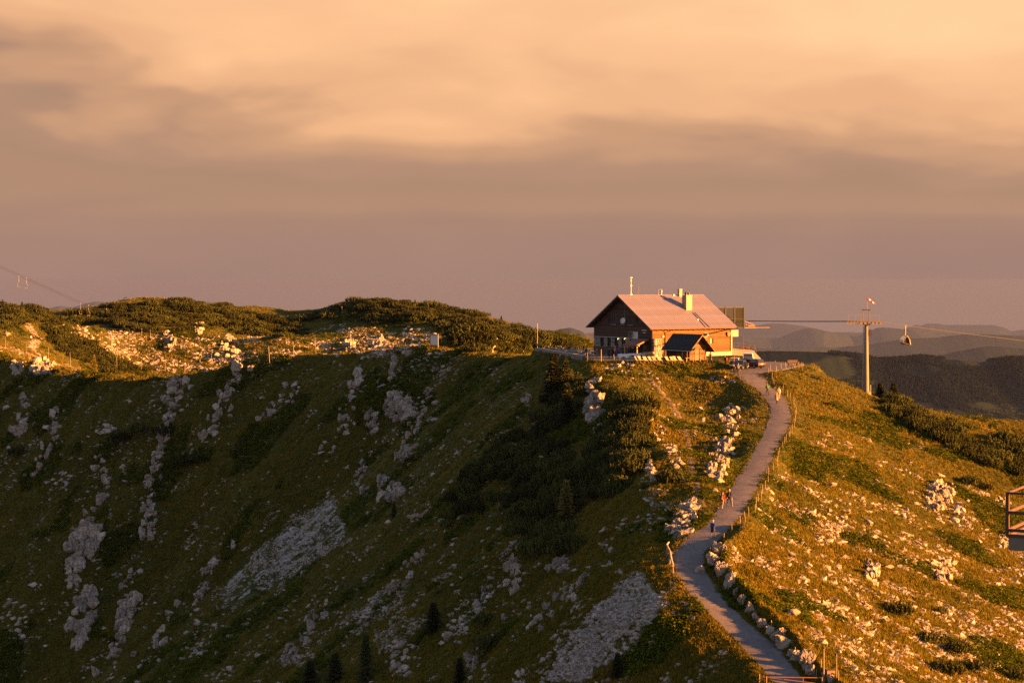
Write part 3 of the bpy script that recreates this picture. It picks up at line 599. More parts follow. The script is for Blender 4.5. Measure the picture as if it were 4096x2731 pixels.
SHADE = [(-20, 1420), (500, 1500), (1000, 1450), (1500, 1420), (2100, 1440), (2150, 1700), (1900, 2000), (2300, 2250), (2700, 2250), (2950, 2740), (-20, 2740)]
HILL = [(230, 1290), (420, 1300), (620, 1320), (900, 1350), (1180, 1360), (1350, 1340), (1480, 1290), (1700, 1290), (1740, 1340), (1760, 1400), (1500, 1410), (1100, 1425), (850, 1480), (650, 1490), (420, 1410), (300, 1340)]
SCREE = [[(1330, 1985), (1400, 2150), (1150, 2330), (900, 2450), (880, 2380), (960, 2240)], [(2560, 2290), (2660, 2420), (2550, 2590), (2330, 2731), (2180, 2731), (2270, 2560), (2420, 2400)],
         [(1620, 2330), (1660, 2350), (1400, 2530), (1370, 2480)], [(1190, 2590), (1220, 2620), (1120, 2670), (1090, 2640)], [(1730, 2010), (1660, 2080), (1640, 2060)], [(1750, 2430), (1700, 2530), (1480, 2620), (1500, 2530)]]
def strip_mask(X, Y, seed, thr, L=15.0, wd=3.2, rot=(0.93, -0.37)):
    u = X * rot[0] + Y * rot[1]; v = -X * rot[1] + Y * rot[0]; return fbm(u / L, v / wd, seed, 3) + 0.6 * fbm(X / 3, Y / 3, seed + 9, 2) > thr
M_SCREE = mat('scree_gravel', (0.24, 0.215, 0.198), .95, .45, 3.0, bump=1.0, bscale=9, detail=8)
def scree_sheet():
    # gravel lying in the scree runs: the ground's own cells inside the runs, lifted a little
    PX, PY = CX + GX / GY * F, HZ - GZ / GY * F; QX = PX + 110 * fbm(PX / 60, PY / 60, 77, 3); QY = PY + 110 * fbm(PX / 60, PY / 60, 78, 3); vis = GS >= GM - 1e-4; m = np.zeros(GX.shape, bool)
    for q in SCREE: m |= inside(q, QX, QY)
    m &= vis & (fbm(GX / 3, GY / 3, 81, 3) > 0.04); nr_, nc_ = GX.shape; f = grid_faces(nr_, nc_); f = f[m.ravel()[f].all(1)]; u, inv = np.unique(f, return_inverse=True)
    V = np.stack([GX, GY, GZ + 0.07], -1).reshape(-1, 3)[u]; link('scree', np_mesh('scree', V, inv.reshape(f.shape), M_SCREE), kind='structure', label='grey limestone scree runs on the shaded hillside', category='scree')
scree_sheet()
def stones():
    P, S = [], []
    def put(X, Y, Z, s0, s1, seed, power=2.5):
        r = np.random.default_rng(seed); n = len(X); s = s0 + (s1 - s0) * r.random(n) ** power; P.append(np.stack([X, Y, Z - 0.16 * s], 1)); S.append(s)
    def field(polys, n, seed, s0, s1, mask=None, power=2.5):
        X, Y, Z, q = pick(polys, n, seed, 110); m = mask(X, Y, q) if mask is not None else np.ones(len(X), bool); put(X[m], Y[m], Z[m], s0, s1, seed + 1, power)
    low = lambda q: np.clip((q[:, 1] - 1800) / 700, 0, 1) * 0.12 + np.clip((q[:, 0] - 3000) / 900, 0, 1) * 0.05
    field([SUNNY], 60000, 1, 0.08, 0.56, lambda X, Y, q: strip_mask(X, Y, 41, 0.265 - low(q)) | strip_mask(X, Y, 43, 0.285 - low(q), 9, 2.2) | (fbm(X / 1.6, Y / 1.6, 47, 2) + low(q) > 0.33), 3.0)
    field([LAWN], 5200, 3, 0.09, 0.5, lambda X, Y, q: strip_mask(X, Y, 51, 0.12, 14, 3, (0.2, -0.98)))
    field([SHADE], 30000, 5, 0.12, 0.62, lambda X, Y, q: strip_mask(X, Y, 61, 0.145, 20, 2.6, (-0.75, -0.66)) | strip_mask(X, Y, 67, 0.20, 10, 1.8, (-0.75, -0.66)) | (fbm(X / 3, Y / 3, 63, 2) > 0.30))
    field([HILL], 16000, 7, 0.15, 0.85, lambda X, Y, q: strip_mask(X, Y, 71, -0.02, 18, 5, (0.75, -0.66)))
    field(SCREE[:2], 12000, 9, 0.09, 0.42, lambda X, Y, q: fbm(X / 4, Y / 4, 81, 3) > -0.08, 1.8)
    field(SCREE[2:], 1800, 11, 0.08, 0.36, None, 1.8)
    field([[(1560, 1405), (1830, 1400), (1850, 1470), (1760, 1540), (1640, 1560), (1600, 1480)]], 900, 13, 0.12, 0.5)
    field([[(0, 1385), (250, 1440), (430, 1500), (220, 1530), (0, 1500)], [(620, 1500), (760, 1520), (700, 1600), (520, 1640)], [(760, 1520), (560, 1960), (500, 2100), (640, 1840)]], 800, 15, 0.12, 0.6, lambda X, Y, q: fbm(X / 4, Y / 4, 83, 2) > -0.02)
    field([[(3640, 1610), (4096, 1670), (4096, 1650), (3900, 1640)], [(1280, 1295), (1360, 1290), (1350, 1302), (1220, 1302)]], 220, 17, 0.1, 0.4)
    # the sides of the trail that climbs the spur and the road verges
    i = np.random.default_rng(5).integers(2, len(ROAD) - 2, 420); sd = np.random.default_rng(6).uniform(1.5, 2.6, 420) * np.where(np.random.default_rng(7).random(420) < .6, 1, -1)
    t = ROAD[i + 1] - ROAD[i - 1]; t /= np.hypot(t[:, 0], t[:, 1])[:, None]; X, Y = ROAD[i, 0] + t[:, 1] * sd, ROAD[i, 1] - t[:, 0] * sd; put(X, Y, zat(X, Y), 0.04, 0.14, 19)
    P, S = np.concatenate(P), np.concatenate(S); n = len(P); r = np.random.default_rng(2)
    rot = np.stack([r.normal(0, .3, n), r.normal(0, .3, n), r.uniform(0, 6.28, n)], 1); scl = S[:, None] * r.uniform(.65, 1.5, (n, 3)) * np.array([1, 1, .8])
    gn_scatter('loose_stones', P, rot, scl, r.integers(0, 7, n), [src(m) for m in STONES], kind='stuff', label='loose pale limestone stones and scree strewn over the slopes', category='stones'); return n
NST = stones()

# single boulders: the largest ones in the photograph, each an object
NB = [0]
def boulder(px, py, wp, label, group, r, me=None, tall=1.0, rz=None, sink=0.3):
    c = H(px, py); s = wp / F * c.y / 2
    o = link('boulder', me or r.choice(ROCKS), None, c + Vector((0, 0, s * (0.75 - sink * 1.2) * tall)), (r.gauss(0, .2), r.gauss(0, .2), rz if rz is not None else r.uniform(0, 6.28)), (s * r.uniform(.95, 1.2), s * r.uniform(.9, 1.2), s * tall * r.uniform(.85, 1.1)), label=label, cat='boulder', group=group)
    NB[0] += 1; return o
def boulders():
    r = random.Random(3)
    fields = [([SUNNY], 105, (24, 56), 'pale boulder in sunlit grass', 'boulders on the sunlit slope', lambda X, Y, q: (q[:, 1] > 1900) & strip_mask(X, Y, 41, 0.02)),
              ([SHADE], 80, (26, 64), 'grey boulder on shaded hillside', 'boulders on the shaded hillside', lambda X, Y, q: strip_mask(X, Y, 61, 0.06, 18, 3.0, (-0.75, -0.66))),
              ([LAWN], 22, (22, 46), 'pale boulder on the lawn slope', 'boulders below the lodge', None),
              ([HILL], 60, (18, 42), 'sunlit boulder behind the crest', 'boulders on the hill behind', lambda X, Y, q: strip_mask(X, Y, 71, 0.0, 18, 5, (0.75, -0.66))),
              (SCREE[1:2], 24, (26, 50), 'grey boulder in the scree', 'boulders in the scree', None)]
    for polys, n, (a, b), lab, grp, mask in fields:
        X, Y, Z, q = pick(polys, n * 8, len(lab)); m = mask(X, Y, q) if mask else np.ones(len(X), bool); q = q[m][:n]
        for px, py in q: wq = r.random() ** 2; boulder(px, py, a + (b - a) * wq, ('small ' if wq < .08 else 'big ' if wq > .5 else '') + lab + ', ' + near(px, py), grp, r, tall=r.uniform(.55, 1.0), sink=.38)
    for px, py, w, t, lab in [(2795, 2290, 60, 1.2, 'blocky boulder at the upper end of the roadside stone row'), (3180, 2465, 90, 1.0, 'broad pale boulder low on the sunlit slope beside a rubble patch'),
                              (3480, 2100, 46, 1.3, 'upright pointed boulder alone on the sunlit slope'), (3130, 1955, 26, 1.0, 'lone pale boulder near the fence by the middle of the road'), (3555, 1765, 22, .9, 'small squared boulder alone in the grass below the pine belt'),
                              (2300, 2290, 40, 1.1, 'rounded grey boulder below the lone golden spruce'), (1554, 2100, 40, 1.4, 'rounded boulder below the blocky outcrop on the shaded hillside')]:
        boulder(px, py, w, lab, None, r, tall=t)
    # row of boulders along the right edge of the road
    row = [(2872, 2222, 56, 1.2), (2862, 2262, 62, 1.2), (2880, 2302, 50, 1.4), (2920, 2345, 58, 1.5), (2942, 2385, 36, 1.3), (2968, 2415, 46, 1.1), (3000, 2445, 50, 1.1), (3024, 2478, 44, 1.0), (3052, 2508, 52, 1.0), (3082, 2535, 48, 1.0), (3118, 2556, 68, 1.1), (3135, 2592, 74, 1.1),
           (3160, 2625, 44, .9), (3180, 2640, 60, .9), (3232, 2668, 80, 1.2), (3248, 2702, 62, 1.0), (3305, 2712, 44, 1.0), (3330, 2722, 40, .9)]
    for px, py, w, t in row: boulder(px, py, w * 1.05, f'weathered boulder, {ordinal(len(row) - row.index((px, py, w, t)))} from the barrier in the roadside row', 'boulder row along the road', r, me=r.choice(SLABS), tall=t * 1.05, sink=.3)
boulders()

# rock outcrops: a thing made of its blocks
def outcrop(poly, n, wp, label, seed, kind='rock', tall=1.0, name='rock_outcrop'):
    n, wp = int(n * 1.5), wp * .80
    r = random.Random(seed); X, Y, Z, q = pick([poly], n, seed); i0 = int(np.argmax(q[:, 1])) if len(q) else 0
    base = Vector((float(X[i0]), float(Y[i0]), float(Z[i0]))); root = empty(name, base, label=label, cat='rock outcrop')
    lib = ROCKS if kind == 'rock' else SLABS
    if kind != 'rock': tall = 0.55 + 0.45 * tall
    for x, y, z, (px, py) in zip(X, Y, Z, q):
        s = wp / F * y / 2 * r.uniform(.55, 1.25); rz = r.gauss(0.2, .5) if kind != 'rock' else r.uniform(0, 6.28)
        link('rock_block', r.choice(lib), root, Vector((x, y, z)) - base + Vector((0, 0, s * .18)), (r.gauss(0, .14), r.gauss(0, .14), rz), (s * r.uniform(.9, 1.2), s * r.uniform(.85, 1.15), s * tall * r.uniform(.8, 1.25)))
    return root
E = lambda x, y, rx, ry, t=0.0: [(x + rx * math.cos(a) * math.cos(t) - ry * math.sin(a) * math.sin(t), y + rx * math.cos(a) * math.sin(t) + ry * math.sin(a) * math.cos(t)) for a in np.linspace(0, 6.283, 13)[:-1]]
OUT = [
    (E(1595, 1640, 62, 55), 26, 62, 'large bulging grey outcrop below the notice board knoll', 'slab', 1.2), (E(1488, 1690, 24, 50), 12, 46, 'narrow pillar outcrop left of the bulging outcrop', 'slab', 1.5),
    (E(1560, 1970, 52, 50), 20, 56, 'blocky grey outcrop in the middle of the shaded hillside', 'slab', 1.3), (E(1570, 1470, 14, 60, .12), 16, 30, 'upright rock edge left of the boulder field on the knoll', 'slab', 1.6),
    (E(1720, 1455, 95, 42, -.15), 40, 34, 'stepped boulder field on the knoll under the notice board', 'rock', .8), (E(1675, 1660, 26, 75, .2), 18, 32, 'broken rock rib right of the bulging outcrop', 'rock', 1.1), (E(1630, 1830, 36, 36), 12, 38, 'low leaning outcrop between the two large outcrops', 'slab', 1.0),
    (E(2378, 1640, 26, 60), 14, 60, 'tall pale cliff below the terrace corner', 'slab', 1.8), (E(2372, 1560, 22, 40), 8, 54, 'upper cliff block under the terrace corner', 'slab', 1.5), (E(2395, 1710, 24, 30), 10, 40, 'stacked ledges at the foot of the terrace cliff', 'rock', .8),
    (E(2480, 1475, 55, 24), 16, 38, 'broken rocks holding the terrace edge', 'rock', 1.0), (E(2600, 1520, 60, 30, .6), 12, 30, 'scattered rock steps at the top of the footpath', 'rock', .9),
    (E(2880, 1520, 70, 16, .2), 18, 24, 'low rock band under the lawn beside the parked cars', 'rock', 1.0), (E(2915, 1705, 42, 85, .15), 24, 40, 'lit rock wall left of the road near the upper walkers', 'slab', 1.4), (E(2875, 1855, 48, 95, .3), 28, 46, 'tall lit rock face left of the middle of the road', 'slab', 1.6),
    (E(2600, 1870, 18, 55, -.2), 14, 40, 'thin lit rock rib on the spur', 'slab', 1.4), (E(2700, 1830, 26, 70, -.35), 24, 40, 'chain of lit rocks beside the footpath on the spur', 'rock', 1.2), (E(2640, 1740, 20, 40), 8, 26, 'small lit crag above the mountain pines', 'slab', 1.2),
    (E(2745, 2060, 34, 50), 22, 58, 'bright lit crag left of the road above the bend', 'slab', 1.3), (E(2705, 2128, 42, 28), 18, 58, 'bright angular crag directly above the bend', 'slab', 1.1), (E(2560, 2100, 110, 38, -.25), 30, 38, 'ledge of pale rocks running left from the bend', 'rock', .9), (E(2430, 2170, 30, 60), 14, 40, 'shaded end of the rock ledge above the scree', 'rock', 1.1),
    (E(2050, 2310, 34, 70), 16, 48, 'tall shaded rock pinnacle beside the dark pines', 'slab', 1.6), (E(2245, 2270, 58, 22, -.1), 14, 46, 'row of shaded blocks below the golden spruce', 'slab', 1.1), (E(2030, 2010, 26, 60, .3), 10, 38, 'shaded rock fin inside the dark pine patch', 'slab', 1.4), (E(2110, 1610, 16, 34), 5, 40, 'single pointed rock fin right of the grass slope', 'slab', 1.5), (E(2170, 1860, 26, 36), 6, 34, 'half hidden rock in the dark pines', 'rock', 1.2),
    (E(1600, 2640, 85, 75), 30, 56, 'large rounded outcrop with a grassy cap at the bottom edge', 'rock', 1.1), (E(1830, 2510, 70, 34, -.7), 26, 48, 'heap of jointed rocks at the bottom of the shaded slope', 'rock', 1.0), (E(1890, 2640, 26, 50), 10, 40, 'small crag right of the jointed rock heap', 'slab', 1.2), (E(1480, 2450, 90, 22, -.55), 24, 36, 'line of piled rocks running down to the bottom edge', 'rock', .9), (E(2230, 2690, 50, 40), 22, 40, 'boulder pile at the foot of the scree run', 'rock', .9),
    (E(330, 2200, 50, 120, .35), 26, 72, 'long pale crag on the lower left hillside', 'slab', 1.5), (E(330, 2480, 44, 130, .25), 26, 62, 'second crag below the long pale crag', 'slab', 1.4), (E(500, 2480, 34, 90, .15), 20, 54, 'jointed crag right of the lower left crags', 'slab', 1.3), (E(640, 1800, 22, 150, .3), 24, 38, 'thin rock rib below the dark pine patch on the left', 'slab', 1.5), (E(610, 2060, 18, 110, 0), 16, 34, 'vertical rock rib on the left hillside', 'slab', 1.6),
    (E(430, 1722, 54, 20, -.1), 12, 52, 'flat pale slab on the upper left hillside', 'rock', .7), (E(240, 1930, 60, 40, -.4), 20, 38, 'loose rock cluster on the far left hillside', 'rock', .9), (E(60, 2480, 55, 90), 26, 38, 'pale rock cluster at the lower left edge', 'rock', 1.0), (E(170, 1470, 50, 34), 22, 44, 'pale crag under the track at the far left', 'slab', 1.3), (E(70, 1480, 22, 26), 8, 36, 'small crag at the far left edge under the track', 'slab', 1.4), (E(690, 1560, 26, 80, .5), 16, 34, 'slanting rock rib below the dip in the crest', 'slab', 1.4), (E(800, 2560, 60, 90, .6), 24, 44, 'broken rock run left of the long scree', 'rock', .9), (E(290, 2330, 30, 34), 8, 34, 'small broken crag between the two left crags', 'slab', 1.0),
    (E(3755, 1990, 52, 55), 22, 56, 'big fractured crag on the upper sunlit slope', 'slab', 1.2), (E(3830, 2040, 24, 26), 5, 60, 'block split from the big fractured crag', 'rock', 1.2), (E(3490, 2300, 24, 56), 12, 48, 'slender lit crag in the middle of the sunlit slope', 'slab', 1.6), (E(3770, 2280, 50, 50), 20, 44, 'jointed crag under the big fractured crag', 'slab', 1.2), (E(3210, 2370, 50, 60, -.5), 24, 46, 'tumbled lit crag above the boulder row', 'rock', 1.0), (E(3290, 2450, 45, 40, .5), 18, 44, 'lower half of the tumbled lit crag', 'rock', 1.0),
    (E(3110, 2290, 55, 30, .8), 24, 30, 'lit rubble patch right of the bend', 'rock', .8), (E(3240, 2540, 60, 40, .5), 40, 30, 'broad lit rubble patch near the barrier', 'rock', .8), (E(3400, 2560, 70, 26, .3), 22, 34, 'lit rubble band right of the barrier', 'rock', .9), (E(4020, 2020, 16, 44, -.4), 10, 30, 'lit crag beside the railed platform', 'slab', 1.2), (E(4010, 2170, 20, 34), 10, 32, 'lit crag below the railed platform corner', 'slab', 1.1), (E(3500, 2690, 60, 30), 10, 50, 'large blocks at the bottom edge of the sunlit slope', 'rock', 1.0), (E(3640, 2160, 70, 26, .5), 24, 34, 'lit rock litter left of the jointed crag', 'rock', .9),
    (E(1405, 1380, 18, 26), 7, 34, 'bright pointed crag behind the walkers on the crest', 'slab', 1.4), (E(1510, 1370, 30, 26), 14, 30, 'bright crag behind the three walkers on the crest', 'slab', 1.2), (E(1640, 1330, 40, 22), 16, 26, 'bright rock cluster left of the notice board', 'rock', 1.0), (E(795, 1330, 20, 44), 14, 30, 'bright vertical crag under the pines of the left knoll', 'slab', 1.3), (E(920, 1390, 40, 44), 22, 30, 'bright jointed crags in the middle of the far hillside', 'slab', 1.2), (E(680, 1370, 30, 40), 16, 28, 'bright crag beside the empty lift chairs', 'slab', 1.2), (E(470, 1410, 60, 24, .6), 22, 26, 'line of bright rocks below the pine belt of the far hillside', 'rock', 1.0), (E(25, 1330, 22, 16), 5, 30, 'bright rock beside the trail at the far left', 'rock', 1.2), (E(330, 1330, 50, 16, .5), 16, 24, 'bright rock band above the trail pines', 'rock', 1.0), (E(1965, 1380, 14, 26), 5, 30, 'lit rock in the pines right of the notice board', 'slab', 1.4), (E(2085, 1400, 8, 30), 4, 22, 'lit rock face left of the flagpole', 'slab', 1.5), (E(1760, 1305, 22, 8), 4, 30, 'pale slab in the pines above the notice board', 'rock', .8),
]
RIBS = [([(760, 1520), (690, 1640), (640, 1790), (600, 1960), (590, 2130)], 'long rock rib falling from the dip of the crest'), ([(420, 1830), (400, 1980), (350, 2080)], 'rock rib above the long pale crag'), ([(900, 1560), (850, 1680), (790, 1800)], 'thin rib right of the dark bush patch'), ([(1450, 1500), (1400, 1600), (1380, 1700), (1330, 1800)], 'broken rib left of the pillar outcrop'),
        ([(1180, 1560), (1120, 1620), (1060, 1680)], 'short rib on the upper middle hillside'), ([(1500, 1800), (1440, 1900), (1450, 1980)], 'broken rib left of the blocky outcrop'), ([(1700, 1560), (1690, 1650), (1650, 1760), (1600, 1850)], 'rib descending right of the bulging outcrop'), ([(560, 2250), (520, 2380), (480, 2560), (420, 2700)], 'long rib at the lower left'), ([(700, 2440), (640, 2560), (560, 2680)], 'rib between the lower crags and the scree'),
        ([(120, 1600), (80, 1700), (40, 1760)], 'rib at the far left edge'), ([(250, 1640), (200, 1760), (160, 1900)], 'rib across the far left hillside'), ([(1980, 2330), (1900, 2440), (1840, 2560)], 'rib left of the tall pinnacle'), ([(1680, 2230), (1600, 2330), (1520, 2420)], 'rib beside the short scree'), ([(980, 1480), (940, 1540), (900, 1600)], 'rib just below the left crest'), ([(2330, 2330), (2240, 2420), (2150, 2500)], 'rib left of the scree run'), ([(1300, 2440), (1230, 2540), (1150, 2640)], 'rib at the lower end of the long scree'), ([(880, 2200), (820, 2330), (760, 2440)], 'rib left of the long scree')]
def rib(pts, label, seed):
    r = random.Random(seed); line = catmull([Vector((a, b, 0)) for a, b in pts], 6); root = None
    for p in line:
        for _ in range(3 if r.random() < .6 else 1):
            c = H(p.x + r.gauss(0, 20), p.y + r.gauss(0, 16)); s_ = r.uniform(10, 46) / F * c.y / 2 * r.uniform(.7, 1.3)
            if root is None: root = empty('rock_rib', c, label=label, cat='rock outcrop')
            link('rock_block', r.choice(SLABS if r.random() < .6 else ROCKS), root, c - root.location + Vector((0, 0, s_ * .12)), (r.gauss(0, .16), r.gauss(0, .16), r.uniform(0, 6.28)), (s_ * r.uniform(.8, 1.3), s_ * r.uniform(.8, 1.2), s_ * r.uniform(.9, 1.7)))
for i, (pts, lab) in enumerate(RIBS): rib(pts, lab, 900 + i)
for i, (poly, n, wp, lab, kind, tall) in enumerate(OUT): outcrop(poly, n, wp, lab, 500 + i, kind, tall)

# ---------------------------------------------------------------- grass
def tuft(seed, n, h, spread, wid):
    r = random.Random(seed); mb = MB()
    for _ in range(n):
        a = r.uniform(0, 6.283); q = spread * math.sqrt(r.random()); bx, by = q * math.cos(a), q * math.sin(a); d = r.uniform(0, 6.283); ln = h * r.uniform(.5, 1.1); le = r.uniform(.15, .6) * ln
        sx, sy = -math.sin(d) * wid / 2, math.cos(d) * wid / 2; mx, my = bx + math.cos(d) * le * .35, by + math.sin(d) * le * .35; tx, ty = bx + math.cos(d) * le, by + math.sin(d) * le
        mb.add([(bx - sx, by - sy, -.05), (bx + sx, by + sy, -.05), (mx + sx * .8, my + sy * .8, ln * .6), (mx - sx * .8, my - sy * .8, ln * .6), (tx, ty, ln)], [(0, 1, 2, 3), (3, 2, 4)])
    return mb
def grass_mat(name, stops, trans=0.25):
    m = bpy.data.materials.new(name); m.use_nodes = True; nt = m.node_tree; nt.nodes.clear(); L = nt.links.new
    oi = N(nt, 'ShaderNodeObjectInfo'); geo = N(nt, 'ShaderNodeNewGeometry')
    big = noise_node(nt, geo.outputs['Position'], 0.07, 4, 0.6); f = math_node(nt, 'ADD', math_node(nt, 'MULTIPLY', oi.outputs['Random'], 0.45), math_node(nt, 'MULTIPLY', big, 0.62))
    c = ramp(nt, f, stops); p = N(nt, 'ShaderNodeBsdfDiffuse'); t = N(nt, 'ShaderNodeBsdfTranslucent'); mx = N(nt, 'ShaderNodeMixShader'); mx.inputs[0].default_value = trans
    L(c, p.inputs['Color']); L(c, t.inputs['Color']); L(p.outputs[0], mx.inputs[1]); L(t.outputs[0], mx.inputs[2]); o = N(nt, 'ShaderNodeOutputMaterial'); L(mx.outputs[0], o.inputs['Surface']); return m
M_GRASS = grass_mat('alpine_grass', [(0.2, (0.038, 0.046, 0.009)), (0.45, (0.102, 0.094, 0.011)), (0.65, (0.165, 0.124, 0.014)), (0.85, (0.25, 0.160, 0.024))])
M_HERB = grass_mat('alpine_herbs', [(0.2, (0.022, 0.034, 0.004)), (0.5, (0.058, 0.076, 0.007)), (0.85, (0.105, 0.115, 0.011))], .3)
def herb(seed):
    r = random.Random(seed); mb = MB()
    for _ in range(16):
        a = r.uniform(0, 6.283); q = .34 * math.sqrt(r.random()); c = Vector((q * math.cos(a), q * math.sin(a), r.uniform(.08, .34))); u = Vector((r.gauss(0, 1), r.gauss(0, 1), r.gauss(0, .5))).normalized() * .1; w = u.cross(Vector((r.gauss(0, .4), r.gauss(0, .4), 1))).normalized() * .085
        mb.add([c - u, c + w, c + u, c - w], [(0, 1, 2, 3)])
    return mb
def grass():
    r = RNG; n = 380000; px = r.uniform(-350, 4450, n); py = 1180 + 1750 * r.random(n)
    X, Y, Z, ok = hit(px, py); ok &= ~((on_road(X, Y, 1.25) | inside(TERR, X, Y) | inside(PARK, X, Y) | inside(BLD, X, Y))) & (Y < 660); sc_m = np.zeros(n, bool)
    for q in SCREE[:2]: sc_m |= inside(q, px, py)
    ok &= ~(sc_m & (r.random(n) < .9)); X, Y, Z, px, py = X[ok], Y[ok], Z[ok], px[ok], py[ok]; n = len(X)
    s = r.uniform(.55, 1.25, n) * (0.85 + 0.5 * np.clip((Y - 250) / 250, 0, 1)); ih = fbm(X / 9, Y / 9, 91, 3) > .12
    near = seg_near(ROAD, X, Y)[0]; s *= np.where(near < 3.2, .75, 1); s *= np.where(ih, 1.25, 1)
    idx = np.where(ih & (r.random(n) < .75), r.integers(4, 6, n), r.integers(0, 4, n))
    gn_scatter('grass', np.stack([X, Y, Z], 1), np.stack([r.normal(0, .12, n), r.normal(0, .12, n), r.uniform(0, 6.28, n)], 1), np.stack([s, s, s * r.uniform(.7, 1.2, n)], 1), idx,
               [src(tuft(1, 13, .34, .26, .045).mesh('tuft', M_GRASS, fix=False)), src(tuft(2, 12, .26, .3, .05).mesh('tuft', M_GRASS, fix=False)), src(tuft(3, 12, .42, .24, .04).mesh('tuft', M_GRASS, fix=False)), src(tuft(4, 11, .22, .32, .055).mesh('tuft', M_GRASS, fix=False)), src(herb(5).mesh('tuft', M_HERB, fix=False)), src(herb(6).mesh('tuft', M_HERB, fix=False))],
               kind='stuff', label='tufted alpine grass and herbs covering the slopes', category='grass')
grass()

# ---------------------------------------------------------------- mountain pines and spruces
def needle_mat(name, c, rnd=.5): return mat(name, c, 0.85, 0.35, 1.2, spec=0.15, rnd=rnd, trans=0.12, detail=2)
M_PINE = needle_mat('mountain_pine_needles', (0.054, 0.060, 0.012)); M_SPR = needle_mat('spruce_needles', (0.040, 0.046, 0.014)); M_SPRG = needle_mat('spruce_needles_golden', (0.11, 0.095, 0.022)); M_BARK = mat('bark', (0.09, 0.065, 0.05), .95, .3, 6)  # second spruce tone is paler and yellower than the first
def pine_shrub(seed, shoots=110, dens=16):
    """spreading mountain pine: upright candles of needles on a domed bush, radius about 1, height about 0.9"""
    r = random.Random(seed); mb = MB(); st = MB()
    for _ in range(9):
        a = r.uniform(0, 6.28); q = r.uniform(.4, .8); st.tube([(0, 0, -.05), (q * .5 * math.cos(a), q * .5 * math.sin(a), .14), (q * math.cos(a), q * math.sin(a), .36)], [.05, .035, .02], 5)
    for _ in range(shoots):
        a = r.uniform(0, 6.283); q = math.sqrt(r.random()); x, y = q * math.cos(a) * 1.0, q * math.sin(a) * 1.0; dome = .62 * math.sqrt(max(0, 1 - .8 * q * q)) * r.uniform(.45, 1.05)
        base = Vector((x, y, dome)); ax = Vector((x * .55 + r.gauss(0, .15), y * .55 + r.gauss(0, .15), 1)).normalized(); ln = r.uniform(.26, .46)
        for k in range(dens):
            t = k / dens; c = base + ax * ln * (t - .35); aa = r.uniform(0, 6.283); u = ax.cross(Vector((math.cos(aa), math.sin(aa), .3))).normalized(); l = .125 * (1.15 - .75 * t) * r.uniform(.8, 1.3); tip = c + (u * .75 + ax * .75) * l; w = ax.cross(u) * .036
            mb.add([c - w, c + w, tip + w * .4, tip - w * .4], [(0, 1, 2, 3)])
    return mb.mesh('foliage', M_PINE, fix=False), st.mesh('branches', M_BARK)
PINES = [pine_shrub(10 + i) for i in range(4)]
def spruce(seed, mt, whorls=24):
    """unit-height spruce: drooping tiers that narrow to a spire"""
    r = random.Random(seed); mb = MB(); tr = MB(); tr.tube([(0, 0, -.03), (0, 0, .5), (0, 0, .98)], [.028, .018, .003], 7)
    for k in range(whorls):
        t = k / (whorls - 1); z0 = .08 + .88 * t; R = .235 * (1 - t) ** .85 + .018; nb = 9 if t < .7 else 6
        for b in range(nb):
            a = 6.283 * b / nb + k * 1.3 + r.uniform(-.3, .3); l = R * r.uniform(.55, 1.2); z = z0 + r.uniform(-.03, .03); d = Vector((math.cos(a), math.sin(a), 0)); s = Vector((-math.sin(a), math.cos(a), 0)); dr = .35 - .5 * t
            for q in range(7):
                f = (q + .6) / 7; c = d * l * f + Vector((0, 0, z - dr * l * f + .06 * l * f * f)); wv = .035 * (1.25 - f) + .012
                for sg in (-1, 1):
                    tip = c + s * sg * wv * r.uniform(.7, 1.5) + d * .02 - Vector((0, 0, r.uniform(.0, .028)))
                    mb.add([c - d * .012 + Vector((0, 0, .006)), c + d * .016, tip + d * .016, tip - d * .002 - Vector((0, 0, .010))], [(0, 1, 2, 3)])
    for _ in range(16):
        c = Vector((r.gauss(0, .006), r.gauss(0, .006), r.uniform(.93, 1.0))); w = Vector((r.uniform(-1, 1), r.uniform(-1, 1), .2)) * .014; mb.add([c - w, c + Vector((0, 0, .02)), c + w, c - Vector((0, 0, .012))], [(0, 1, 2, 3)])
    return mb.mesh('crown', mt, fix=False), tr.mesh('trunk', M_BARK)
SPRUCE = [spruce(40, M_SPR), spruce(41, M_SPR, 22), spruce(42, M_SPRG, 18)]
def put_spruce(px, py, hp, label, kind=0, rz=0.0, wide=1.0, group=None):
    c = H(px, py + 10); h = (proj(*c)[1] - (py - hp * (.6 if c.y > 480 else 1))) / F * c.y; cr, tr = SPRUCE[kind]; root = empty('spruce_tree', c, rz, label=label, cat='tree', group=group)
    link('trunk', tr, root, scale=(h, h, h)); link('crown', cr, root, scale=(h * wide, h * wide, h)); return root
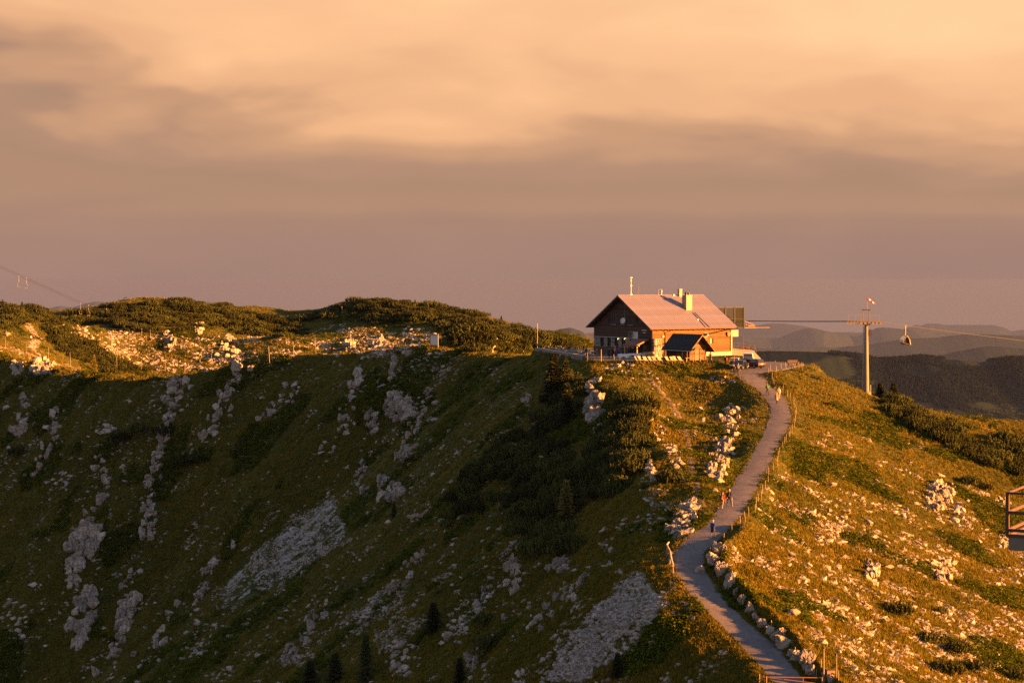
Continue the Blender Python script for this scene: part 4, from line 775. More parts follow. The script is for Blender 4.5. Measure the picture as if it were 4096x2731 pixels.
for a in [(2265, 2090, 175, 'young spruce glowing golden at the edge of the dark pines', 2, .3, 1.0), (2215, 1600, 190, 'tall dark spruce with a lit tip below the terrace wall', 0, 1.2, 1.15), (2262, 1560, 132, 'slimmer dark spruce beside the tall one below the terrace wall', 1, 2.0, 1.1), (2270, 1680, 150, 'dark spruce below the terrace cliff', 1, .2, 1.2), (2150, 1790, 110, 'short dark spruce at the left edge of the pine patch', 1, .8, 1.2),
          (1733, 2520, 115, 'dark bushy spruce beside the rounded outcrop', 0, .4, 1.5), (1463, 2725, 200, 'thin tall spruce in front of the rounded outcrop', 1, .9, .9), (1340, 2725, 120, 'broad dark spruce at the bottom edge', 0, 2.2, 1.6), (1240, 2740, 105, 'low dark spruce left of the broad one at the bottom edge', 1, 1.1, 1.7), (1840, 2735, 110, 'dark spruce at the bottom edge right of the outcrop', 0, 3.0, 1.2), (2470, 2700, 95, 'dark young spruce in the scree run', 0, .7, 1.4), (1575, 2060, 50, 'small dark spruce below the blocky outcrop', 1, .6, 1.2),
          (1012, 1292, 40, 'small spruce standing on the slope of the left knoll', 1, .1, 1.0), (1218, 1272, 28, 'lone small spruce at the left foot of the right knoll', 0, .9, 1.3), (1360, 1240, 38, 'small spruce beside the post on the right knoll', 1, 1.7, 1.2), (1660, 1220, 36, 'tallest little spruce on top of the right knoll', 0, .5, 1.2), (1720, 1222, 26, 'tiny spruce next to the tallest one on the right knoll', 1, 2.5, 1.2), (1758, 1226, 30, 'small spruce on the right shoulder of the right knoll', 0, .8, 1.2), (2005, 1275, 22, 'tiny spruce on the falling skyline of the right knoll', 1, .8, 1.2),
          (88, 1228, 36, 'small spruce on the far left skyline', 0, .8, 1.3), (131, 1236, 38, 'small twisted spruce on the left skyline beside its neighbour', 1, 1.8, 1.3), (10, 1215, 30, 'small spruce at the left edge of the skyline', 0, .2, 1.3), (526, 1232, 32, 'small spruce on the brow of the left knoll', 1, .2, 1.2), (580, 1290, 70, 'pale thin spruce among the pines of the left knoll', 2, .4, 1.1), (765, 1285, 60, 'bare looking spruce on the pine slope of the left knoll', 2, 2.4, 1.0), (243, 1275, 32, 'small dark spruce in the notch of the left skyline', 0, 2.4, 1.2),
          (375, 1475, 95, 'sparse spruce behind the fence at the dip of the crest', 2, .9, 1.2), (3958, 1790, 55, 'light spruce poking out of the pine belt on the sunny slope', 2, .9, 1.1), (3520, 1578, 46, 'dark bushy young spruce at the top of the pine belt', 0, .3, 2.0), (3575, 1590, 60, 'dark dense young spruce right of the lift tower', 0, 1.3, 1.7)]: put_spruce(*a)
PREG = [  # polygons in the photograph that mountain pine covers: pixels between shrubs, radius in metres, and how they read
    ([[(2235, 1500), (2330, 1520), (2350, 1620), (2260, 1700), (2170, 1760), (2140, 1700), (2190, 1580)], [(2040, 1760), (2160, 1760), (2290, 1850), (2330, 1960), (2290, 2100), (2290, 2220), (2120, 2250), (2060, 2100), (1990, 2020), (1790, 2150), (1770, 2110), (1880, 1890)]], 40, (1.2, 2.0), 'dark pine bush in the shaded patch', 'mountain pines in the shaded patch'),
    ([[(2440, 1640), (2540, 1560), (2590, 1600), (2600, 1780), (2560, 1830), (2540, 1920), (2480, 1990), (2360, 2010), (2300, 1900), (2400, 1780)]], 30, (1.0, 1.8), 'sunlit pine bush on the spur', 'sunlit mountain pines on the spur'),
    ([[(3490, 1590), (3560, 1600), (3700, 1650), (3850, 1720), (4110, 1770), (4110, 1930), (3900, 1850), (3700, 1740), (3550, 1660)]], 28, (1.0, 1.7), 'dark pine bush in the slope belt', 'mountain pines in the slope belt'),
    ([[(3800, 1648), (3960, 1652), (4000, 1640), (4096, 1652), (4096, 1680), (3990, 1668), (3830, 1662)]], 16, (1.0, 1.7), 'dark mountain pine bush on the right skyline', 'mountain pines on the right skyline'),
    ([[(0, 1205), (130, 1228), (215, 1258), (228, 1285), (120, 1290), (0, 1325)], [(160, 1268), (230, 1280), (330, 1350), (440, 1420), (520, 1465), (640, 1488), (420, 1495), (330, 1455), (230, 1400)]], 17, (1.2, 2.7), 'pine bush on the far left hill', 'mountain pines at the far left'),
    ([[(250, 1262), (470, 1222), (720, 1198), (860, 1212), (1010, 1248), (1180, 1290), (1255, 1335), (1200, 1352), (960, 1345), (850, 1300), (700, 1335), (560, 1320), (430, 1325), (300, 1300)]], 20, (1.2, 3.2), 'pine bush on the left knoll', 'mountain pines on the left knoll'),
    ([[(1195, 1285), (1400, 1212), (1600, 1196), (1850, 1218), (2050, 1290), (2200, 1350), (2310, 1388), (2330, 1396), (2140, 1397), (2080, 1414), (1850, 1405), (1780, 1340), (1720, 1290), (1600, 1295), (1470, 1300), (1400, 1270), (1300, 1280)]], 20, (1.2, 3.2), 'pine bush on the right knoll', 'mountain pines on the right knoll')]
def pines():
    r = random.Random(9); allp = []
    for polys, step, (r0, r1), lab, grp in PREG:
        for poly in polys:
            xs, ys = [p[0] for p in poly], [p[1] for p in poly]; y = min(ys)
            while y < max(ys):
                x = min(xs) + r.uniform(0, step)
                while x < max(xs):
                    qx, qy = x + r.uniform(-.45, .45) * step, y + r.uniform(-.4, .4) * step * .62
                    if inside(poly, np.array([qx]), np.array([qy]))[0] and fbm(np.array([qx / (step * 3)]), np.array([qy / (step * 1.6)]), 55, 2)[0] < .2: allp.append((qx, qy, r0 + (r1 - r0) * r.random() ** 1.6, lab, grp, r0 + (r1 - r0) * .12, r0 + (r1 - r0) * .5))
                    x += step
                y += step * .62
    single = [(3590, 2455, 1.5, 'dark mountain pine bush low on the sunlit slope'), (3760, 2455, .8, 'small pine bush right of the dark one on the sunlit slope'), (3720, 2570, 1.4, 'tall pine bush of the group at the lower right'), (3830, 2605, 1.3, 'middle pine bush of the group at the lower right'), (3790, 2690, 1.5, 'lowest pine bush of the group at the lower right'), (3905, 2680, 1.2, 'round pine bush of the group at the lower right'), (4070, 2720, 1.4, 'pine bush in the bottom right corner'),
              (3885, 1935, 1.5, 'flat pine bush below the belt on the sunny slope'), (3940, 1960, 1.2, 'pine bush next to the flat one below the belt'), (480, 1770, 2.6, 'dark pine bush at the left of the shaded hillside patch'), (560, 1735, 2.8, 'dark pine bush in the middle of the shaded hillside patch'), (660, 1745, 3.0, 'dark pine bush at the right of the shaded hillside patch'), (740, 1860, 3.0, 'dark pine bush below the shaded hillside patch'), (800, 1850, 2.4, 'smaller dark pine bush below the shaded hillside patch'), (75, 1820, 2.4, 'dark pine bush at the far left of the shaded hillside'),
              (1655, 1590, 1.2, 'dark bush in the cleft of the bulging outcrop'), (2700, 2055, 1.0, 'dark pine bush between the lit crags above the bend'), (2680, 1925, 1.6, 'dark round pine bush on the spur above the lit crags'), (2420, 1560, .9, 'small sunlit pine bush beside the terrace cliff'), (1960, 2600, 2.0, 'black pine bush right of the jointed rock heap'), (1640, 1850, 1.1, 'dark bush under the leaning outcrop'), (2210, 2180, 1.3, 'dark pine bush under the golden spruce'), (1940, 2500, 1.4, 'dark pine bush beside the jointed rock heap')]
    sz = []
    for p in allp:
        X, Y, Z, ok = hit(p[0], p[1]); sz.append((p[2] / max(Y[0], 1), X[0], Y[0], Z[0], bool(ok[0])))
    order = sorted(range(len(allp)), key=lambda i: -sz[i][0]); chosen = set(order[:300 - len(single)]); rest = []
    for i in order:
        _, X, Y, Z, ok = sz[i]
        if not ok or busy(np.array([X]), np.array([Y]))[0]: continue
        s = allp[i][2]; rz = r.uniform(0, 6.28); hh = s * (r.uniform(1.15, 1.75) if Y < 340 else r.uniform(.7, 1.05))
        if i in chosen:
            fo, br = PINES[i % 4]; o = link('mountain_pine', fo, None, (X, Y, Z - .1), (0, 0, rz), (s, s, hh), label=('small ' if s < allp[i][5] else 'large ' if s > allp[i][6] else '') + allp[i][3] + ', ' + near(allp[i][0], allp[i][1]), cat='pine bush', group=allp[i][4])
            if Y < 330: link('branches', br, o)
        else: rest.append((X, Y, Z - .1, rz, s, hh))
    for px, py, s, lab in single:
        c = H(px, py); fo, br = PINES[int(px) % 4]; o = link('mountain_pine', fo, None, c - Vector((0, 0, .1)), (0, 0, r.uniform(0, 6.28)), (s, s, s * r.uniform(1.1, 1.4)), label=lab, cat='pine bush'); link('branches', br, o)
    q = np.array(rest); n = len(q)
    gn_scatter('mountain_pine_thicket', q[:, :3], np.stack([0 * q[:, 3], 0 * q[:, 3], q[:, 3]], 1), q[:, [4, 4, 5]], np.arange(n) % 4, [src(p[0]) for p in PINES], kind='stuff', label='dense mountain pine thicket covering the knolls behind the crest', category='pine thicket')
    print('pines', len(allp), 'rest', n, 'stones', NST, 'boulders', NB[0])
pines()
# ---------------------------------------------------------------- the lodge
A = math.radians(34.0); HX, HY = 23.04, 315.0; HL, HW = 17.0, 16.05
WOODC = (0.150, 0.078, 0.030)
M_WOOD = mat('weathered_boards', (0.10, 0.053, 0.023), .8, .5, 2.2, stretch=(.35, .35, 6), rnd=.3, bump=.3, bscale=5)
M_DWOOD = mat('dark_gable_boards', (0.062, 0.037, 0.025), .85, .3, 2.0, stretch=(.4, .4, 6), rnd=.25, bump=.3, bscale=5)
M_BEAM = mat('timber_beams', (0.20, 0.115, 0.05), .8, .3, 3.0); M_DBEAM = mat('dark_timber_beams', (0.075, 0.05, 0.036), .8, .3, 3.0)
M_ROOF = mat('pale_sheet_roof', (0.158, 0.138, 0.185), .42, .16, 1.2, rnd=.05, spec=.5, stretch=(1, .3, 1)); M_SEAM = mat('roof_seams', (0.125, 0.10, 0.105), .6, 0)
M_STONE = mat('wall_stones', (0.25, 0.215, 0.19), .9, .35, 2.5, rnd=.35, bump=.4, bscale=9); M_MORT = mat('mortar', (0.11, 0.095, 0.085), .95, .2, 5)
M_PLAST = mat('cream_plaster', (0.33, 0.30, 0.25), .85, .12, 1.0, bump=.1); M_WIN = mat('dark_window_glass', (0.012, 0.014, 0.016), .12, 0, spec=.6); M_FRAME = mat('dark_window_frame', (0.085, 0.062, 0.048), .6, .15)
M_METAL = mat('galvanised_metal', (0.42, 0.41, 0.40), .45, .1, metal=.6); M_DMET = mat('dark_metal', (0.05, 0.05, 0.052), .5, .1, metal=.3); M_COPPER = mat('brown_downpipe', (0.16, 0.075, 0.045), .5, .15, metal=.3)
M_WHITE = mat('white_paint', (0.74, 0.72, 0.69), .6, .05); M_GREY = mat('grey_paint', (0.30, 0.30, 0.29), .6, .08)
M_SLATE = mat('dark_shingle_roof', (0.014, 0.015, 0.019), .85, .25, 3, rnd=.25)
HB = Vector((HX, HY, ZT + .04))
lodge = empty('mountain_lodge', HB, A, label='large timber mountain lodge with pale sheet metal roof above the terrace', cat='lodge')
ca, sa = math.cos(A), math.sin(A)
def c1(x, y): return 2100 + x / 2.352, 1080 + y / 2.352
def gab(x, y, off=0.0):        # crop pixel -> (y, z) on the gable wall (local x = -off)
    px, py = c1(x, y); r = (px - CX) / F; ox, oy = HX - ca * off, HY - sa * off; t = (ox - oy * r) / (sa + ca * r); Y = oy + ca * t; return t, -(py - HZ) / F * Y - HB.z
def sid(x, y, off=0.0):        # crop pixel -> (x, z) on the long wall (local y = -off)
    px, py = c1(x, y); r = (px - CX) / F; ox, oy = HX + sa * off, HY - ca * off; t = (oy * r - ox) / (ca - sa * r); Y = oy + sa * t; return t, -(py - HZ) / F * Y - HB.z
EZ = 4.75; RZ = 10.15; PIT = (RZ - EZ) / (HW / 2 + .9)          # eave and ridge height of the roof's upper face
def roofz(y): return RZ - PIT * abs(y - HW / 2)
def wallz(y): return roofz(y) - .32
core = MB(); core.prism([(.12, .12, -2.2), (.12, HW - .12, -2.2), (.12, HW - .12, wallz(HW) - .1), (.12, HW / 2, wallz(HW / 2) - .1), (.12, .12, wallz(0) - .1)], (HL - .24, 0, 0)); wall = core.build('wall', M_DWOOD, lodge)
# boards of the long wall, each a part, with the openings left free
def board_rows(z0, z1, h): 
    n = max(1, round((z1 - z0) / h)); return [(z0 + (z1 - z0) * i / n, z0 + (z1 - z0) * (i + 1) / n) for i in range(n)]
rb = random.Random(4)
PLX = sid(1703, 800)[0]                                           # where the white plinth starts
for z0, z1 in board_rows(.0, wallz(0), .235):
    spans = [(0, HL)] if z0 > .55 else [(0, PLX)]
    for a, b in spans:
        cuts = [a, b] + ([a + (b - a) * rb.uniform(.3, .7)] if b - a > 8 else []); cuts.sort()
        for u, v in zip(cuts[:-1], cuts[1:]):
            p = rb.uniform(0, .018); mb = MB(); mb.span((u + .004, .118, z0 + .008), (v - .004, -.0 - p, z1 - .008)); mb.build('plank', M_WOOD, wall)
# gable boards
def gab_limit(z):                                                 # y range of the gable at height z
    d = (RZ - .42 - z) / PIT; return max(0.0, HW / 2 - d), min(HW, HW / 2 + d)
WB = gab(800, 628)[1]                                             # lower edge of the boards over the stone storey
UPW = [gab(x0, y1)[::1] + gab(x1, y0) for x0, x1, y0, y1 in ((783, 803, 437, 495), (822, 858, 423, 505), (905, 941, 425, 507), (985, 1019, 430, 512), (1042, 1062, 447, 503), (905, 926, 290, 328))]
for z0, z1 in board_rows(WB, RZ - .5, .25):
    a, b = gab_limit(z1); a2, b2 = gab_limit(z0); segs = [(a, b)]
    for (ya, za, yb, zb) in UPW:
        lo, hi = min(ya, yb), max(ya, yb)
        if z1 > za + .02 and z0 < zb - .02: segs = [s for u, v in segs for s in (((u, lo), (hi, v)) if lo > u and hi < v else ((u, v),)) if s[1] - s[0] > .05]
    for u, v in segs:
        p = rb.uniform(0, .018); mb = MB(); mb.span((.118, u + .004, z0 + .008), (0 - p, v - .004, z1 - .008)); mb.build('plank', M_DWOOD, wall)
def window(y0, z0, y1, z1, sill=True, deep=.06):
    lo, hi = min(y0, y1), max(y0, y1); w = MB(); w.span((.11, lo, z0), (.112 - deep + .02, hi, z1)); o = w.build('window', M_WIN, lodge); f = MB(); t = .07
    for a, b in (((lo - t, z0 - t), (lo, z1 + t)), ((hi, z0 - t), (hi + t, z1 + t)), ((lo, z1), (hi, z1 + t)), ((lo, z0 - t), (hi, z0)), (((lo + hi) / 2 - .03, z0), ((lo + hi) / 2 + .03, z1))): f.span((.1, a[0], a[1]), (-.04, b[0], b[1]))
    f.build('frame', M_FRAME, o)
    if sill: s = MB(); s.span((-.16, lo - .12, z0 - .15), (-.045, hi + .12, z0 - .08)); s.build('sill', M_GREY, o)
for i, (ya, za, yb, zb) in enumerate(UPW): window(ya, za, yb, zb, sill=i in (1, 2, 3))
# stone storey of the gable: piers of laid stones with tall dark windows between
def stone_panel(parent, corner, ux, uz, w, h, nrm, seed, size=.34):
    """rough masonry: stones proud of a mortar bed, irregular courses"""
    r = random.Random(seed); corner, ux, uz, nrm = (Vector(q) for q in (corner, ux, uz, nrm)); mb = MB(); c0 = corner - nrm * .06
    mb.add([c0, c0 + ux * w, c0 + ux * w + uz * h, c0 + uz * h], [(0, 1, 2, 3)]); bed = mb.build('mortar_bed', M_MORT, parent); z = 0
    while z < h - .05:
        hh = min(size * r.uniform(.6, 1.1), h - z); x = 0
        while x < w - .04:
            ww = min(size * r.uniform(.7, 1.7), w - x)
            if w - x - ww < .1: ww = w - x
            g = .018; pts = []
            for sx, sz in ((0, 0), (1, 0), (1, 1), (0, 1)): pts.append((x + g + (ww - 2 * g) * sx + r.uniform(-.03, .03) * (0 if x + ww * sx in (0, w) else 1), z + g + (hh - 2 * g) * sz + r.uniform(-.03, .03)))
            cx, cz = sum(p[0] for p in pts) / 4, sum(p[1] for p in pts) / 4; pr = r.uniform(.02, .06)
            b = [corner + ux * p + uz * q - nrm * .05 for p, q in pts]; t = [corner + ux * (cx + (p - cx) * .86) + uz * (cz + (q - cz) * .86) + nrm * pr for p, q in pts]
            s = MB(); s.add(b + t, [(4, 5, 6, 7), (0, 1, 5, 4), (1, 2, 6, 5), (2, 3, 7, 6), (3, 0, 4, 7)]); s.build('stone', M_STONE, bed); x += ww
        z += hh
GB = gab(800, 722)[1]
xs = [666, 712, 742, 778, 808, 845, 875, 912, 943, 987]
ys = [gab(x, 680)[0] for x in xs]; ys[0] = HW
for i in range(0, 10, 2): stone_panel(lodge, (.0, ys[i], GB), (0, -1, 0), (0, 0, 1), ys[i] - ys[i + 1], WB - GB, (-1, 0, 0), 20 + i)
for i in range(1, 9, 2): window(ys[i + 1], GB + .12, ys[i], WB - .08, sill=False, deep=.02)
b = MB(); b.span((-.02, ys[9], -.3), (.1, HW, GB)); b.build('base_wall', M_DBEAM, lodge)
b = MB(); b.span((-.12, ys[9], WB - .09), (-.03, HW, WB + .03)); b.build('ledge_board', M_GREY, lodge)
b = MB(); b.span((.1, .25, -.2), (.04, ys[9], WB)); b.build('entrance_shade_panel', mat('recess_shade', (.02, .016, .013), .9, .2), lodge)  # flat near-black panel: the shade of the entrance recess is put into its colour
d0, d1 = gab(1003, 735), gab(1026, 695); b = MB(); b.span((.03, d1[0], d0[1]), (-.03, d0[0], d1[1])); k = b.build('notice_case', M_GREY, lodge); b = MB(); b.span((-.035, d1[0] + .12, d0[1] + .12), (-.05, d0[0] - .12, d1[1] - .12)); b.build('pane', M_WIN, k)
dd = gab(1130, 740)[0]; b = MB(); b.span((.03, dd - .55, 0), (-.02, dd + .55, 2.1)); k = b.build('door', M_FRAME, lodge); b = MB(); b.span((-.022, dd - .4, .9), (-.04, dd + .4, 1.95)); b.build('pane', M_WIN, k)
# poster with a grey mountain picture
def poster_mat():
    m = bpy.data.materials.new('grey_mountain_picture'); m.use_nodes = True; nt = m.node_tree; p = nt.nodes['Principled BSDF']; p.inputs['Roughness'].default_value = .6
    v = N(nt, 'ShaderNodeTexCoord').outputs['Generated']; f = noise_node(nt, mapping(nt, v, (1, 1, 1.6)), 3.2, 4, .6, .8)
    sx = N(nt, 'ShaderNodeSeparateXYZ'); nt.links.new(v, sx.inputs[0]); q = math_node(nt, 'ADD', math_node(nt, 'MULTIPLY', f, .8), math_node(nt, 'MULTIPLY', math_node(nt, 'SUBTRACT', .62, sx.outputs[1]), .55))
    nt.links.new(ramp(nt, q, [(.2, (.02, .02, .018)), (.42, (.10, .10, .09)), (.55, (.42, .42, .38)), (.72, (.55, .54, .50))]), p.inputs['Base Color']); return m
p0, p1 = gab(978, 645, .06), gab(1062, 582, .06); b = MB(); b.span((-.05, p1[0], p0[1]), (-.09, p0[0], p1[1])); pst = b.build('poster', poster_mat(), lodge); f = MB()
for a, c in (((p1[0] - .05, p0[1] - .05), (p0[0] + .05, p0[1])), ((p1[0] - .05, p1[1]), (p0[0] + .05, p1[1] + .05)), ((p1[0] - .05, p0[1]), (p1[0], p1[1])), ((p0[0], p0[1]), (p0[0] + .05, p1[1]))): f.span((-.03, a[0], a[1]), (-.11, c[0], c[1]))
f.build('frame', M_GREY, pst)
for x0, x1, y0, y1 in ((1100, 1146, 562, 571), (1108, 1140, 586, 594)):
    q0, q1 = gab(x0, y1, .03), gab(x1, y0, .03); b = MB(); b.span((-.025, q1[0], q0[1]), (-.06, q0[0], q1[1])); b.build('sign_board', mat('pinkish_sign', (.42, .34, .34), .7, .1), lodge)
for x in (873, 936):
    y, z = gab(x, 648, .3); l = MB(); l.lathe((-.3, y, z), [(0, .1), (.06, .06), (.07, -.02), (.05, -.07), (0, -.08)], 10); l.tube([(-.02, y, z + .1), (-.3, y, z + .14)], .02, 5)
    l.build('wall_lamp', mat('lit_lamp_glass', (.8, .7, .4), .4, 0, emit=((1, .72, .25), .45)), lodge)
# dish on its cable
y, z = gab(925, 478, .35); M3 = Matrix.Rotation(math.radians(-75), 3, 'Y') @ Matrix.Rotation(.25, 3, 'X'); d = MB(); d.lathe((-.35, y, z), [(0, 0), (.25, .02), (.42, .075), (.52, .13), (.53, .145), (.42, .09), (.25, .04), (0, .02)], 20, M=M3); dish = d.build('satellite_dish', mat('dish_white', (.55, .54, .52), .5, .05), lodge, smooth=True)
d = MB(); d.tube([(-.02, y, z - .1), (-.3, y, z)], .03, 6); d.tube([(-.35, y, z - .5), (-.85, y + .05, z - .05)], .018, 5); d.box((-.86, y + .05, z - .02), (.1, .08, .1)); d.build('feed_arm', M_GREY, dish)
d = MB(); y0, z0 = gab(938, 312, .03); d.tube([(-.04, y0, z0), (-.04, y0, z + .4)], .02, 5); d.build('cable_conduit', M_GREY, lodge)
# roof: two slopes of sheet panels with raised seams
roof = MB(); GO, RO = .97, .70
for sgn in (1, -1):
    yo = -.9 if sgn > 0 else HW + .9; yr = HW / 2; t = .2
    roof.prism([(-GO + .02, yo + sgn * .02, roofz(yo) - t), (-GO + .02, yr, RZ - t), (-GO + .02, yr, RZ - .03), (-GO + .02, yo + sgn * .02, roofz(yo) - .03)], (HL + GO + RO - .04, 0, 0))
rf = roof.build('roof', M_DBEAM, lodge)
npan = 44; pw = (HL + GO + RO) / npan; ln = math.hypot(HW / 2 + .9, RZ - EZ)
for sgn in (1, -1):
    yo = -.9 if sgn > 0 else HW + .9
    def rp(x, t, up): 
        yy = yo + (HW / 2 - yo) * t; nz = Vector((0, -sgn * PIT, 1)).normalized(); return Vector((x, yy, roofz(yy))) + nz * up
    pm = MB(); pm.add([rp(.012, 0, -.02), rp(pw - .012, 0, -.02), rp(pw - .012, 1, -.02), rp(.012, 1, -.02), rp(.012, 0, .012), rp(pw - .012, 0, .012), rp(pw - .012, 1, .012), rp(.012, 1, .012)], [(4, 5, 6, 7), (0, 1, 5, 4), (1, 2, 6, 5), (3, 0, 4, 7)]); pmesh = pm.mesh('roof_panel', M_ROOF)
    sm = MB(); sm.add([rp(-.011, 0, -.02), rp(.011, 0, -.02), rp(.011, 1, -.02), rp(-.011, 1, -.02), rp(-.010, 0, .035), rp(.010, 0, .035), rp(.010, 1, .035), rp(-.010, 1, .035)], [(4, 5, 6, 7), (0, 1, 5, 4), (1, 2, 6, 5), (3, 0, 4, 7)]); smesh = sm.mesh('roof_seam', M_SEAM)
    for i in range(npan): link('roof_panel', pmesh, rf, (-GO + i * pw, 0, 0))
    if sgn > 0:
        for i in range(1, npan): link('roof_seam', smesh, rf, (-GO + i * pw, 0, 0))
m_ = MB(); m_.prism([(-GO - .02, HW / 2 - .28, RZ - .09), (-GO - .02, HW / 2, RZ + .08), (-GO - .02, HW / 2 + .28, RZ - .09), (-GO - .02, HW / 2, RZ + .03)], (HL + GO + RO + .04, 0, 0)); m_.build('ridge_cap', M_ROOF, rf)
for xg in (-GO - .03, HL + RO + .001):
    for sgn, yo in ((1, -.93), (-1, HW + .93)):
        v = MB(); v.prism([(xg, yo, roofz(yo) - .26), (xg, HW / 2, RZ - .26), (xg, HW / 2, RZ + .02), (xg, yo, roofz(yo) + .02)], (.03, 0, 0)); v.build('verge_board', mat('verge_brown', (.13, .095, .08), .7, .15), rf)
for k in range(17):                                           # rafter tails under the sunny eave
    x = -.5 + k * (HL + .9) / 16; v = MB(); v.span((x - .06, -.82, roofz(-.82) - .36), (x + .06, .1, roofz(-.82) - .2)); v.build('rafter_tail', M_BEAM, rf)
gt = MB(); gt.tube([(-GO, -1.0, EZ - .14), (HL + RO, -1.0, EZ - .14)], .075, 8); gt.build('gutter', M_COPPER, rf); gt = MB(); gt.tube([(-GO, HW + 1.0, EZ - .14), (HL, HW + 1.0, EZ - .14)], .075, 8); gt.build('gutter', M_COPPER, rf)
# chimneys and masts
def chimney(x, y, w, h, name='chimney', cowl=False):
    zb = roofz(y) - .7; o = MB(); o.span((x - w / 2, y - w * .42, zb), (x + w / 2, y + w * .42, zb + h)); k = o.build(name, mat('chimney_sheet', (.25, .215, .165), .6, .25, 2), lodge, bevel=.02)
    t = MB(); t.span((x - w / 2 - .05, y - w * .42 - .05, zb + h), (x + w / 2 + .05, y + w * .42 + .05, zb + h + .07)); t.build('cap', M_GREY, k)
    if cowl:
        t = MB(); t.span((x - .32, y - .25, zb + h + .07), (x - .22, y + .25, zb + h + .42)); t.span((x + .2, y - .25, zb + h + .07), (x + .3, y + .25, zb + h + .42)); t.tube([(x - .36, y, zb + h + .45), (x, y, zb + h + .6), (x + .34, y, zb + h + .42)], .16, 8); t.build('cowl', M_DMET, k)
        s = MB()
        for u in (-.45, -.15, .15, .45): s.span((x - w / 2 - .015, y - .06 + u * w, zb + .2), (x - w / 2 - .002, y - .03 + u * w, zb + h))
        s.build('sheet_joint', M_SEAM, k)
def slope_at(x, y):            # crop pixel on the sunny roof slope -> local x, y
    best = None
    for yy in np.linspace(-.9, HW / 2, 120):
        u, z = sid(x, y, -yy); e = abs(z - roofz(yy))
        if best is None or e < best[0]: best = (e, u, yy)
    return best[1], best[2]
cxx, cyy = slope_at(1552, 388); chimney(cxx, cyy + .75, 1.3, 2.9, cowl=True)
def ridge_x(x): return sid(x, 0, -HW / 2)[0]
chimney(ridge_x(1445), HW / 2 - .35, .6, 1.85)
def mast(x, h, r, mt, name='mast', ext=()):
    lx = ridge_x(x); o = MB(); o.tube([(lx, HW / 2, RZ - .05), (lx, HW / 2, RZ + h)], [r, r * .7], 8)
    for z, s in ext: o.box((lx, HW / 2, RZ + z), (s, s * .6, .09))
    return o.build(name, mt, lodge)
mast(998, 2.95, .05, M_WHITE, 'weather_mast', ((2.95, .42), (1.6, .3), (2.5, .22), (.1, .4))); mast(1068, 1.65, .05, mat('rusty_pipe', (.16, .09, .06), .7, .2), 'vent_pipe'); mast(1256, .95, .03, M_GREY, 'thin_antenna')
lx = ridge_x(1282); o = MB(); o.tube([(lx, HW / 2, RZ), (lx, HW / 2, RZ + .55)], .12, 10); o.tube([(lx, HW / 2, RZ + .5), (lx, HW / 2, RZ + .8)], .17, 10); o.tube([(lx - .45, HW / 2, RZ + .95), (lx + .3, HW / 2, RZ + .95)], .02, 5); o.build('steel_flue', M_METAL, lodge)
lx, ly = slope_at(1398, 243); o = MB(); o.lathe((lx, ly, roofz(ly)), [(.18, -.1), (.18, .1), (.1, .24), (0, .27)], 10); o.build('roof_vent', M_WHITE, lodge); lx, ly = slope_at(1625, 470); o = MB(); o.lathe((lx, ly, roofz(ly)), [(.12, -.1), (.12, .12), (.07, .2), (0, .22)], 10); o.build('roof_vent', M_WHITE, lodge)
for xa, xb in ((1580, 1700), (1600, 1735)):                      # dark streaks of water pipes below the chimney
    q0, q1 = slope_at(xa, 405), slope_at(xb, 540); o = MB(); o.tube([(q0[0], q0[1], roofz(q0[1]) + .09), (q1[0], q1[1], roofz(q1[1]) + .09)], .045, 5); o.build('roof_cable', M_DMET, rf)
# long wall: downpipe, window, vent, lamps, plinth, door
x, z = sid(1318, 700); o = MB(); o.tube([(x + .45, -.95, EZ - .2), (x + .45, -.9, EZ - .45), (x, -.12, EZ - .75), (x, -.12, 0)], .075, 8); o.build('downpipe', M_COPPER, lodge)
def plate(x0, x1, y0, y1, mt, name, d=.07, off=.02): 
    a, b = sid(x0, y1), sid(x1, y0); o = MB(); o.span((a[0], -off, a[1]), (b[0], -off - d, b[1])); return o.build(name, mt, lodge)
plate(1289, 1306, 614, 636, M_PLAST, 'fuse_box', .12); plate(1753, 1772, 643, 690, M_WIN, 'window', .03, .03); plate(1738, 1752, 643, 690, M_PLAST, 'window_shutter', .05, .03); plate(1685, 1716, 585, 640, mat('raw_panel', (.30, .16, .07), .8, .3), 'panel', .05); plate(1896, 1925, 583, 612, M_FRAME, 'floodlight_box', .25); plate(1901, 1921, 612, 622, M_BEAM, 'box_bracket', .2)
x, z = sid(1702, 606); o = MB(); o.lathe((x, -.3, z), [(.3, -.16), (.34, -.05), (.26, .14), (.1, .24), (0, .26)], 12); o.build('horn_speaker', M_METAL, lodge, smooth=True)
o = MB(); o.span((PLX, .1, -2.6), (HL - .1, -.09, .62)); pl = o.build('plinth', M_PLAST, lodge); a, b_ = sid(1857, 905), sid(1893, 812); o = MB(); o.span((a[0], -.1, a[1] - .2), (b_[0], -.13, b_[1])); dr = o.build('door', mat('tan_door', (.36, .24, .15), .7, .12), lodge); o = MB(); o.span((b_[0], -.1, a[1] - .2), (b_[0] + .38, -.125, b_[1])); o.build('door_gap_shade', M_WIN, dr)  # dark plate beside the door stands in for the shade in its gap
o = MB(); o.span((HL - .02, .3, EZ - 1.65), (HL + 1.95, 5.5, EZ - .55)); o.build('balcony_box', mat('pink_render', (.36, .27, .23), .8, .1), lodge); o = MB(); o.span((HL + .001, .5, -2.6), (HL + .75, 6, EZ - 1.66)); o.build('annex_wall', M_PLAST, lodge)
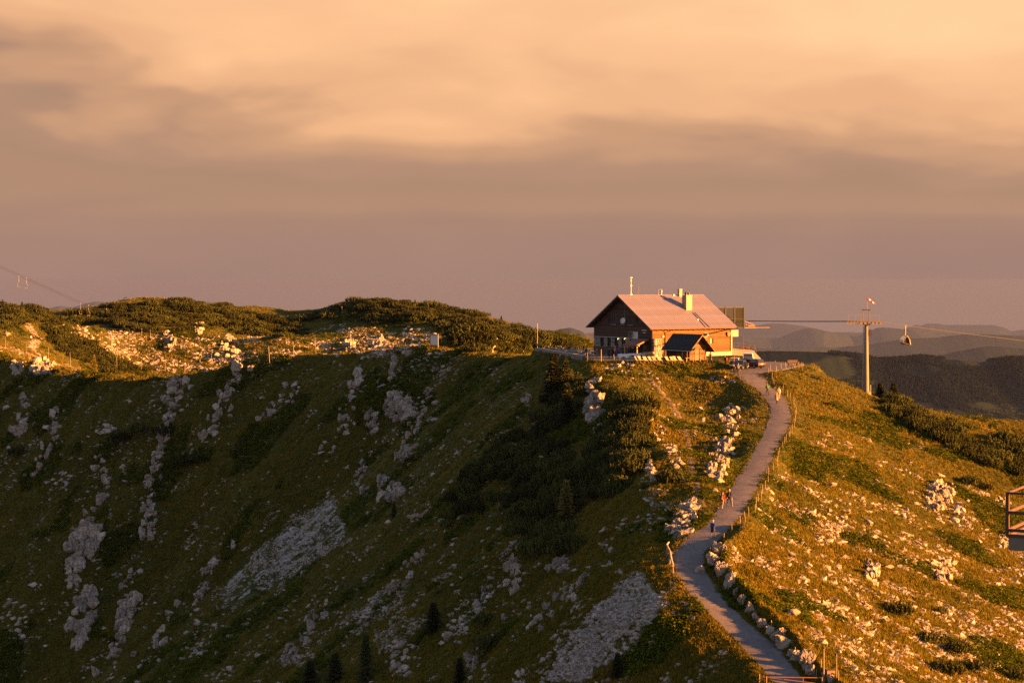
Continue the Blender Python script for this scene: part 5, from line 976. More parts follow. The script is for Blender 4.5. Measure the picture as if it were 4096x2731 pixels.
o = MB(); o.tube([(HL - .06, -.07, .62), (HL - .06, -.07, wallz(0))], .1, 4); o.build('corner_board', M_BEAM, lodge); o = MB(); o.tube([(.05, -.05, 0), (.05, -.05, wallz(0))], .1, 4); o.build('corner_board', M_DBEAM, lodge)
# stone buttress at the corner
bt = MB(); x0, x1 = sid(1203, 800)[0], sid(1266, 800)[0]; zt = sid(1230, 650)[1]; bt.prism([(x0 - .1, -.02, -.4), (x1 + .25, -.02, -.4), (x1, -.02, zt), (x0, -.02, zt)], (0, -.55, 0)); bu = bt.build('stone_buttress', M_MORT, lodge)
stone_panel(bu, (x0 - .02, -.60, -.3), (1, 0, 0), (0, 0, 1), x1 - x0 + .1, zt + .3, (0, -1, 0), 77, .42); stone_panel(bu, (x0 - .1, -.03, -.3), (0, -1, 0), (0, 0, 1), .55, zt + .3, (-1, 0, 0), 78, .42); bt = MB(); bt.span((x0 - .08, 0, zt), (x1 + .08, -.66, zt + .08)); bt.build('coping', M_STONE, bu)
# small serving canopy on a log post
cy0, cy1 = gab(1165, 700)[0], gab(1035, 700)[0]; zc = gab(1100, 650)[1]; cn = MB(); cn.prism([(-.02, cy0, zc), (-2.5, cy0, zc - .95), (-2.5, cy0, zc - .85), (-.02, cy0, zc + .1)], (0, cy1 - cy0, 0)); can = cn.build('canopy', mat('red_brown_shingle', (.20, .105, .075), .85, .3, 4), lodge)
for k in range(6): v = MB(); y = cy0 + (cy1 - cy0) * (k + .02) / 5.06; v.prism([(-.05, y, zc - .16), (-2.6, y, zc - 1.14), (-2.6, y, zc - .98), (-.05, y, zc - .02)], (0, .1, 0)); v.build('rafter', M_BEAM, can)
v = MB(); v.tube([(-2.3, cy0 + .25, -.05), (-2.3, cy0 + .25, zc - 1.0)], [.14, .12], 10); v.build('log_post', mat('peeled_log', (.40, .25, .11), .7, .2, 3), can); v = MB(); v.tube([(-2.3, cy1 - .15, -.05), (-2.3, cy1 - .15, zc - 1.0)], .11, 8); v.build('log_post', MATS['peeled_log'], can)
v = MB(); v.tube([(-2.3, cy0 - .35, zc - 1.0), (-2.3, cy1 + .3, zc - 1.0)], .12, 8); v.build('beam', MATS['peeled_log'], can)

# ---------------------------------------------------------------- timber hut in front of the long wall
def local_pt(px, py, zr):      # pixel -> world at height zr
    d = -zr * F / (py - HZ); return Vector(((px - CX) / F * d, d, zr))
HZG = ZT - .1
hc = Vector((0, 0, 0)); pA = c1(1548, 838); d_h = 303.6; pa = Vector(((pA[0] - CX) / F * d_h, d_h, HZG))       # near corner of the hut's walls
hut = empty('timber_hut', pa, A, label='small timber hut with black shingle roof in front of the lodge wall', cat='hut')
# local x: along the lit gable (right-away), local y: along the dark long side (left-away)
def hx(px_): r = (c1(px_, 0)[0] - CX) / F; return (pa.y * r - pa.x) / (ca - sa * r)
def hy(px_): r = (c1(px_, 0)[0] - CX) / F; return (pa.x - pa.y * r) / (sa + ca * r)
gw, hl = hx(1705), hy(1335); he = 2.45; hr = he + gw / 2 * 1.02
M_HWOOD = mat('hut_logs', (0.115, 0.062, 0.028), .8, .4, 3, stretch=(.4, .4, 5), rnd=.3)
o = MB(); o.prism([(.06, .06, -.4), (gw - .06, .06, -.4), (gw - .06, .06, he - .1), (gw / 2, .06, hr - .25), (.06, .06, he - .1)], (0, hl * .62, 0)); hw_ = o.build('wall', M_HWOOD, hut)
dx0, dx1 = hx(1600), hx(1641)
for z0, z1 in board_rows(-.35, he - .05, .2):
    for u, v in (((0, dx0 - .08), (dx1 + .08, gw)) if z0 < 2.05 else ((0, gw),)):
        m_ = MB(); m_.span((u, .06, z0 + .008), (v, -.02 - rb.uniform(0, .02), z1 - .008)); m_.build('plank', M_HWOOD, hw_)
    m_ = MB(); m_.span((.06, .0, z0 + .008), (-.02 - rb.uniform(0, .02), hl * .62, z1 - .008)); m_.build('plank', M_HWOOD, hw_)
o = MB(); o.span((dx0, .055, -.35), (dx1, .04, 1.95)); dr = o.build('door', M_FRAME, hut); o = MB()
for a, b_ in (((dx0 - .09, -.35), (dx0, 2.04)), ((dx1, -.35), (dx1 + .09, 2.04)), ((dx0, 1.95), (dx1, 2.04))): o.span((a[0], .05, a[1]), (b_[0], -.06, b_[1]))
o.build('frame', M_BEAM, dr)
n = 13
for i in range(n):                                                # upright slats of the gable triangle
    x = .18 + (gw - .36) * i / (n - 1); top = hr - .42 - abs(x - gw / 2) * 1.02 - .12
    if top > he + .12: m_ = MB(); m_.span((x - .07, .03, he + .0), (x + .05, -.03, top)); m_.build('slat', M_BEAM, hw_)
o = MB(); o.span((-.02, -.06, he - .08), (gw + .02, .02, he + .04)); o.build('tie_beam', M_BEAM, hw_)
fo = 1.15; ov = .95; so = .75                                      # roof overhangs: gable front, eaves
hrf = MB()
for sg in (0, 1):
    xe = -so if sg == 0 else gw + ov; ze = hr - abs(xe - gw / 2) * 1.02
    hrf.prism([(xe, -fo, ze - .14), (gw / 2, -fo, hr - .14), (gw / 2, -fo, hr - .01), (xe, -fo, ze - .01)], (0, hl + fo + .5, 0))
hro = hrf.build('roof', M_DBEAM, hut); nrow = 9
for sg in (0, 1):
    xe = -so if sg == 0 else gw + ov; ze = hr - abs(xe - gw / 2) * 1.02
    for k in range(nrow):
        t0, t1 = k / nrow, (k + 1.12) / nrow; P0 = Vector((xe + (gw / 2 - xe) * t0, 0, ze + (hr - ze) * t0)); P1 = Vector((xe + (gw / 2 - xe) * min(t1, 1), 0, ze + (hr - ze) * min(t1, 1)))
        m_ = MB(); m_.prism([(P0.x, -fo - .04, P0.z), (P1.x, -fo - .04, P1.z - .002), (P1.x, -fo - .04, P1.z + .012), (P0.x, -fo - .04, P0.z + .05)], (0, hl + fo + .58, 0)); m_.build('shingle_course', M_SLATE, hro)
    m_ = MB(); m_.prism([(xe - .02, -fo - .07, ze - .2), (gw / 2, -fo - .07, hr - .2), (gw / 2, -fo - .07, hr - .02), (xe - .02, -fo - .07, ze - .02)], (0, .05, 0)); m_.build('verge_board', M_BEAM, hro)
o = MB(); o.tube([(-so - .04, -fo, hr - (gw / 2 + so) * 1.02 - .1), (-so - .04, hl + .5, hr - (gw / 2 + so) * 1.02 - .1)], .06, 6); o.build('gutter', M_GREY, hro)
for x, y in ((-.55, -.05), (-.55, hl * .98), (gw + .6, -.3)): o = MB(); o.tube([(x, y, -.4), (x, y, he - .25)], .085, 6); o.build('post', M_HWOOD, hut)
o = MB(); o.span((-.05, hl * .62 + .02, -.3), (-.02, hl + .1, he - .3)); o.span((.0, hl, -.3), (gw, hl + .06, he - .3)); o.build('back_screen', M_DWOOD, hut)

# ---------------------------------------------------------------- cable car station behind the lodge
M_SGL = bpy.data.materials.new('station_glass'); M_SGL.use_nodes = True; _p = M_SGL.node_tree.nodes['Principled BSDF']; _p.inputs['Base Color'].default_value = (.05, .05, .036, 1); _p.inputs['Roughness'].default_value = .15; _p.inputs['Alpha'].default_value = .55
def stat():
    d = 338.0; q = lambda x, y: W(*c1(x, y), d); a, b = q(1760, 545), q(2075, 348); w = b.x - a.x; h = b.z - a.z; dep = 7.0
    t = empty('lift_station', Vector((a.x, d, a.z)), .12, label='glazed lift station box projecting behind the lodge roof', cat='lift station')
    o = MB(); o.span((0, .0, h - .12), (w, dep, h)); o.build('roof', mat('station_roof', (.12, .12, .09), .7, .15), t); o = MB(); o.span((0, 0, 0), (w, dep, .16)); o.build('floor_beam', mat('station_green', (.07, .073, .052), .6, .12), t)
    n = [q(x, 0).x - a.x for x in (1760, 1808, 1890, 1978, 2068)]
    for x in n:
        o = MB(); o.span((x - .09, -.05, .0), (x + .09, .12, h)); o.build('frame_post', MATS['station_green'], t)
    for x0, x1 in zip(n[:-1], n[1:]):
        for z0, z1 in ((.2, h * .42), (h * .42 + .08, h - .14)):
            o = MB(); o.span((x0 + .1, .02, z0), (x1 - .1, .06, z1)); o.build('pane', M_SGL, t)
        o = MB(); o.span((x0, -.02, h * .42), (x1, .08, h * .42 + .07)); o.build('rail', MATS['station_green'], t)
    o = MB(); o.span((w - .03, .13, .16), (w, dep, h - .12)); o.build('pane', M_SGL, t)
    o = MB(); o.span((.3, 2.5, .16), (2.2, 4.5, 1.2)); o.tube([(w - 3.2, 3, .16), (w - 3.2, 3, 1.9)], .22, 8); o.tube([(w - 4.6, 3, 1.3), (w - .4, 3, 1.35)], .16, 8); o.lathe((w - 3.2, 3, 1.9), [(0, .2), (1.2, .2), (1.25, .05), (1.2, -.1), (0, -.1)], 18); o.build('drive_wheel', MATS['station_green'], t)
    o = MB(); L2 = q(2190, 0).x - a.x; o.span((w, .6, -.06), (L2, 2.4, .1)); o.box(((w + L2) / 2 + .4, 1.4, .35), (L2 - w - 1.0, .8, .2)); o.tube([(w, 1.4, 1.25), (w + 2.0, 1.4, .5)], .08, 6); o.tube([(w + .6, 1.4, .5), (w + .6, 1.4, .1)], .12, 6); o.build('launch_rail', mat('orange_brown_steel', (.30, .19, .10), .6, .2), t)
    L3 = q(2330, 0).x - a.x; o = MB(); o.span((L2 - .6, 1.0, -.02), (L3, 1.25, .08)); o.build('guide_beam', MATS['orange_brown_steel'], t)
    o = MB(); o.span((.6, 1.2, -9), (1.6, 5.5, 0)); o.span((w - 2.6, 2.0, -9), (w - 1.8, 4.5, 0)); o.build('support_leg', mat('raw_concrete', (.28, .26, .24), .9, .15, 1.0), t)
stat()
# white retaining wall with a sloping wing and railing behind the cars
def ramp_wall():
    d = 326.0; q = lambda x, y: W(*c1(x, y), d); P = [q(1950, 745), q(2070, 758), q(2160, 768), q(2272, 890), q(2272, 930), q(1950, 930)]; P = [Vector((p.x, d, p.z)) for p in P]
    base = Vector((P[0].x, d, -14.2)); t = empty('retaining_wall', base, 0, label='cream retaining wall with sloping wing behind the parked cars', cat='wall')
    o = MB(); o.prism([p - base for p in P], (0, .5, 0)); o.build('wall', M_PLAST, t); o = MB(); o.prism([p - base + Vector((0, -.06, 0)) for p in (P[0], P[1], P[2])] + [p - base + Vector((0, -.06, .14)) for p in (P[2], P[1], P[0])], (0, 3.5, 0)); o.build('deck_edge', M_GREY, t)
    o = MB(); a, b = q(2025, 750) - base, q(2130, 762) - base; o.span((a.x, .2, a.z + .18), (b.x, 2.6, a.z + .42)); o.build('red_cover', mat('dark_red_cover', (.14, .045, .03), .8, .2), t)
    o = MB(); pr = [q(x, y) - base for x, y in ((1965, 745), (2010, 748), (2057, 752), (2110, 760), (2160, 768))]
    for p in pr: o.tube([p, p + Vector((0, 0, 2.3 if p == pr[2] else 1.1))], .025, 5)
    for z in (.55, 1.08): o.tube([p + Vector((0, 0, z)) for p in pr], .02, 5)
    o.tube([pr[-1] + Vector((0, 0, 1.1)), q(2180, 775) - base], .02, 5); o.build('railing', mat('rust_rail', (.15, .10, .08), .7, .2), t)
ramp_wall()
# terrace boundary wall of laid stone
def terrace_wall():
    a, b = Vector((4.25, 345.3, 0)), Vector((11.55, 311.2, 0)); ux = (b - a); L_ = ux.length; ux.normalize(); nrm = Vector((-abs(ux.y), -abs(ux.x), 0)).normalized() if False else Vector((ux.y, -ux.x, 0)).normalized()
    if nrm.x > 0: nrm = -nrm
    zt = -12.32; base = Vector((a.x, a.y, zt - 1.9)); t = empty('terrace_wall', base, 0, label='dry stone terrace wall curving below the lodge benches', cat='wall')
    o = MB(); o.prism([(0, 0, 0), (b - a), (b - a) - nrm * .45, -nrm * .45], (0, 0, 1.88)); o.build('core', M_MORT, t)
    stone_panel(t, nrm * .06, ux, (0, 0, 1), L_, 1.85, nrm, 91, .48)
    n = 22
    for i in range(n): s = MB(); s.prism([ux * (L_ * i / n + .01) + nrm * .12 + Vector((0, 0, 1.89)), ux * (L_ * (i + 1) / n - .01) + nrm * .12 + Vector((0, 0, 1.89)), ux * (L_ * (i + 1) / n - .01) - nrm * .5 + Vector((0, 0, 1.89)), ux * (L_ * i / n + .01) - nrm * .5 + Vector((0, 0, 1.89))], (0, 0, .09 + .03 * rb.random())); s.build('coping_stone', mat('coping_grey', (.33, .29, .26), .9, .2, rnd=.2), t)
terrace_wall()
# ---------------------------------------------------------------- people
def cloth(name, c): return mat('cloth_' + name, c, .9, .15, 8)
SKIN = mat('skin', (.36, .20, .13), .6, .08, 10); HAIRS = {'brown': mat('hair_brown', (.05, .03, .02), .8, .2, 20), 'fair': mat('hair_fair', (.30, .21, .12), .8, .2, 20), 'grey': mat('hair_grey', (.25, .24, .23), .8, .2, 20), 'black': mat('hair_black', (.015, .013, .012), .8, .2, 20)}
CL = {k: cloth(k, v) for k, v in dict(black=(.012, .012, .014), navy=(.015, .02, .05), blue=(.02, .05, .22), red=(.42, .02, .03), teal=(.02, .13, .15), beige=(.36, .27, .18), brown=(.10, .06, .04), grey=(.10, .10, .10), white=(.62, .60, .57), yellow=(.55, .42, .05), purple=(.24, .03, .14), green=(.03, .22, .05), khaki=(.20, .15, .09), orange=(.40, .14, .06), denim=(.04, .06, .10), cyan=(.04, .22, .34)).items()}
def person(pos, rz, hgt, pose, top, bottom, label, hair='brown', shoes='black', pack=None, hat=None, coat=None, poles=False, hood=None):
    s = hgt / 1.75; root = empty('person', pos, rz, label=label, cat='person'); me, hands = BODIES[pose]
    b = link('body', me, root, scale=(s, s, s))
    for i, m in enumerate((SKIN, HAIRS[hair], CL[top], CL[bottom], CL[shoes])): b.material_slots[i].link = 'OBJECT'; b.material_slots[i].material = m
    for a, e in hands:
        d = (Vector(e) - Vector(a)).normalized(); h = link('hand', HAND, root, Vector(a) * s + d * .03 * s, d.to_track_quat('Z', 'Y').to_euler(), (s, s, s)); h.material_slots[0].link = 'OBJECT'; h.material_slots[0].material = SKIN
    if pack:
        m = MB(); m.prism([(-.15, .12, 1.0), (.15, .12, 1.0), (.15, .30, 1.02), (.12, .31, 1.36), (-.12, .31, 1.36), (-.15, .30, 1.02)][:0] or [(-.15, .11, .98), (.15, .11, .98), (.17, .12, 1.40), (-.17, .12, 1.40)], (0, .19, 0)); m.box((0, .33, 1.12), (.22, .08, .2)); m.tube([(-.11, .12, 1.4), (-.12, -.13, 1.36), (-.12, -.12, 1.12), (-.12, .12, 1.02)], .018, 5); m.tube([(.11, .12, 1.4), (.12, -.13, 1.36), (.12, -.12, 1.12), (.12, .12, 1.02)], .018, 5)
        m.build('backpack', CL[pack], root, bevel=.03, scale=(s, s, s))
    if coat:
        m = MB(); m.lathe((0, 0, 0), [(.165, 1.1), (.17, .95), (.20, .72), (.215, .55), (.20, .55), (.15, .9)], 16); m.build('coat_skirt', CL[coat], root, smooth=True, scale=(s, s * .8, s))
    if hat: m = MB(); m.lathe((0, .0, 0), [(.155, 1.675), (.15, 1.69), (.10, 1.70), (.095, 1.77), (.06, 1.80), (0, 1.805)], 14); m.build('hat', CL[hat], root, smooth=True, scale=(s, s, s))
    if hood: m = MB(); m.lathe((0, .01, 0), [(.12, 1.48), (.125, 1.6), (.12, 1.7), (.08, 1.79), (0, 1.83)], 12); m.build('hood', CL[hood], root, smooth=True, scale=(s, s, s))
    if poles:
        m = MB(); m.tube([(.26, -.1, .9), (.27, -.2, 0)], .009, 5); m.tube([(-.26, -.1, .9), (-.27, -.2, 0)], .009, 5); m.build('hiking_pole', M_METAL, root, scale=(s, s, s))
    return root
def on(px, py, z=None):
    if z is None: return H(px, py)
    d = -z * F / (py - HZ); return Vector(((px - CX) / F * d, d, z))
def onroad(px, py):
    p = H(px, py); _, _, zr = seg_near(ROAD, np.array([p.x]), np.array([p.y])); return Vector((p.x, p.y, float(zr[0]) + .01))
P180 = math.pi
person(onroad(2851, 2155), P180 - .5, 1.72, 'walk', 'blue', 'denim', 'man in a blue pullover walking up the road at the bend', 'grey', coat='navy')
person(onroad(2889, 2040), P180 - .6, 1.78, 'walk2', 'red', 'khaki', 'walker in a red jacket and tan trousers above the bend', 'brown', pack='brown')
person(onroad(2917, 2030), P180 - .6, 1.82, 'walk', 'black', 'black', 'walker in black with hiking poles beside the red jacket', 'grey', pack='black', poles=True)
person(onroad(3069, 1582), P180 + .2, 1.72, 'walk2', 'black', 'black', 'walker in black with a green backpack near the top of the road', 'brown', pack='green')
person(onroad(3107, 1619), P180 + .1, 1.72, 'walk', 'khaki', 'black', 'walker in a long tan coat on the upper road', 'fair', coat='beige')
person(onroad(3115, 1601), P180 - .1, 1.78, 'walk2', 'white', 'beige', 'walker in a pale striped top beside the tan coat', 'fair', pack='beige')
person(onroad(2937, 1500), -.4, 1.66, 'lean', 'brown', 'black', 'stooping person in dark clothes beside the parked sedan', 'grey'); person(onroad(2952, 1503), .3, 1.8, 'walk', 'grey', 'black', 'tall person in dark grey beside the stooping one near the cars', 'grey')
zt = ZT + .045
person(on(2901, 1462), -1.2, 1.68, 'walk2', 'black', 'black', 'person with a red backpack at the lodge plinth door', 'black', pack='red')
person(on(*c1(1748, 880)), -.9, 1.78, 'photo', 'grey', 'navy', 'photographer in a dark coat on the lawn before the plinth', 'brown', coat='grey')
person(on(*c1(1298, 845), ZT - .02), .9, 1.2, 'stand', 'teal', 'denim', 'child in a teal jacket behind the deckchairs', 'black', hat='black')
def tp(x, y): return on(*c1(x, y), zt)
person(tp(880, 832), 2.6, 1.8, 'stand', 'blue', 'navy', 'person in a dark blue coat left of the white tablecloth', 'brown', coat='navy'); person(tp(790, 830), 2.2, 1.7, 'stand', 'black', 'black', 'leftmost of the two black coated people on the terrace', 'black', coat='black'); person(tp(828, 831), 2.4, 1.74, 'stand', 'black', 'navy', 'black coated person next to the blue coat', 'black', coat='black')
person(tp(848, 815), 1.2, 1.82, 'stand', 'orange', 'black', 'person in dull red behind the black coats', 'fair'); person(tp(926, 812), .2, 1.7, 'reach', 'black', 'black', 'server bending over the white tablecloth', 'fair'); person(tp(978, 811), -.3, 1.65, 'lean', 'grey', 'black', 'server in grey behind the second tablecloth', 'fair'); person(tp(1033, 808), -.6, 1.72, 'stand', 'cyan', 'black', 'guest in a bright teal jacket at the food table', 'brown', hood='green')
person(tp(1052, 811), .1, 1.6, 'reach', 'black', 'black', 'server in black at the right end of the food table', 'black'); person(tp(675, 826), -1.4, 1.45, 'reach', 'grey', 'khaki', 'youth in grey holding something at the terrace edge', 'fair'); person(on(*c1(548, 762), zt), .8, 1.6, 'stand', 'yellow', 'black', 'person in a yellow top among the terrace benches', 'fair'); person(on(*c1(573, 800), zt), .6, 1.7, 'sit', 'black', 'black', 'seated person in black at the end of the terrace benches', 'fair')
def crest(px, py): return on(px, py)
person(crest(1375, 1413), 1.5, 1.65, 'bend', 'black', 'black', 'bent figure in black on the grassy crest', 'black'); person(crest(1386, 1412), -1.2, 1.75, 'stand', 'beige', 'khaki', 'figure in beige beside the bent one on the crest', 'brown', coat='beige')
person(crest(1562, 1406), 1.0, 1.2, 'walk', 'purple', 'purple', 'child in a pink suit walking along the crest', 'fair'); person(crest(1582, 1402), 1.6, 1.6, 'walk2', 'navy', 'black', 'walker with a teal backpack on the crest', 'brown', pack='cyan'); person(crest(1593, 1399), 1.4, 1.75, 'walk', 'navy', 'black', 'tall dark walker on the crest beside the knoll', 'black'); person(crest(1621, 1396), .5, 1.2, 'sit', 'navy', 'black', 'seated figure in a blue cap half hidden by the crest', 'brown', hat='cyan')
person(on(124, 1364), .2, 1.7, 'walk', 'white', 'black', 'walker in a white shirt on the lit trail at the far left', 'brown'); person(on(136, 1366), .3, 1.7, 'walk2', 'black', 'black', 'walker in black on the lit trail at the far left', 'black')

# ---------------------------------------------------------------- cars
M_TYRE = mat('tyre', (.012, .012, .012), .85, 0); M_GLASS = mat('car_glass', (.02, .025, .03), .06, 0, spec=.7); M_CHR = mat('rim_alloy', (.35, .35, .36), .35, 0, metal=.8); M_TAIL = mat('tail_lamp', (.45, .02, .01), .2, 0, spec=.6); M_HEAD = mat('head_lamp', (.6, .6, .58), .15, 0, spec=.8); M_PLATE = mat('number_plate', (.6, .58, .55), .5, 0)
def paint(n, c): return mat('paint_' + n, c, .25, .03, 2, spec=.6)
def car(pos, rz, label, kind, mt, pitch=0):
    t = empty('parked_car' if kind != 'van' else 'parked_van', pos, rz, label=label, cat='van' if kind == 'van' else 'car')
    Lc, Wd, Hc = {'sedan': (4.5, 1.74, 1.42), 'wagon': (4.7, 1.8, 1.48), 'van': (4.9, 1.9, 1.95), 'hatch': (4.1, 1.72, 1.46)}[kind]; w = Wd / 2; f, b = Lc / 2, -Lc / 2; sh = .92 if kind != 'van' else 1.1
    hood = {'sedan': 1.15, 'wagon': 1.1, 'van': .55, 'hatch': .95}[kind]; tail = {'sedan': .75, 'wagon': .05, 'van': .02, 'hatch': .08}[kind]
    prof = [(b + .05, .28), (b, .55), (b + .04, sh - .02), (b + tail, sh), (f - hood, sh), (f - .22, sh - .14), (f - .02, .62), (f - .05, .30), (f - .3, .2), (b + .3, .2)]; m = MB(); n = len(prof); rows = []
    for y, ins in ((-w + .03, .03), (-w, 0), (w, 0), (w - .03, .03)): rows.append([(x, y if z < sh - .05 else y * .965, z + (.02 if ins and z > .5 else 0)) for x, z in prof])
    vs = [p for r_ in rows for p in r_]; fs = [(i * n + k, i * n + (k + 1) % n, (i + 1) * n + (k + 1) % n, (i + 1) * n + k) for i in range(3) for k in range(n)] + [tuple(range(n - 1, -1, -1)), tuple(3 * n + k for k in range(n))]; m.add(vs, fs); m.build('body', mt, t, bevel=.05)
    x0, x1 = b + tail, f - hood; sl = {'sedan': (.55, .62), 'wagon': (.30, .62), 'van': (.10, .55), 'hatch': (.35, .62)}[kind]; r0, r1 = x0 + sl[0], x1 - sl[1]; wi = w * .80
    low = [(x0, -w * .95, sh - .01), (x1, -w * .95, sh - .01), (x1, w * .95, sh - .01), (x0, w * .95, sh - .01)]; top = [(r0, -wi, Hc), (r1, -wi, Hc), (r1, wi, Hc), (r0, wi, Hc)]
    m = MB(); m.add(low + top, [(4, 5, 6, 7), (0, 1, 5, 4), (1, 2, 6, 5), (2, 3, 7, 6), (3, 0, 4, 7)]); m.build('cabin', mt, t, bevel=.06)
    L_, T_ = [Vector(q) for q in low], [Vector(q) for q in top]
    def pane(a, b_, name, u0=.08, u1=.92, v0=.1, v1=.88):
        A_, B_, C_, D_ = L_[a], L_[b_], T_[b_], T_[a]; nr = (B_ - A_).cross(D_ - A_).normalized(); ctr = Vector((0, 0, sh)); nr = nr if nr.dot((A_ + B_) / 2 - ctr) > 0 else -nr
        g = lambda u, v: (A_ * (1 - u) + B_ * u) * (1 - v) + (D_ * (1 - u) + C_ * u) * v + nr * .012
        q = MB(); q.add([g(u0, v0), g(u1, v0), g(u1, v1), g(u0, v1)], [(0, 1, 2, 3)]); q.build(name, M_GLASS, t)
    pane(1, 2, 'windscreen'); pane(3, 0, 'rear_window')
    for a, b_ in ((0, 1), (2, 3)): pane(a, b_, 'side_window', .12, .50); pane(a, b_, 'side_window', .53, .88)
    wr = .32 if kind != 'van' else .34
    for x in (b + .85, f - .88):
        for sg in (-1, 1):
            M3 = Matrix.Rotation(math.pi / 2, 3, 'X'); q = MB(); q.lathe((x, sg * (w - .09), wr), [(.0, -.11), (wr * .7, -.11), (wr, -.08), (wr, .08), (wr * .7, .11), (0, .11)], 18, M=M3); wh = q.build('wheel', M_TYRE, t, smooth=True); q = MB(); q.lathe((x, sg * (w + .015), wr), [(0, -.02), (wr * .62, -.02), (wr * .62, .02), (0, .02)], 14, M=M3); q.build('rim', M_CHR, wh)
    for sg in (-1, 1):
        q = MB(); q.box((f - .07, sg * (w - .28), .68), (.12, .36, .15)); q.build('headlight', M_HEAD, t, bevel=.02); q = MB(); q.box((b + .03, sg * (w - .16), .80 if kind != 'van' else 1.0), (.1, .26, .2 if kind != 'van' else .4)); q.build('tail_light', M_TAIL, t, bevel=.02); q = MB(); q.box((x1 - .45, sg * (w + .09), sh + .08), (.12, .18, .14)); q.build('mirror', mt, t, bevel=.02)
    q = MB(); q.box((f - .01, 0, .42), (.03, .5, .11)); q.build('number_plate', M_PLATE, t); q = MB(); q.box((b - .0, 0, .72), (.04, .5, .11)); q.build('number_plate', M_PLATE, t); q = MB(); q.box((f - .02, 0, .58), (.05, .8, .12)); q.build('grille', M_DMET, t)
    q = MB(); q.box((0, 0, .3), (Lc - 1.0, Wd - .3, .24)); q.build('underbody', M_TYRE, t)
zp = -13.985
car(Vector((35.75, 299.8, zp)), -P180 / 2 - .38, 'dark blue sedan facing the road, nearest of the parked cars', 'sedan', paint('midnight', (.010, .014, .03)))
car(Vector((37.9, 303.9, zp)), P180 / 2 + .75, 'black estate car showing its red tail light', 'wagon', paint('black', (.008, .008, .011))); car(Vector((39.1, 316.5, zp)), -P180 / 2 - .12, 'white van parked behind the estate car', 'van', paint('white', (.62, .60, .57)))
car(Vector((35.9, 308.2, zp)), -P180 / 2 - .2, 'silver hatchback half hidden behind the dark sedan', 'hatch', paint('silver', (.34, .34, .35))); car(Vector((38.4, 310.4, zp)), -P180 / 2 - .1, 'dark hatchback in front of the white van', 'hatch', paint('graphite', (.02, .022, .026)))

# ---------------------------------------------------------------- terrace furniture
M_TABLE = mat('grey_weathered_wood', (.23, .19, .155), .85, .25, 3, stretch=(1, 5, 1)); M_CANVAS = mat('cream_canvas', (.36, .28, .14), .9, .08, 4); M_CANVASG = mat('faded_grey_canvas', (.20, .18, .13), .9, .1, 4); M_LIGHTW = mat('light_wood', (.42, .28, .14), .7, .15, 4)
def deckchair(px, py, i, lab, canvas, rz):
    c = on(px, py); t = empty('deckchair', c, rz, label=lab, cat='deckchair', group='deckchairs on the lawn edge'); w = .29
    for sg in (-1, 1):
        m = MB(); m.tube([(sg * w, -.55, .05), (sg * w, .52, 1.05)], .022, 6); m.build('side_rail', M_LIGHTW, t); m = MB(); m.tube([(sg * (w - .04), .52, .03), (sg * (w - .04), -.42, .46)], .022, 6); m.build('leg', M_LIGHTW, t)
    m = MB(); m.tube([(-w, .52, 1.05), (w, .52, 1.05)], .02, 6); m.tube([(-w, -.42, .46), (w, -.42, .46)], .02, 6); m.tube([(-w, .50, .04), (w, .50, .04)], .02, 6); m.build('cross_bar', M_LIGHTW, t)
    m = MB(); pts = []; n = 10
    for k in range(n + 1): u = k / n; pts.append(((.52 * (1 - u) - .44 * u), 1.06 * (1 - u) + .46 * u - .34 * math.sin(math.pi * min(1, u * 1.05)) ** 1.3 * u))
    for k in range(n): (y0, z0), (y1, z1) = pts[k], pts[k + 1]; m.add([(-w + .02, y0, z0), (w - .02, y0, z0), (w - .02, y1, z1), (-w + .02, y1, z1), (-w + .02, y0, z0 - .012), (w - .02, y0, z0 - .012), (w - .02, y1, z1 - .012), (-w + .02, y1, z1 - .012)], [(0, 1, 2, 3), (7, 6, 5, 4)])
    m.build('canvas_seat', canvas, t)
def c2(x, y): return 2340 + x / 5.88, 1300 + y / 5.88
order = ['first', 'second', 'third', 'fourth', 'fifth', 'sixth', 'seventh', 'eighth', 'ninth', 'tenth']
for i, x in enumerate((1235, 1310, 1425, 1550, 1640, 1760, 1950, 2060, 2125, 2245)):
    lab = 'faded grey canvas deckchair in the row of cream ones' if i == 4 else f'cream canvas deckchair, {order[i]} from the left in the lawn row'
    px, py = c2(x, 898 - (6 if i in (1, 8) else 0)); deckchair(px, py, i, lab, M_CANVASG if i == 4 else M_CANVAS, .50 + .1 * math.sin(i * 2.3))
def picnic(x, y, rz, lab):
    t = empty('picnic_table', (x, y, zt), rz, label=lab, cat='table', group='picnic tables on the terrace')
    for k in range(4): m = MB(); m.box((0, -.27 + .18 * k, .74), (2.2, .165, .04)); m.build('top_board', M_TABLE, t)
    for sg in (-1, 1):
        m = MB(); m.box((0, sg * .68, .45), (2.2, .26, .04)); m.build('bench_seat', M_TABLE, t)
        for sx in (-.85, .85): m = MB(); m.tube([(sx, sg * .22, .72), (sx, sg * .62, 0)], .03, 5); m.build('leg', M_DMET, t)
    for sx in (-.85, .85): m = MB(); m.box((sx, 0, .41), (.05, 1.5, .05)); m.build('cross_beam', M_DMET, t)
wa, wb = Vector((4.25, 345.3)), Vector((11.55, 311.2)); k = 0
for i in range(7):
    for j in range(2):
        if i == 6 and j == 1: continue
        p = wa + (wb - wa) * (.06 + .145 * i); nx = Vector((.978, .209)); q = p + nx * (1.5 + 2.4 * j) + Vector((.1 * math.sin(i * 3), .4 * math.cos(i * 2 + j)))
        picnic(q.x, q.y, 1.35 + .1 * math.sin(i + j), ('grey picnic table beside the terrace wall' if j == 0 else 'grey picnic table in the row nearer the lodge') + f', {order[i]} from the far end'); k += 1
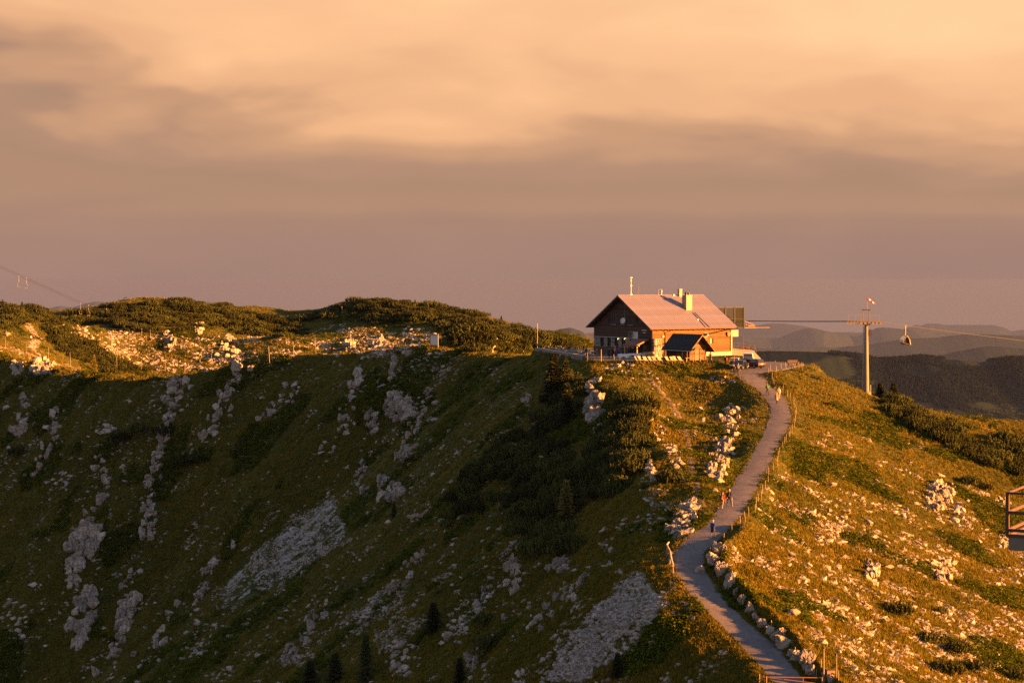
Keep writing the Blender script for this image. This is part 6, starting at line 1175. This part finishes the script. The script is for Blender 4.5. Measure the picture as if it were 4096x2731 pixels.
def cloth_table(px, py, w, d, rz, lab, m1, drop=.55, seed=0):
    c = on(px, py, zt); t = empty('serving_table', c, rz, label=lab, cat='table'); m = MB(); m.box((0, 0, .72), (w, d, .035)); m.build('table_top', M_TABLE, t)
    for sx in (-1, 1):
        for sy in (-1, 1): m = MB(); m.tube([(sx * (w / 2 - .08), sy * (d / 2 - .07), 0), (sx * (w / 2 - .08), sy * (d / 2 - .07), .71)], .022, 5); m.build('leg', M_LIGHTW, t)
    r = random.Random(seed); n = 26; m = MB(); per = []
    for q in range(4 * n):
        e, u = q // n, (q % n) / n; x, y = ((-w / 2 + w * u, -d / 2), (w / 2, -d / 2 + d * u), (w / 2 - w * u, d / 2), (-w / 2, d / 2 - d * u))[e]; per.append((x, y))
    N_ = len(per); top = [(x * 1.01, y * 1.01, .745) for x, y in per]; mid, bot = [], []
    for q, (x, y) in enumerate(per):
        a = .03 * math.sin(q * 1.7 + seed) + .02 * math.sin(q * .7); l = math.hypot(x / w, y / d) * 2; dz = drop * (.75 + .25 * math.sin(q * .33 + seed) + .12 * r.random()); mid.append((x * (1.03 + a * .6), y * (1.05 + a), .745 - dz * .5)); bot.append((x * (1.05 + a), y * (1.09 + 2 * a), .745 - dz))
    m.add(top + mid + bot + [(0, 0, .748)], [(q, (q + 1) % N_, N_ + (q + 1) % N_, N_ + q) for q in range(N_)] + [(N_ + q, N_ + (q + 1) % N_, 2 * N_ + (q + 1) % N_, 2 * N_ + q) for q in range(N_)] + [((q + 1) % N_, q, 3 * N_) for q in range(N_)])
    cl = m.build('tablecloth', m1, None, smooth=True, loc=c, rot=(0, 0, rz), label=lab.replace('serving table', 'tablecloth draped over the serving table'), cat='tablecloth')
    return c
M_LINEN = mat('white_linen', (.62, .60, .60), .9, .06, 5); M_LINENG = mat('grey_linen', (.36, .36, .40), .9, .08, 5)
TC = [cloth_table(*c2(895, 790), 1.5, 1.0, .25, 'serving table with a white cloth hanging low at its corner', M_LINEN, .62, 1), cloth_table(*c2(1140, 782), 2.0, .85, .3, 'long serving table with a white cloth and food', M_LINEN, .42, 2), cloth_table(*c2(1330, 776), 1.0, .8, .35, 'serving table with a greyish cloth at the right end', M_LINENG, .4, 3)]
r_ = random.Random(8)
for j, (c, w) in enumerate(zip(TC, (1.2, 1.7, .7))):
    for k in range((2, 5, 2)[j]):
        dx = -w / 2 + w * (k + .5) / (2, 5, 2)[j]; m = MB(); h = r_.uniform(.1, .22); m.lathe((0, 0, 0), [(0, 0), (.05, 0), (.055, h * .6), (.03, h * .85), (.03, h), (0, h)] if k % 2 else [(0, 0), (.11, 0), (.15, .07), (.14, .075), (0, .03)], 12)
        m.build('bottle' if k % 2 else 'bowl', mat('glass_amber', (.28, .15, .05), .2, 0, spec=.6) if k % 2 else M_WHITE, None, smooth=True, loc=c + Vector((dx * math.cos(.3), dx * math.sin(.3), .75)), label=('amber bottle' if k % 2 else 'white bowl') + (' on the low hanging white cloth', ' on the long white cloth', ' on the greyish cloth')[j], cat='bottle' if k % 2 else 'bowl', group='things on the serving tables')
def counter():
    c = on(*c2(1510, 770), zt); t = empty('serving_counter', c, .5, label='timber serving counter with a plank top before the stone buttress', cat='counter')
    for k in range(8): m = MB(); m.box((-.85 + .24 * k, 0, .52), (.225, .06, .72)); m.build('front_plank', M_LIGHTW, t)
    m = MB(); m.box((0, -.12, .30), (2.3, .36, .05)); m.build('shelf', M_LIGHTW, t); m = MB(); m.box((0, .25, .92), (2.1, .62, .05)); m.build('counter_top', M_TABLE, t)
    for sx in (-1, 1): m = MB(); m.box((sx * .9, .3, .45), (.08, .5, .9)); m.build('side_panel', M_LIGHTW, t); m = MB(); m.tube([(sx * 1.0, -.25, 0), (sx * 1.0, -.25, .3)], .03, 5); m.build('leg', M_LIGHTW, t)
    for k in range(6):
        m = MB(); m.lathe((0, 0, 0), [(0, 0), (.04, 0), (.04, .16), (.015, .22), (.015, .28), (0, .28)], 8); m.build('bottle', mat('dark_bottle', (.03, .02, .01), .15, 0, spec=.6), None, smooth=True, loc=c + Matrix.Rotation(.5, 3, 'Z') @ Vector((-.7 + .27 * k, -.14, .326)), label='dark bottle on the counter shelf', cat='bottle', group='bottles on the counter shelf')
counter()
def bench():
    a, b = on(*c1(1508, 862)), on(*c1(1722, 862)); c = (a + b) / 2; t = empty('long_bench', c, math.atan2(b.y - a.y, b.x - a.x), label='long plain wooden bench on the lawn before the hut', cat='bench'); L_ = (b - a).length
    m = MB(); m.box((0, 0, .62), (L_, .42, .05)); m.build('seat_plank', M_LIGHTW, t)
    for x in (-.45, -.15, .15, .45): m = MB(); m.box((x * L_, 0, .15), (.08, .36, .92)); m.build('leg', M_LIGHTW, t)
bench()
# ---------------------------------------------------------------- posts and fences
M_POST = mat('pale_post_wood', (.26, .185, .115), .8, .2, 4, rnd=.15); M_POSTG = mat('grey_post_wood', (.22, .18, .15), .85, .2, 4, rnd=.2)
def post(name, base, h, r, mt, label, group=None, lean=(0, 0), cat='post', n=6):
    m = MB(); m.tube([(0, 0, -.25), (lean[0] * h * .5, lean[1] * h * .5, h * .5), (lean[0] * h, lean[1] * h, h)], [r * 1.05, r, r * .92], n); return m.build(name, mt, None, loc=base, label=label, cat=cat, group=group)
rp_ = random.Random(21); sl = 0.0; nxt = 1.0; npost = 0
for i in range(1, len(ROAD) - 3):
    step = np.hypot(*(ROAD[i, :2] - ROAD[i - 1, :2])); sl += step
    if sl >= nxt:
        npost += 1; nxt = sl + rp_.uniform(2.1, 2.9); t = ROAD[i + 1] - ROAD[i - 1]; t = t / np.hypot(t[0], t[1]); off = rp_.uniform(1.95, 2.3) + max(0, (ROAD[i, 1] - 284) / 12) * 1.3; x, y = ROAD[i, 0] + t[1] * off, ROAD[i, 1] - t[0] * off
        post('fence_post', G(x, y), rp_.uniform(.85, 1.15), .032, M_POST, f'thin pale fence post along the road, {ordinal(npost)} counted up from the barrier', 'fence posts along the road', (rp_.gauss(0, .05), rp_.gauss(0, .05)))
for vi, (px, py, h) in enumerate(sorted(((3100, 1462, 18), (3141, 1464, 16), (3172, 1462, 18), (3178, 1470, 18), (3195, 1470, 24), (3203, 1468, 16), (3207, 1468, 20), (3212, 1466, 15), (3166, 1481, 20), (3144, 1477, 22), (3124, 1476, 21), (3105, 1483, 20)))):
    b = on(px, py); post('fence_post', b, h / F * b.y, .045, M_POST, f'pale fence post at the viewpoint, {ordinal(vi + 1)} from the left', 'fence posts at the viewpoint', (rp_.gauss(0, .05), 0))
LC = [(50, 830, 115), (150, 868, 42), (247, 888, 132), (457, 932, 130), (665, 992, 135), (880, 1032, 150), (1102, 1045, 138), (1332, 1040, 110), (1555, 1040, 118), (1740, 1060, 100)]
for x, y, h in LC:
    b = on(x / 2.352, 1040 + (y + 6) / 2.352); post('crest_post', b, h / 2.352 / F * b.y, .05, M_POSTG, f'grey stake in the wire fence, {ordinal(LC.index((x, y, h)) + 1)} from the left edge', 'stakes along the left crest', (rp_.gauss(0, .03), 0))
for x, y, h in ((155, 605, 150), (345, 560, 138), (518, 520, 136)):
    b = on(1000 + x / 1.96, 1150 + (y + 4) / 1.96); post('crest_post', b, h / 1.96 / F * b.y, .06, M_POSTG, f'tall leaning stake on the middle crest, {ordinal(((155, 605, 150), (345, 560, 138), (518, 520, 136)).index((x, y, h)) + 1)} from the left', 'stakes on the middle crest', (-.06, 0))
b = on(1320, 1412); post('sign_post', b, 25 / F * b.y, .11, mat('red_brown_post', (.20, .06, .035), .8, .2), 'stout red brown post on the crest left of the bent figure'); b = on(1638, 1536); post('trail_marker', b, 19 / F * b.y, .08, mat('orange_marker', (.45, .19, .10), .8, .1), 'short orange marker post beside the knoll boulders')
b = on(1368, 1262); post('survey_post', b, 36 / F * b.y, .09, M_POST, 'pale post standing on the right knoll'); b = on(426, 1262); post('survey_post', b, 30 / F * b.y, .10, M_POSTG, 'dark post on the left knoll under the lift cable')
b = Vector((4.6, 345.8, -12.7)); post('flagpole', b, 4.9, .045, M_GREY, 'bare thin flagpole at the far end of the terrace wall', cat='flagpole')
for i, (x, yb, yt, rr, lab) in enumerate([(15, 742, 630, .04, 'short stake at the wall end of the terrace'), (60, 880, 650, .04, 'tall thin stake below the wall end'), (380, 880, 575, .07, 'stout paddle shaped post at the terrace edge'), (495, 782, 655, .04, 'stake between the paddle post and the black coats'), (690, 862, 690, .045, 'leaning stake in front of the blue coat'), (1010, 978, 895, .04, 'short stake among the rocks below the terrace')]):
    px, py = c2(x, yb); b = on(px, py); post('stake', b, (yb - yt) / 5.88 / F * b.y, rr, M_POST, lab, lean=(-.08 if i == 4 else 0, 0))
for i, (x, yb, yt, lab) in enumerate([(1330, 832, 742, 'pale pole at the left end of the hut'), (1400, 830, 757, 'pale pole in front of the open side of the hut'), (1480, 852, 760, 'pale pole right of the deckchairs'), (1600, 864, 763, 'pale pole before the hut door'), (1690, 864, 750, 'tall pale pole at the right corner of the hut')]):
    px, py = c1(x, yb); b = on(px, py); post('snow_pole', b, (yb - yt) / 2.352 / F * b.y, .05, M_POST, lab, cat='pole')
b = onroad(2934, 1470); post('marker_pole', b, 1.9, .035, mat('pink_pole', (.55, .05, .08), .6, 0), 'thin pink snow pole beside the parked sedan', lean=(.08, 0), cat='pole')
px, py = c1(1345, 832); b = on(px, py); post('leaning_plank', b, 1.6, .05, M_POSTG, 'grey plank leaning in the open side of the hut', lean=(.35, .1), cat='plank')
def wire(name, pts, label, r=.012):
    m = MB(); m.tube(pts, r, 4); return m.build(name, M_DMET, label=label, cat='wire')
pts = [on(x / 2.352, 1040 + (y + 6) / 2.352) + Vector((0, 0, 1.5)) for x, y, h in LC if h > 60]; wire('fence_wire', pts, 'thin wire strung between the stakes on the left crest')
def bend_rail():
    a, b = H(2668, 2225), H(2692, 2300); t = empty('log_railing', a, 0, label='weathered log rail at the outside of the bend', cat='railing'); d = b - a; m = MB(); up = Vector((0, 0, 1.0))
    m.tube([up * 1.05 - d * .12 + Vector((.25, 0, .1)), up - d * .05, up * .98 + d * .35 + Vector((.1, 0, .05)), up * .95 + d * .7, up * .9 + d * 1.02], [.06, .085, .095, .10, .10], 8); m.build('rail_log', mat('pale_rail_log', (.36, .25, .15), .8, .25, 3), t)  # rail log in a pale brown with noise variation
    for k in (.02, .5, .98): m = MB(); p = d * k; m.tube([p + Vector((0, 0, -.3)), p + Vector((0, 0, .95))], .07, 6); m.build('post', M_POSTG, t)
bend_rail()
def barrier():
    M_RUST = mat('rusty_bar', (.15, .07, .045), .7, .25, 4); d = 149.0; q = lambda px, py: W(px, py, d); z0 = float(zat(q(3065, 0).x, d)[0]); base = Vector((q(3065, 0).x, d, z0)); t = empty('road_barrier', base, 0, label='rusty swing barrier across the bottom of the road', cat='barrier')
    L0, L1 = q(3052, 2706) - base, q(3290, 2709) - base; m = MB(); m.tube([L0, L1], .045, 8); m.build('bar', M_RUST, t); a, b = q(3136, 2716) - base, q(3262, 2731) - base; m = MB(); m.tube([a, b], .035, 6); m.build('brace', M_RUST, t); m = MB(); v = q(3212, 2708) - base; m.tube([v, v - Vector((0, 0, .42))], .025, 6); m.build('strut', M_RUST, t)
    m = MB(); m.tube([Vector((0, 0, -.4)), Vector((0, 0, L0.z + .08))], .06, 8); m.build('post', M_RUST, t); e = Vector((L1.x - .05, 0, 0)); ze = float(zat(base.x + e.x, d)[0]) - z0; m = MB(); m.tube([e + Vector((0, 0, ze - .4)), Vector((e.x, 0, L1.z + .05))], .06, 8); m.build('post', M_RUST, t)
    x = q(3300, 0).x; g = G(x, d + .6); post('tall_pole', g, (q(0, 2599).z - g.z), .055, M_POST, 'tall pale pole beside the road barrier', cat='pole')
    x = q(3330, 0).x; g = G(x, d + 1.0); bt = empty('grit_box', g, .1, label='brown wooden grit box beside the road barrier', cat='box'); h = q(0, 2716).z - g.z; h = max(.5, min(h, 1.4)); m = MB(); m.box((0, 0, h / 2 - .1), (.62, .5, h)); m.build('body', mat('brown_box', (.30, .16, .08), .8, .2), bt); m = MB(); m.box((0, -.02, h - .06), (.68, .56, .05)); m.build('lid', M_DBEAM, bt)
    for px, py, hh in ((3284, 2694, 1.1), (3346, 2715, 1.9), (3354, 2731, 1.0), (3038, 2745, 1.0)): b = on(px, py); post('fence_post', b, hh, .04, M_POST, 'fence post beside the road barrier', 'fence posts by the barrier')
barrier()
def platform():
    d = 50.0; k = d / F; q = lambda px, py: W(px, py, d); c = q(4034, 2144); t = empty('viewing_platform', c + Vector((0, 0, -.36)), -.5, label='corner of a railed viewing platform on a concrete slab at the right edge', cat='platform')
    o = c + Vector((0, 0, -.36)); M_CONC = mat('grey_concrete', (.17, .155, .13), .9, .12, 1.5, bump=.2); M_BST = mat('brown_steel', (.085, .05, .038), .55, .15, 3, metal=.2)
    m = MB(); m.span((0, 0, 0), (4.2, 4.6, .345)); m.build('slab', M_CONC, t, bevel=.01); m = MB(); m.span((-.06, -.02, .345), (4.2, .06, .42)); m.span((-.06, .06, .345), (.02, 4.6, .42)); m.build('edge_beam', M_BST, t)
    H_ = (q(0, 1971).z - c.z) + .36
    for x, y in ((-.03, .02), (1.6, .02), (3.2, .02), (-.03, 2.3), (-.03, 4.5)):
        m = MB(); m.box((x, y, H_ / 2 + .18), (.085, .085, H_ - .36 + .0)); m.build('railing_post', M_BST, t)
    for z in (H_, .36 + (H_ - .36) * .55, .36 + (H_ - .36) * .14):
        m = MB(); m.box((2.05, .02, z), (4.25, .05, .055 if z == H_ else .08)); m.build('rail', M_BST, t); m = MB(); m.box((-.03, 2.3, z), (.05, 4.5, .055 if z == H_ else .08)); m.build('rail', M_BST, t)
    m = MB(); m.span((3.0, 1.5, -34), (4.0, 3.0, 0)); m.build('support_pier', M_CONC, t)
platform()
def notice():
    c = on(1737, 1388); t = empty('notice_board', c, -.5, label='white notice board with a small roof on the crest knoll', cat='notice board'); k = c.y / F; w = 34 * k; zb = 6 * k + .15; h = 40 * k
    m = MB(); m.box((0, 0, zb + h / 2), (w, .06, h)); m.build('panel', mat('off_white_board', (.62, .60, .57), .7, .05), t); f = MB()
    for x in (-1, 1): f.box((x * (w / 2 + .04), 0, (zb + h) / 2), (.08, .1, zb + h + .1))
    f.box((0, 0, zb - .04), (w, .09, .07)); f.box((0, 0, zb + h + .03), (w, .09, .07)); f.build('frame', M_GREY, t); m = MB(); m.box((0, 0, zb + h + .14), (w + .35, .5, .07)); m.build('roof', M_DBEAM, t)
    b = on(1664, 1387); t = empty('stone_bench', b, .1, label='low pale stone bench on the crest left of the notice board', cat='bench'); m = MB(); m.box((0, 0, .42), (.95, .45, .12)); m.build('seat', M_STONE, t)
    for x in (-.35, .35): m = MB(); m.box((x, 0, .14), (.16, .4, .46)); m.build('leg', M_STONE, t)
    b = on(3172, 1463); t = empty('wooden_bench', b, .2, label='dark wooden bench at the viewpoint beyond the parking', cat='bench'); m = MB(); m.box((0, 0, .45), (1.7, .4, .06)); m.build('seat', M_DBEAM, t); m = MB(); m.box((0, .22, .75), (1.7, .05, .4)); m.build('backrest', M_DBEAM, t)
    for x in (-.7, .7): m = MB(); m.box((x, .02, .2), (.08, .4, .5)); m.build('leg', M_DBEAM, t)
notice()
# ---------------------------------------------------------------- ropeways
M_ROPE = mat('steel_rope', (.05, .043, .038), .6, 0); M_TOW = mat('tower_steel', (.15, .128, .098), .6, .1, .6)
TB = H(3465, 1571); TD = TB.y; TK = TD / F
def tower():
    t = empty('lift_tower', TB, 0, label='tall tubular lift tower with sheave wheels and a windsock', cat='lift tower'); zz = lambda py: -(py - HZ) * TK - TB.z; xx = lambda px: (px - CX) * TK - TB.x
    top = zz(1298); m = MB(); m.tube([(0, 0, -.6), (0, 0, .5), (0, 0, top * .5), (0, 0, top)], [.47, .44, .36, .27], 20); m.build('mast', M_TOW, t, smooth=True); m = MB(); m.lathe((0, 0, -.3), [(.72, 0), (.72, .45), (.5, .5)], 16); m.build('base_flange', M_TOW, t)
    m = MB(); m.box((0, 0, top + .1), (.45, 4.4, .34)); m.build('cross_arm', M_DMET, t); gz = zz(1241)
    for x in (-.46, .46): m = MB(); m.box((x, 0, (top + gz) / 2), (.13, .2, gz - top)); m.build('gallows_post', M_TOW, t)
    m = MB(); m.box((0, 0, gz + .06), (1.25, .35, .16)); m.build('gallows_beam', M_DMET, t)
    for yy, x0, x1 in ((-2.0, xx(3432), xx(3518)), (2.0, xx(3397), xx(3470))):
        m = MB(); m.box(((x0 + x1) / 2, yy, zz(1291)), (x1 - x0, .12, .16)); sh = m.build('sheave_beam', M_DMET, t)
        for k in range(6): m = MB(); x = x0 + .18 + (x1 - x0 - .36) * k / 5; m.lathe((x, yy - .12, zz(1291) - .0), [(0, -.06), (.2, -.06), (.235, -.07), (.2, 0), (.235, .07), (.2, .06), (0, .06)], 14, M=Matrix.Rotation(math.pi / 2, 3, 'X')); m.build('sheave_wheel', mat('sheave_rubber', (.15, .12, .085), .7, .1), sh)
        m = MB(); a, b, zc = x0 + .3, x1 - .3, zz(1286); 
        for p in (a, (a + b) / 2, b): m.tube([(p, yy + .4, zc), (p, yy + .4, zc + 1.0)], .018, 5)
        m.tube([(a, yy + .4, zc + 1.0), (b, yy + .4, zc + .95)], .018, 5); m.box(((a + b) / 2, yy + .3, zc), (b - a, .4, .04)); m.build('catwalk', mat('catwalk_steel', (.22, .16, .12), .7, .1), t)
    m = MB(); m.tube([(-.55, -.1, 0), (-.38, -.1, top * .97)], .03, 5); m.tube([(-.62, .05, 0), (-.44, .05, top * .97)], .03, 5)
    for k in range(34): z = top * (k + .5) / 34; m.tube([(-.55 + .17 * z / top, -.1, z), (-.62 + .18 * z / top, .05, z)], .015, 4)
    m.build('ladder', M_GREY, t); z = zz(1330); m = MB(); m.box((.58, -.05, z), (.3, .3, 1.0)); m.build('loudspeaker', M_DMET, t); m = MB(); m.box((.66, -.1, .5), (.12, .12, 1.6)); m.build('cable_duct', M_METAL, t)
    zp_ = zz(1201); m = MB(); m.tube([(.1, 0, gz), (.1, 0, zp_)], [.06, .035], 8); m.build('windsock_pole', M_TOW, t); a = Vector((.12, 0, zz(1196))); b = Vector((xx(3503), .2, zz(1216))); n = 5; ws = MB()
    for k in range(n):
        p0 = a + (b - a) * (k / n) + Vector((0, 0, .08 * math.sin(k * 1.1))); p1 = a + (b - a) * ((k + 1) / n) + Vector((0, 0, .08 * math.sin((k + 1) * 1.1))); ws.tube([p0, p1], [.17 - .018 * k, .17 - .018 * (k + 1)], 10, m=k % 2, cap=False)
    ws.build('windsock', [mat('sock_red', (.40, .02, .03), .8, 0), mat('sock_white', (.65, .62, .60), .8, 0)], t)
tower()
def catenary(a, b, sag, n=16): return [a + (b - a) * (k / n) - Vector((0, 0, sag * 4 * (k / n) * (1 - k / n))) for k in range(n + 1)]
for yo, lab in ((-2.12, 'nearer steel rope of the lift through the tower'), (1.88, 'farther steel rope of the lift through the tower')):
    A_ = W(2985, 1283, 338) + Vector((0, yo, 0)); B_ = Vector(((3397 - CX) * TK, TD + yo, -(1285 - HZ) * TK)); C_ = Vector(((3519 - CX) * TK, TD + yo, -(1288 - HZ) * TK)); E_ = W(4500, 1408, 372) + Vector((0, yo, 0)); 
    m = MB(); m.tube(catenary(A_, B_, .05) + catenary(C_, E_, .2, 24)[0:], .045, 6); m.build('lift_rope', M_ROPE, label=lab, cat='rope'); ROPE_R = (C_, E_) if yo < 0 else ROPE_R
def bubble_chair():
    C_, E_ = ROPE_R; pts = catenary(C_, E_, .2, 200); g = min(pts, key=lambda p: abs(proj(*p)[0] - 3624)); k = g.y / F; t = empty('bubble_chair', g - Vector((0, 0, 78 * k)), 0, label='bubble chair hanging from the lift rope right of the tower', cat='lift chair'); h = 78 * k
    m = MB(); m.box((0, 0, h), (.5, .14, .16)); m.tube([(0, 0, h), (.03, 0, h * .72), (.0, 0, h * .47)], [.07, .055, .06], 8); m.build('hanger', mat('chair_steel', (.30, .25, .18), .5, .1, metal=.4), t)
    w = 1.25; dome = [(-.70, .55), (-.62, .95), (-.35, 1.35), (.0, 1.52), (.32, 1.50), (.30, 1.42), (0, 1.42), (-.3, 1.26), (-.54, .92), (-.62, .55)]; m = MB(); m.prism([(x, -w, z - .1) for x, z in dome], (0, 2 * w, 0)); m.build('bubble', mat('smoked_bubble', (.30, .25, .18), .15, 0, spec=.7), t)
    shell = [(-.62, .42), (-.30, .18), (.25, .08), (.62, .25), (.66, .55), (.45, .85), (.36, 1.40), (.28, 1.40), (.30, .8), (.35, .45), (-.3, .42), (-.55, .52)]; m = MB(); m.prism([(x, -w * .96, z - .1) for x, z in shell], (0, 2 * w * .96, 0)); m.build('seat_shell', mat('seat_dark', (.03, .028, .024), .6, .1), t)
    m = MB(); 
    for y in (-w - .02, w + .02): m.tube([(0, y, 1.5), (.42, y, .9), (.55, y, .1)], .035, 6); m.tube([(-.02, y, 1.48), (-.66, y, .42)], .025, 6); m.tube([(-.66, y, .4), (.5, y, .12)], .03, 6)
    m.tube([(0, -w, 1.5), (0, w, 1.5)], .05, 6); m.build('frame', MATS['chair_steel'], t); m = MB(); m.tube([(-.95, -w * .7, -.06), (-.5, -w * .7, .02)], .025, 5); m.tube([(-.95, w * .7, -.06), (-.5, w * .7, .02)], .025, 5); m.tube([(-.95, -w * .8, -.06), (-.95, w * .8, -.06)], .025, 5); m.build('footrest', MATS['chair_steel'], t)
bubble_chair()
M_CHAIR = mat('dull_chair_steel', (.32, .27, .22), .7, .1)
LA, LB = W(-160, 994, 545), W(930, 1452, 522)
for dy, lab in ((0, 'nearer rope of the chairlift above the left knoll'), (4.5, 'farther rope of the chairlift above the left knoll')):
    m = MB(); m.tube(catenary(LA + Vector((0, dy, 0)), LB + Vector((0, dy, 0)), 1.2, 20), .035, 5); m.build('lift_rope', M_ROPE, label=lab, cat='rope')
for i, px in enumerate((76, 106, 324, 354, 566, 601, 806, 844)):
    dy = 4.5 * (i % 2); pts = catenary(LA + Vector((0, dy, 0)), LB + Vector((0, dy, 0)), 1.2, 300); g = min(pts, key=lambda p: abs(proj(*p)[0] - px)); sg = 1 if i % 2 == 0 else -1; h = 3.2
    pair = ('highest', 'second', 'third', 'lowest')[i // 2]; t = empty('chairlift_chair', g - Vector((0, 0, h)), .25, label=f'empty chairlift chair, {"left" if i % 2 == 0 else "right"} one of the {pair} pair on the left ropes', cat='lift chair', group='empty chairs on the left chairlift')
    m = MB(); m.box((0, 0, h), (.35, .08, .1)); m.tube([(0, 0, h), (0, 0, 1.75), (-.1 * sg, 0, 1.55)], .045, 6); m.build('hanger', M_CHAIR, t); m = MB(); 
    for y in (-.5, .5): m.tube([(-.1 * sg, y, 1.55), (-.38 * sg, y, .95), (-.34 * sg, y, .35), (.0, y, .22), (.45 * sg, y, .30)], .03, 6)
    m.tube([(-.1 * sg, -.5, 1.55), (-.1 * sg, .5, 1.55)], 0.035, 6); m.build('frame', M_CHAIR, t); m = MB(); m.box((.08 * sg, 0, .33), (.55, 1.0, .07)); m.build('seat', M_DMET, t); m = MB(); m.box((-.34 * sg, 0, .75), (.05, 1.0, .34)); m.build('backrest', M_DMET, t)
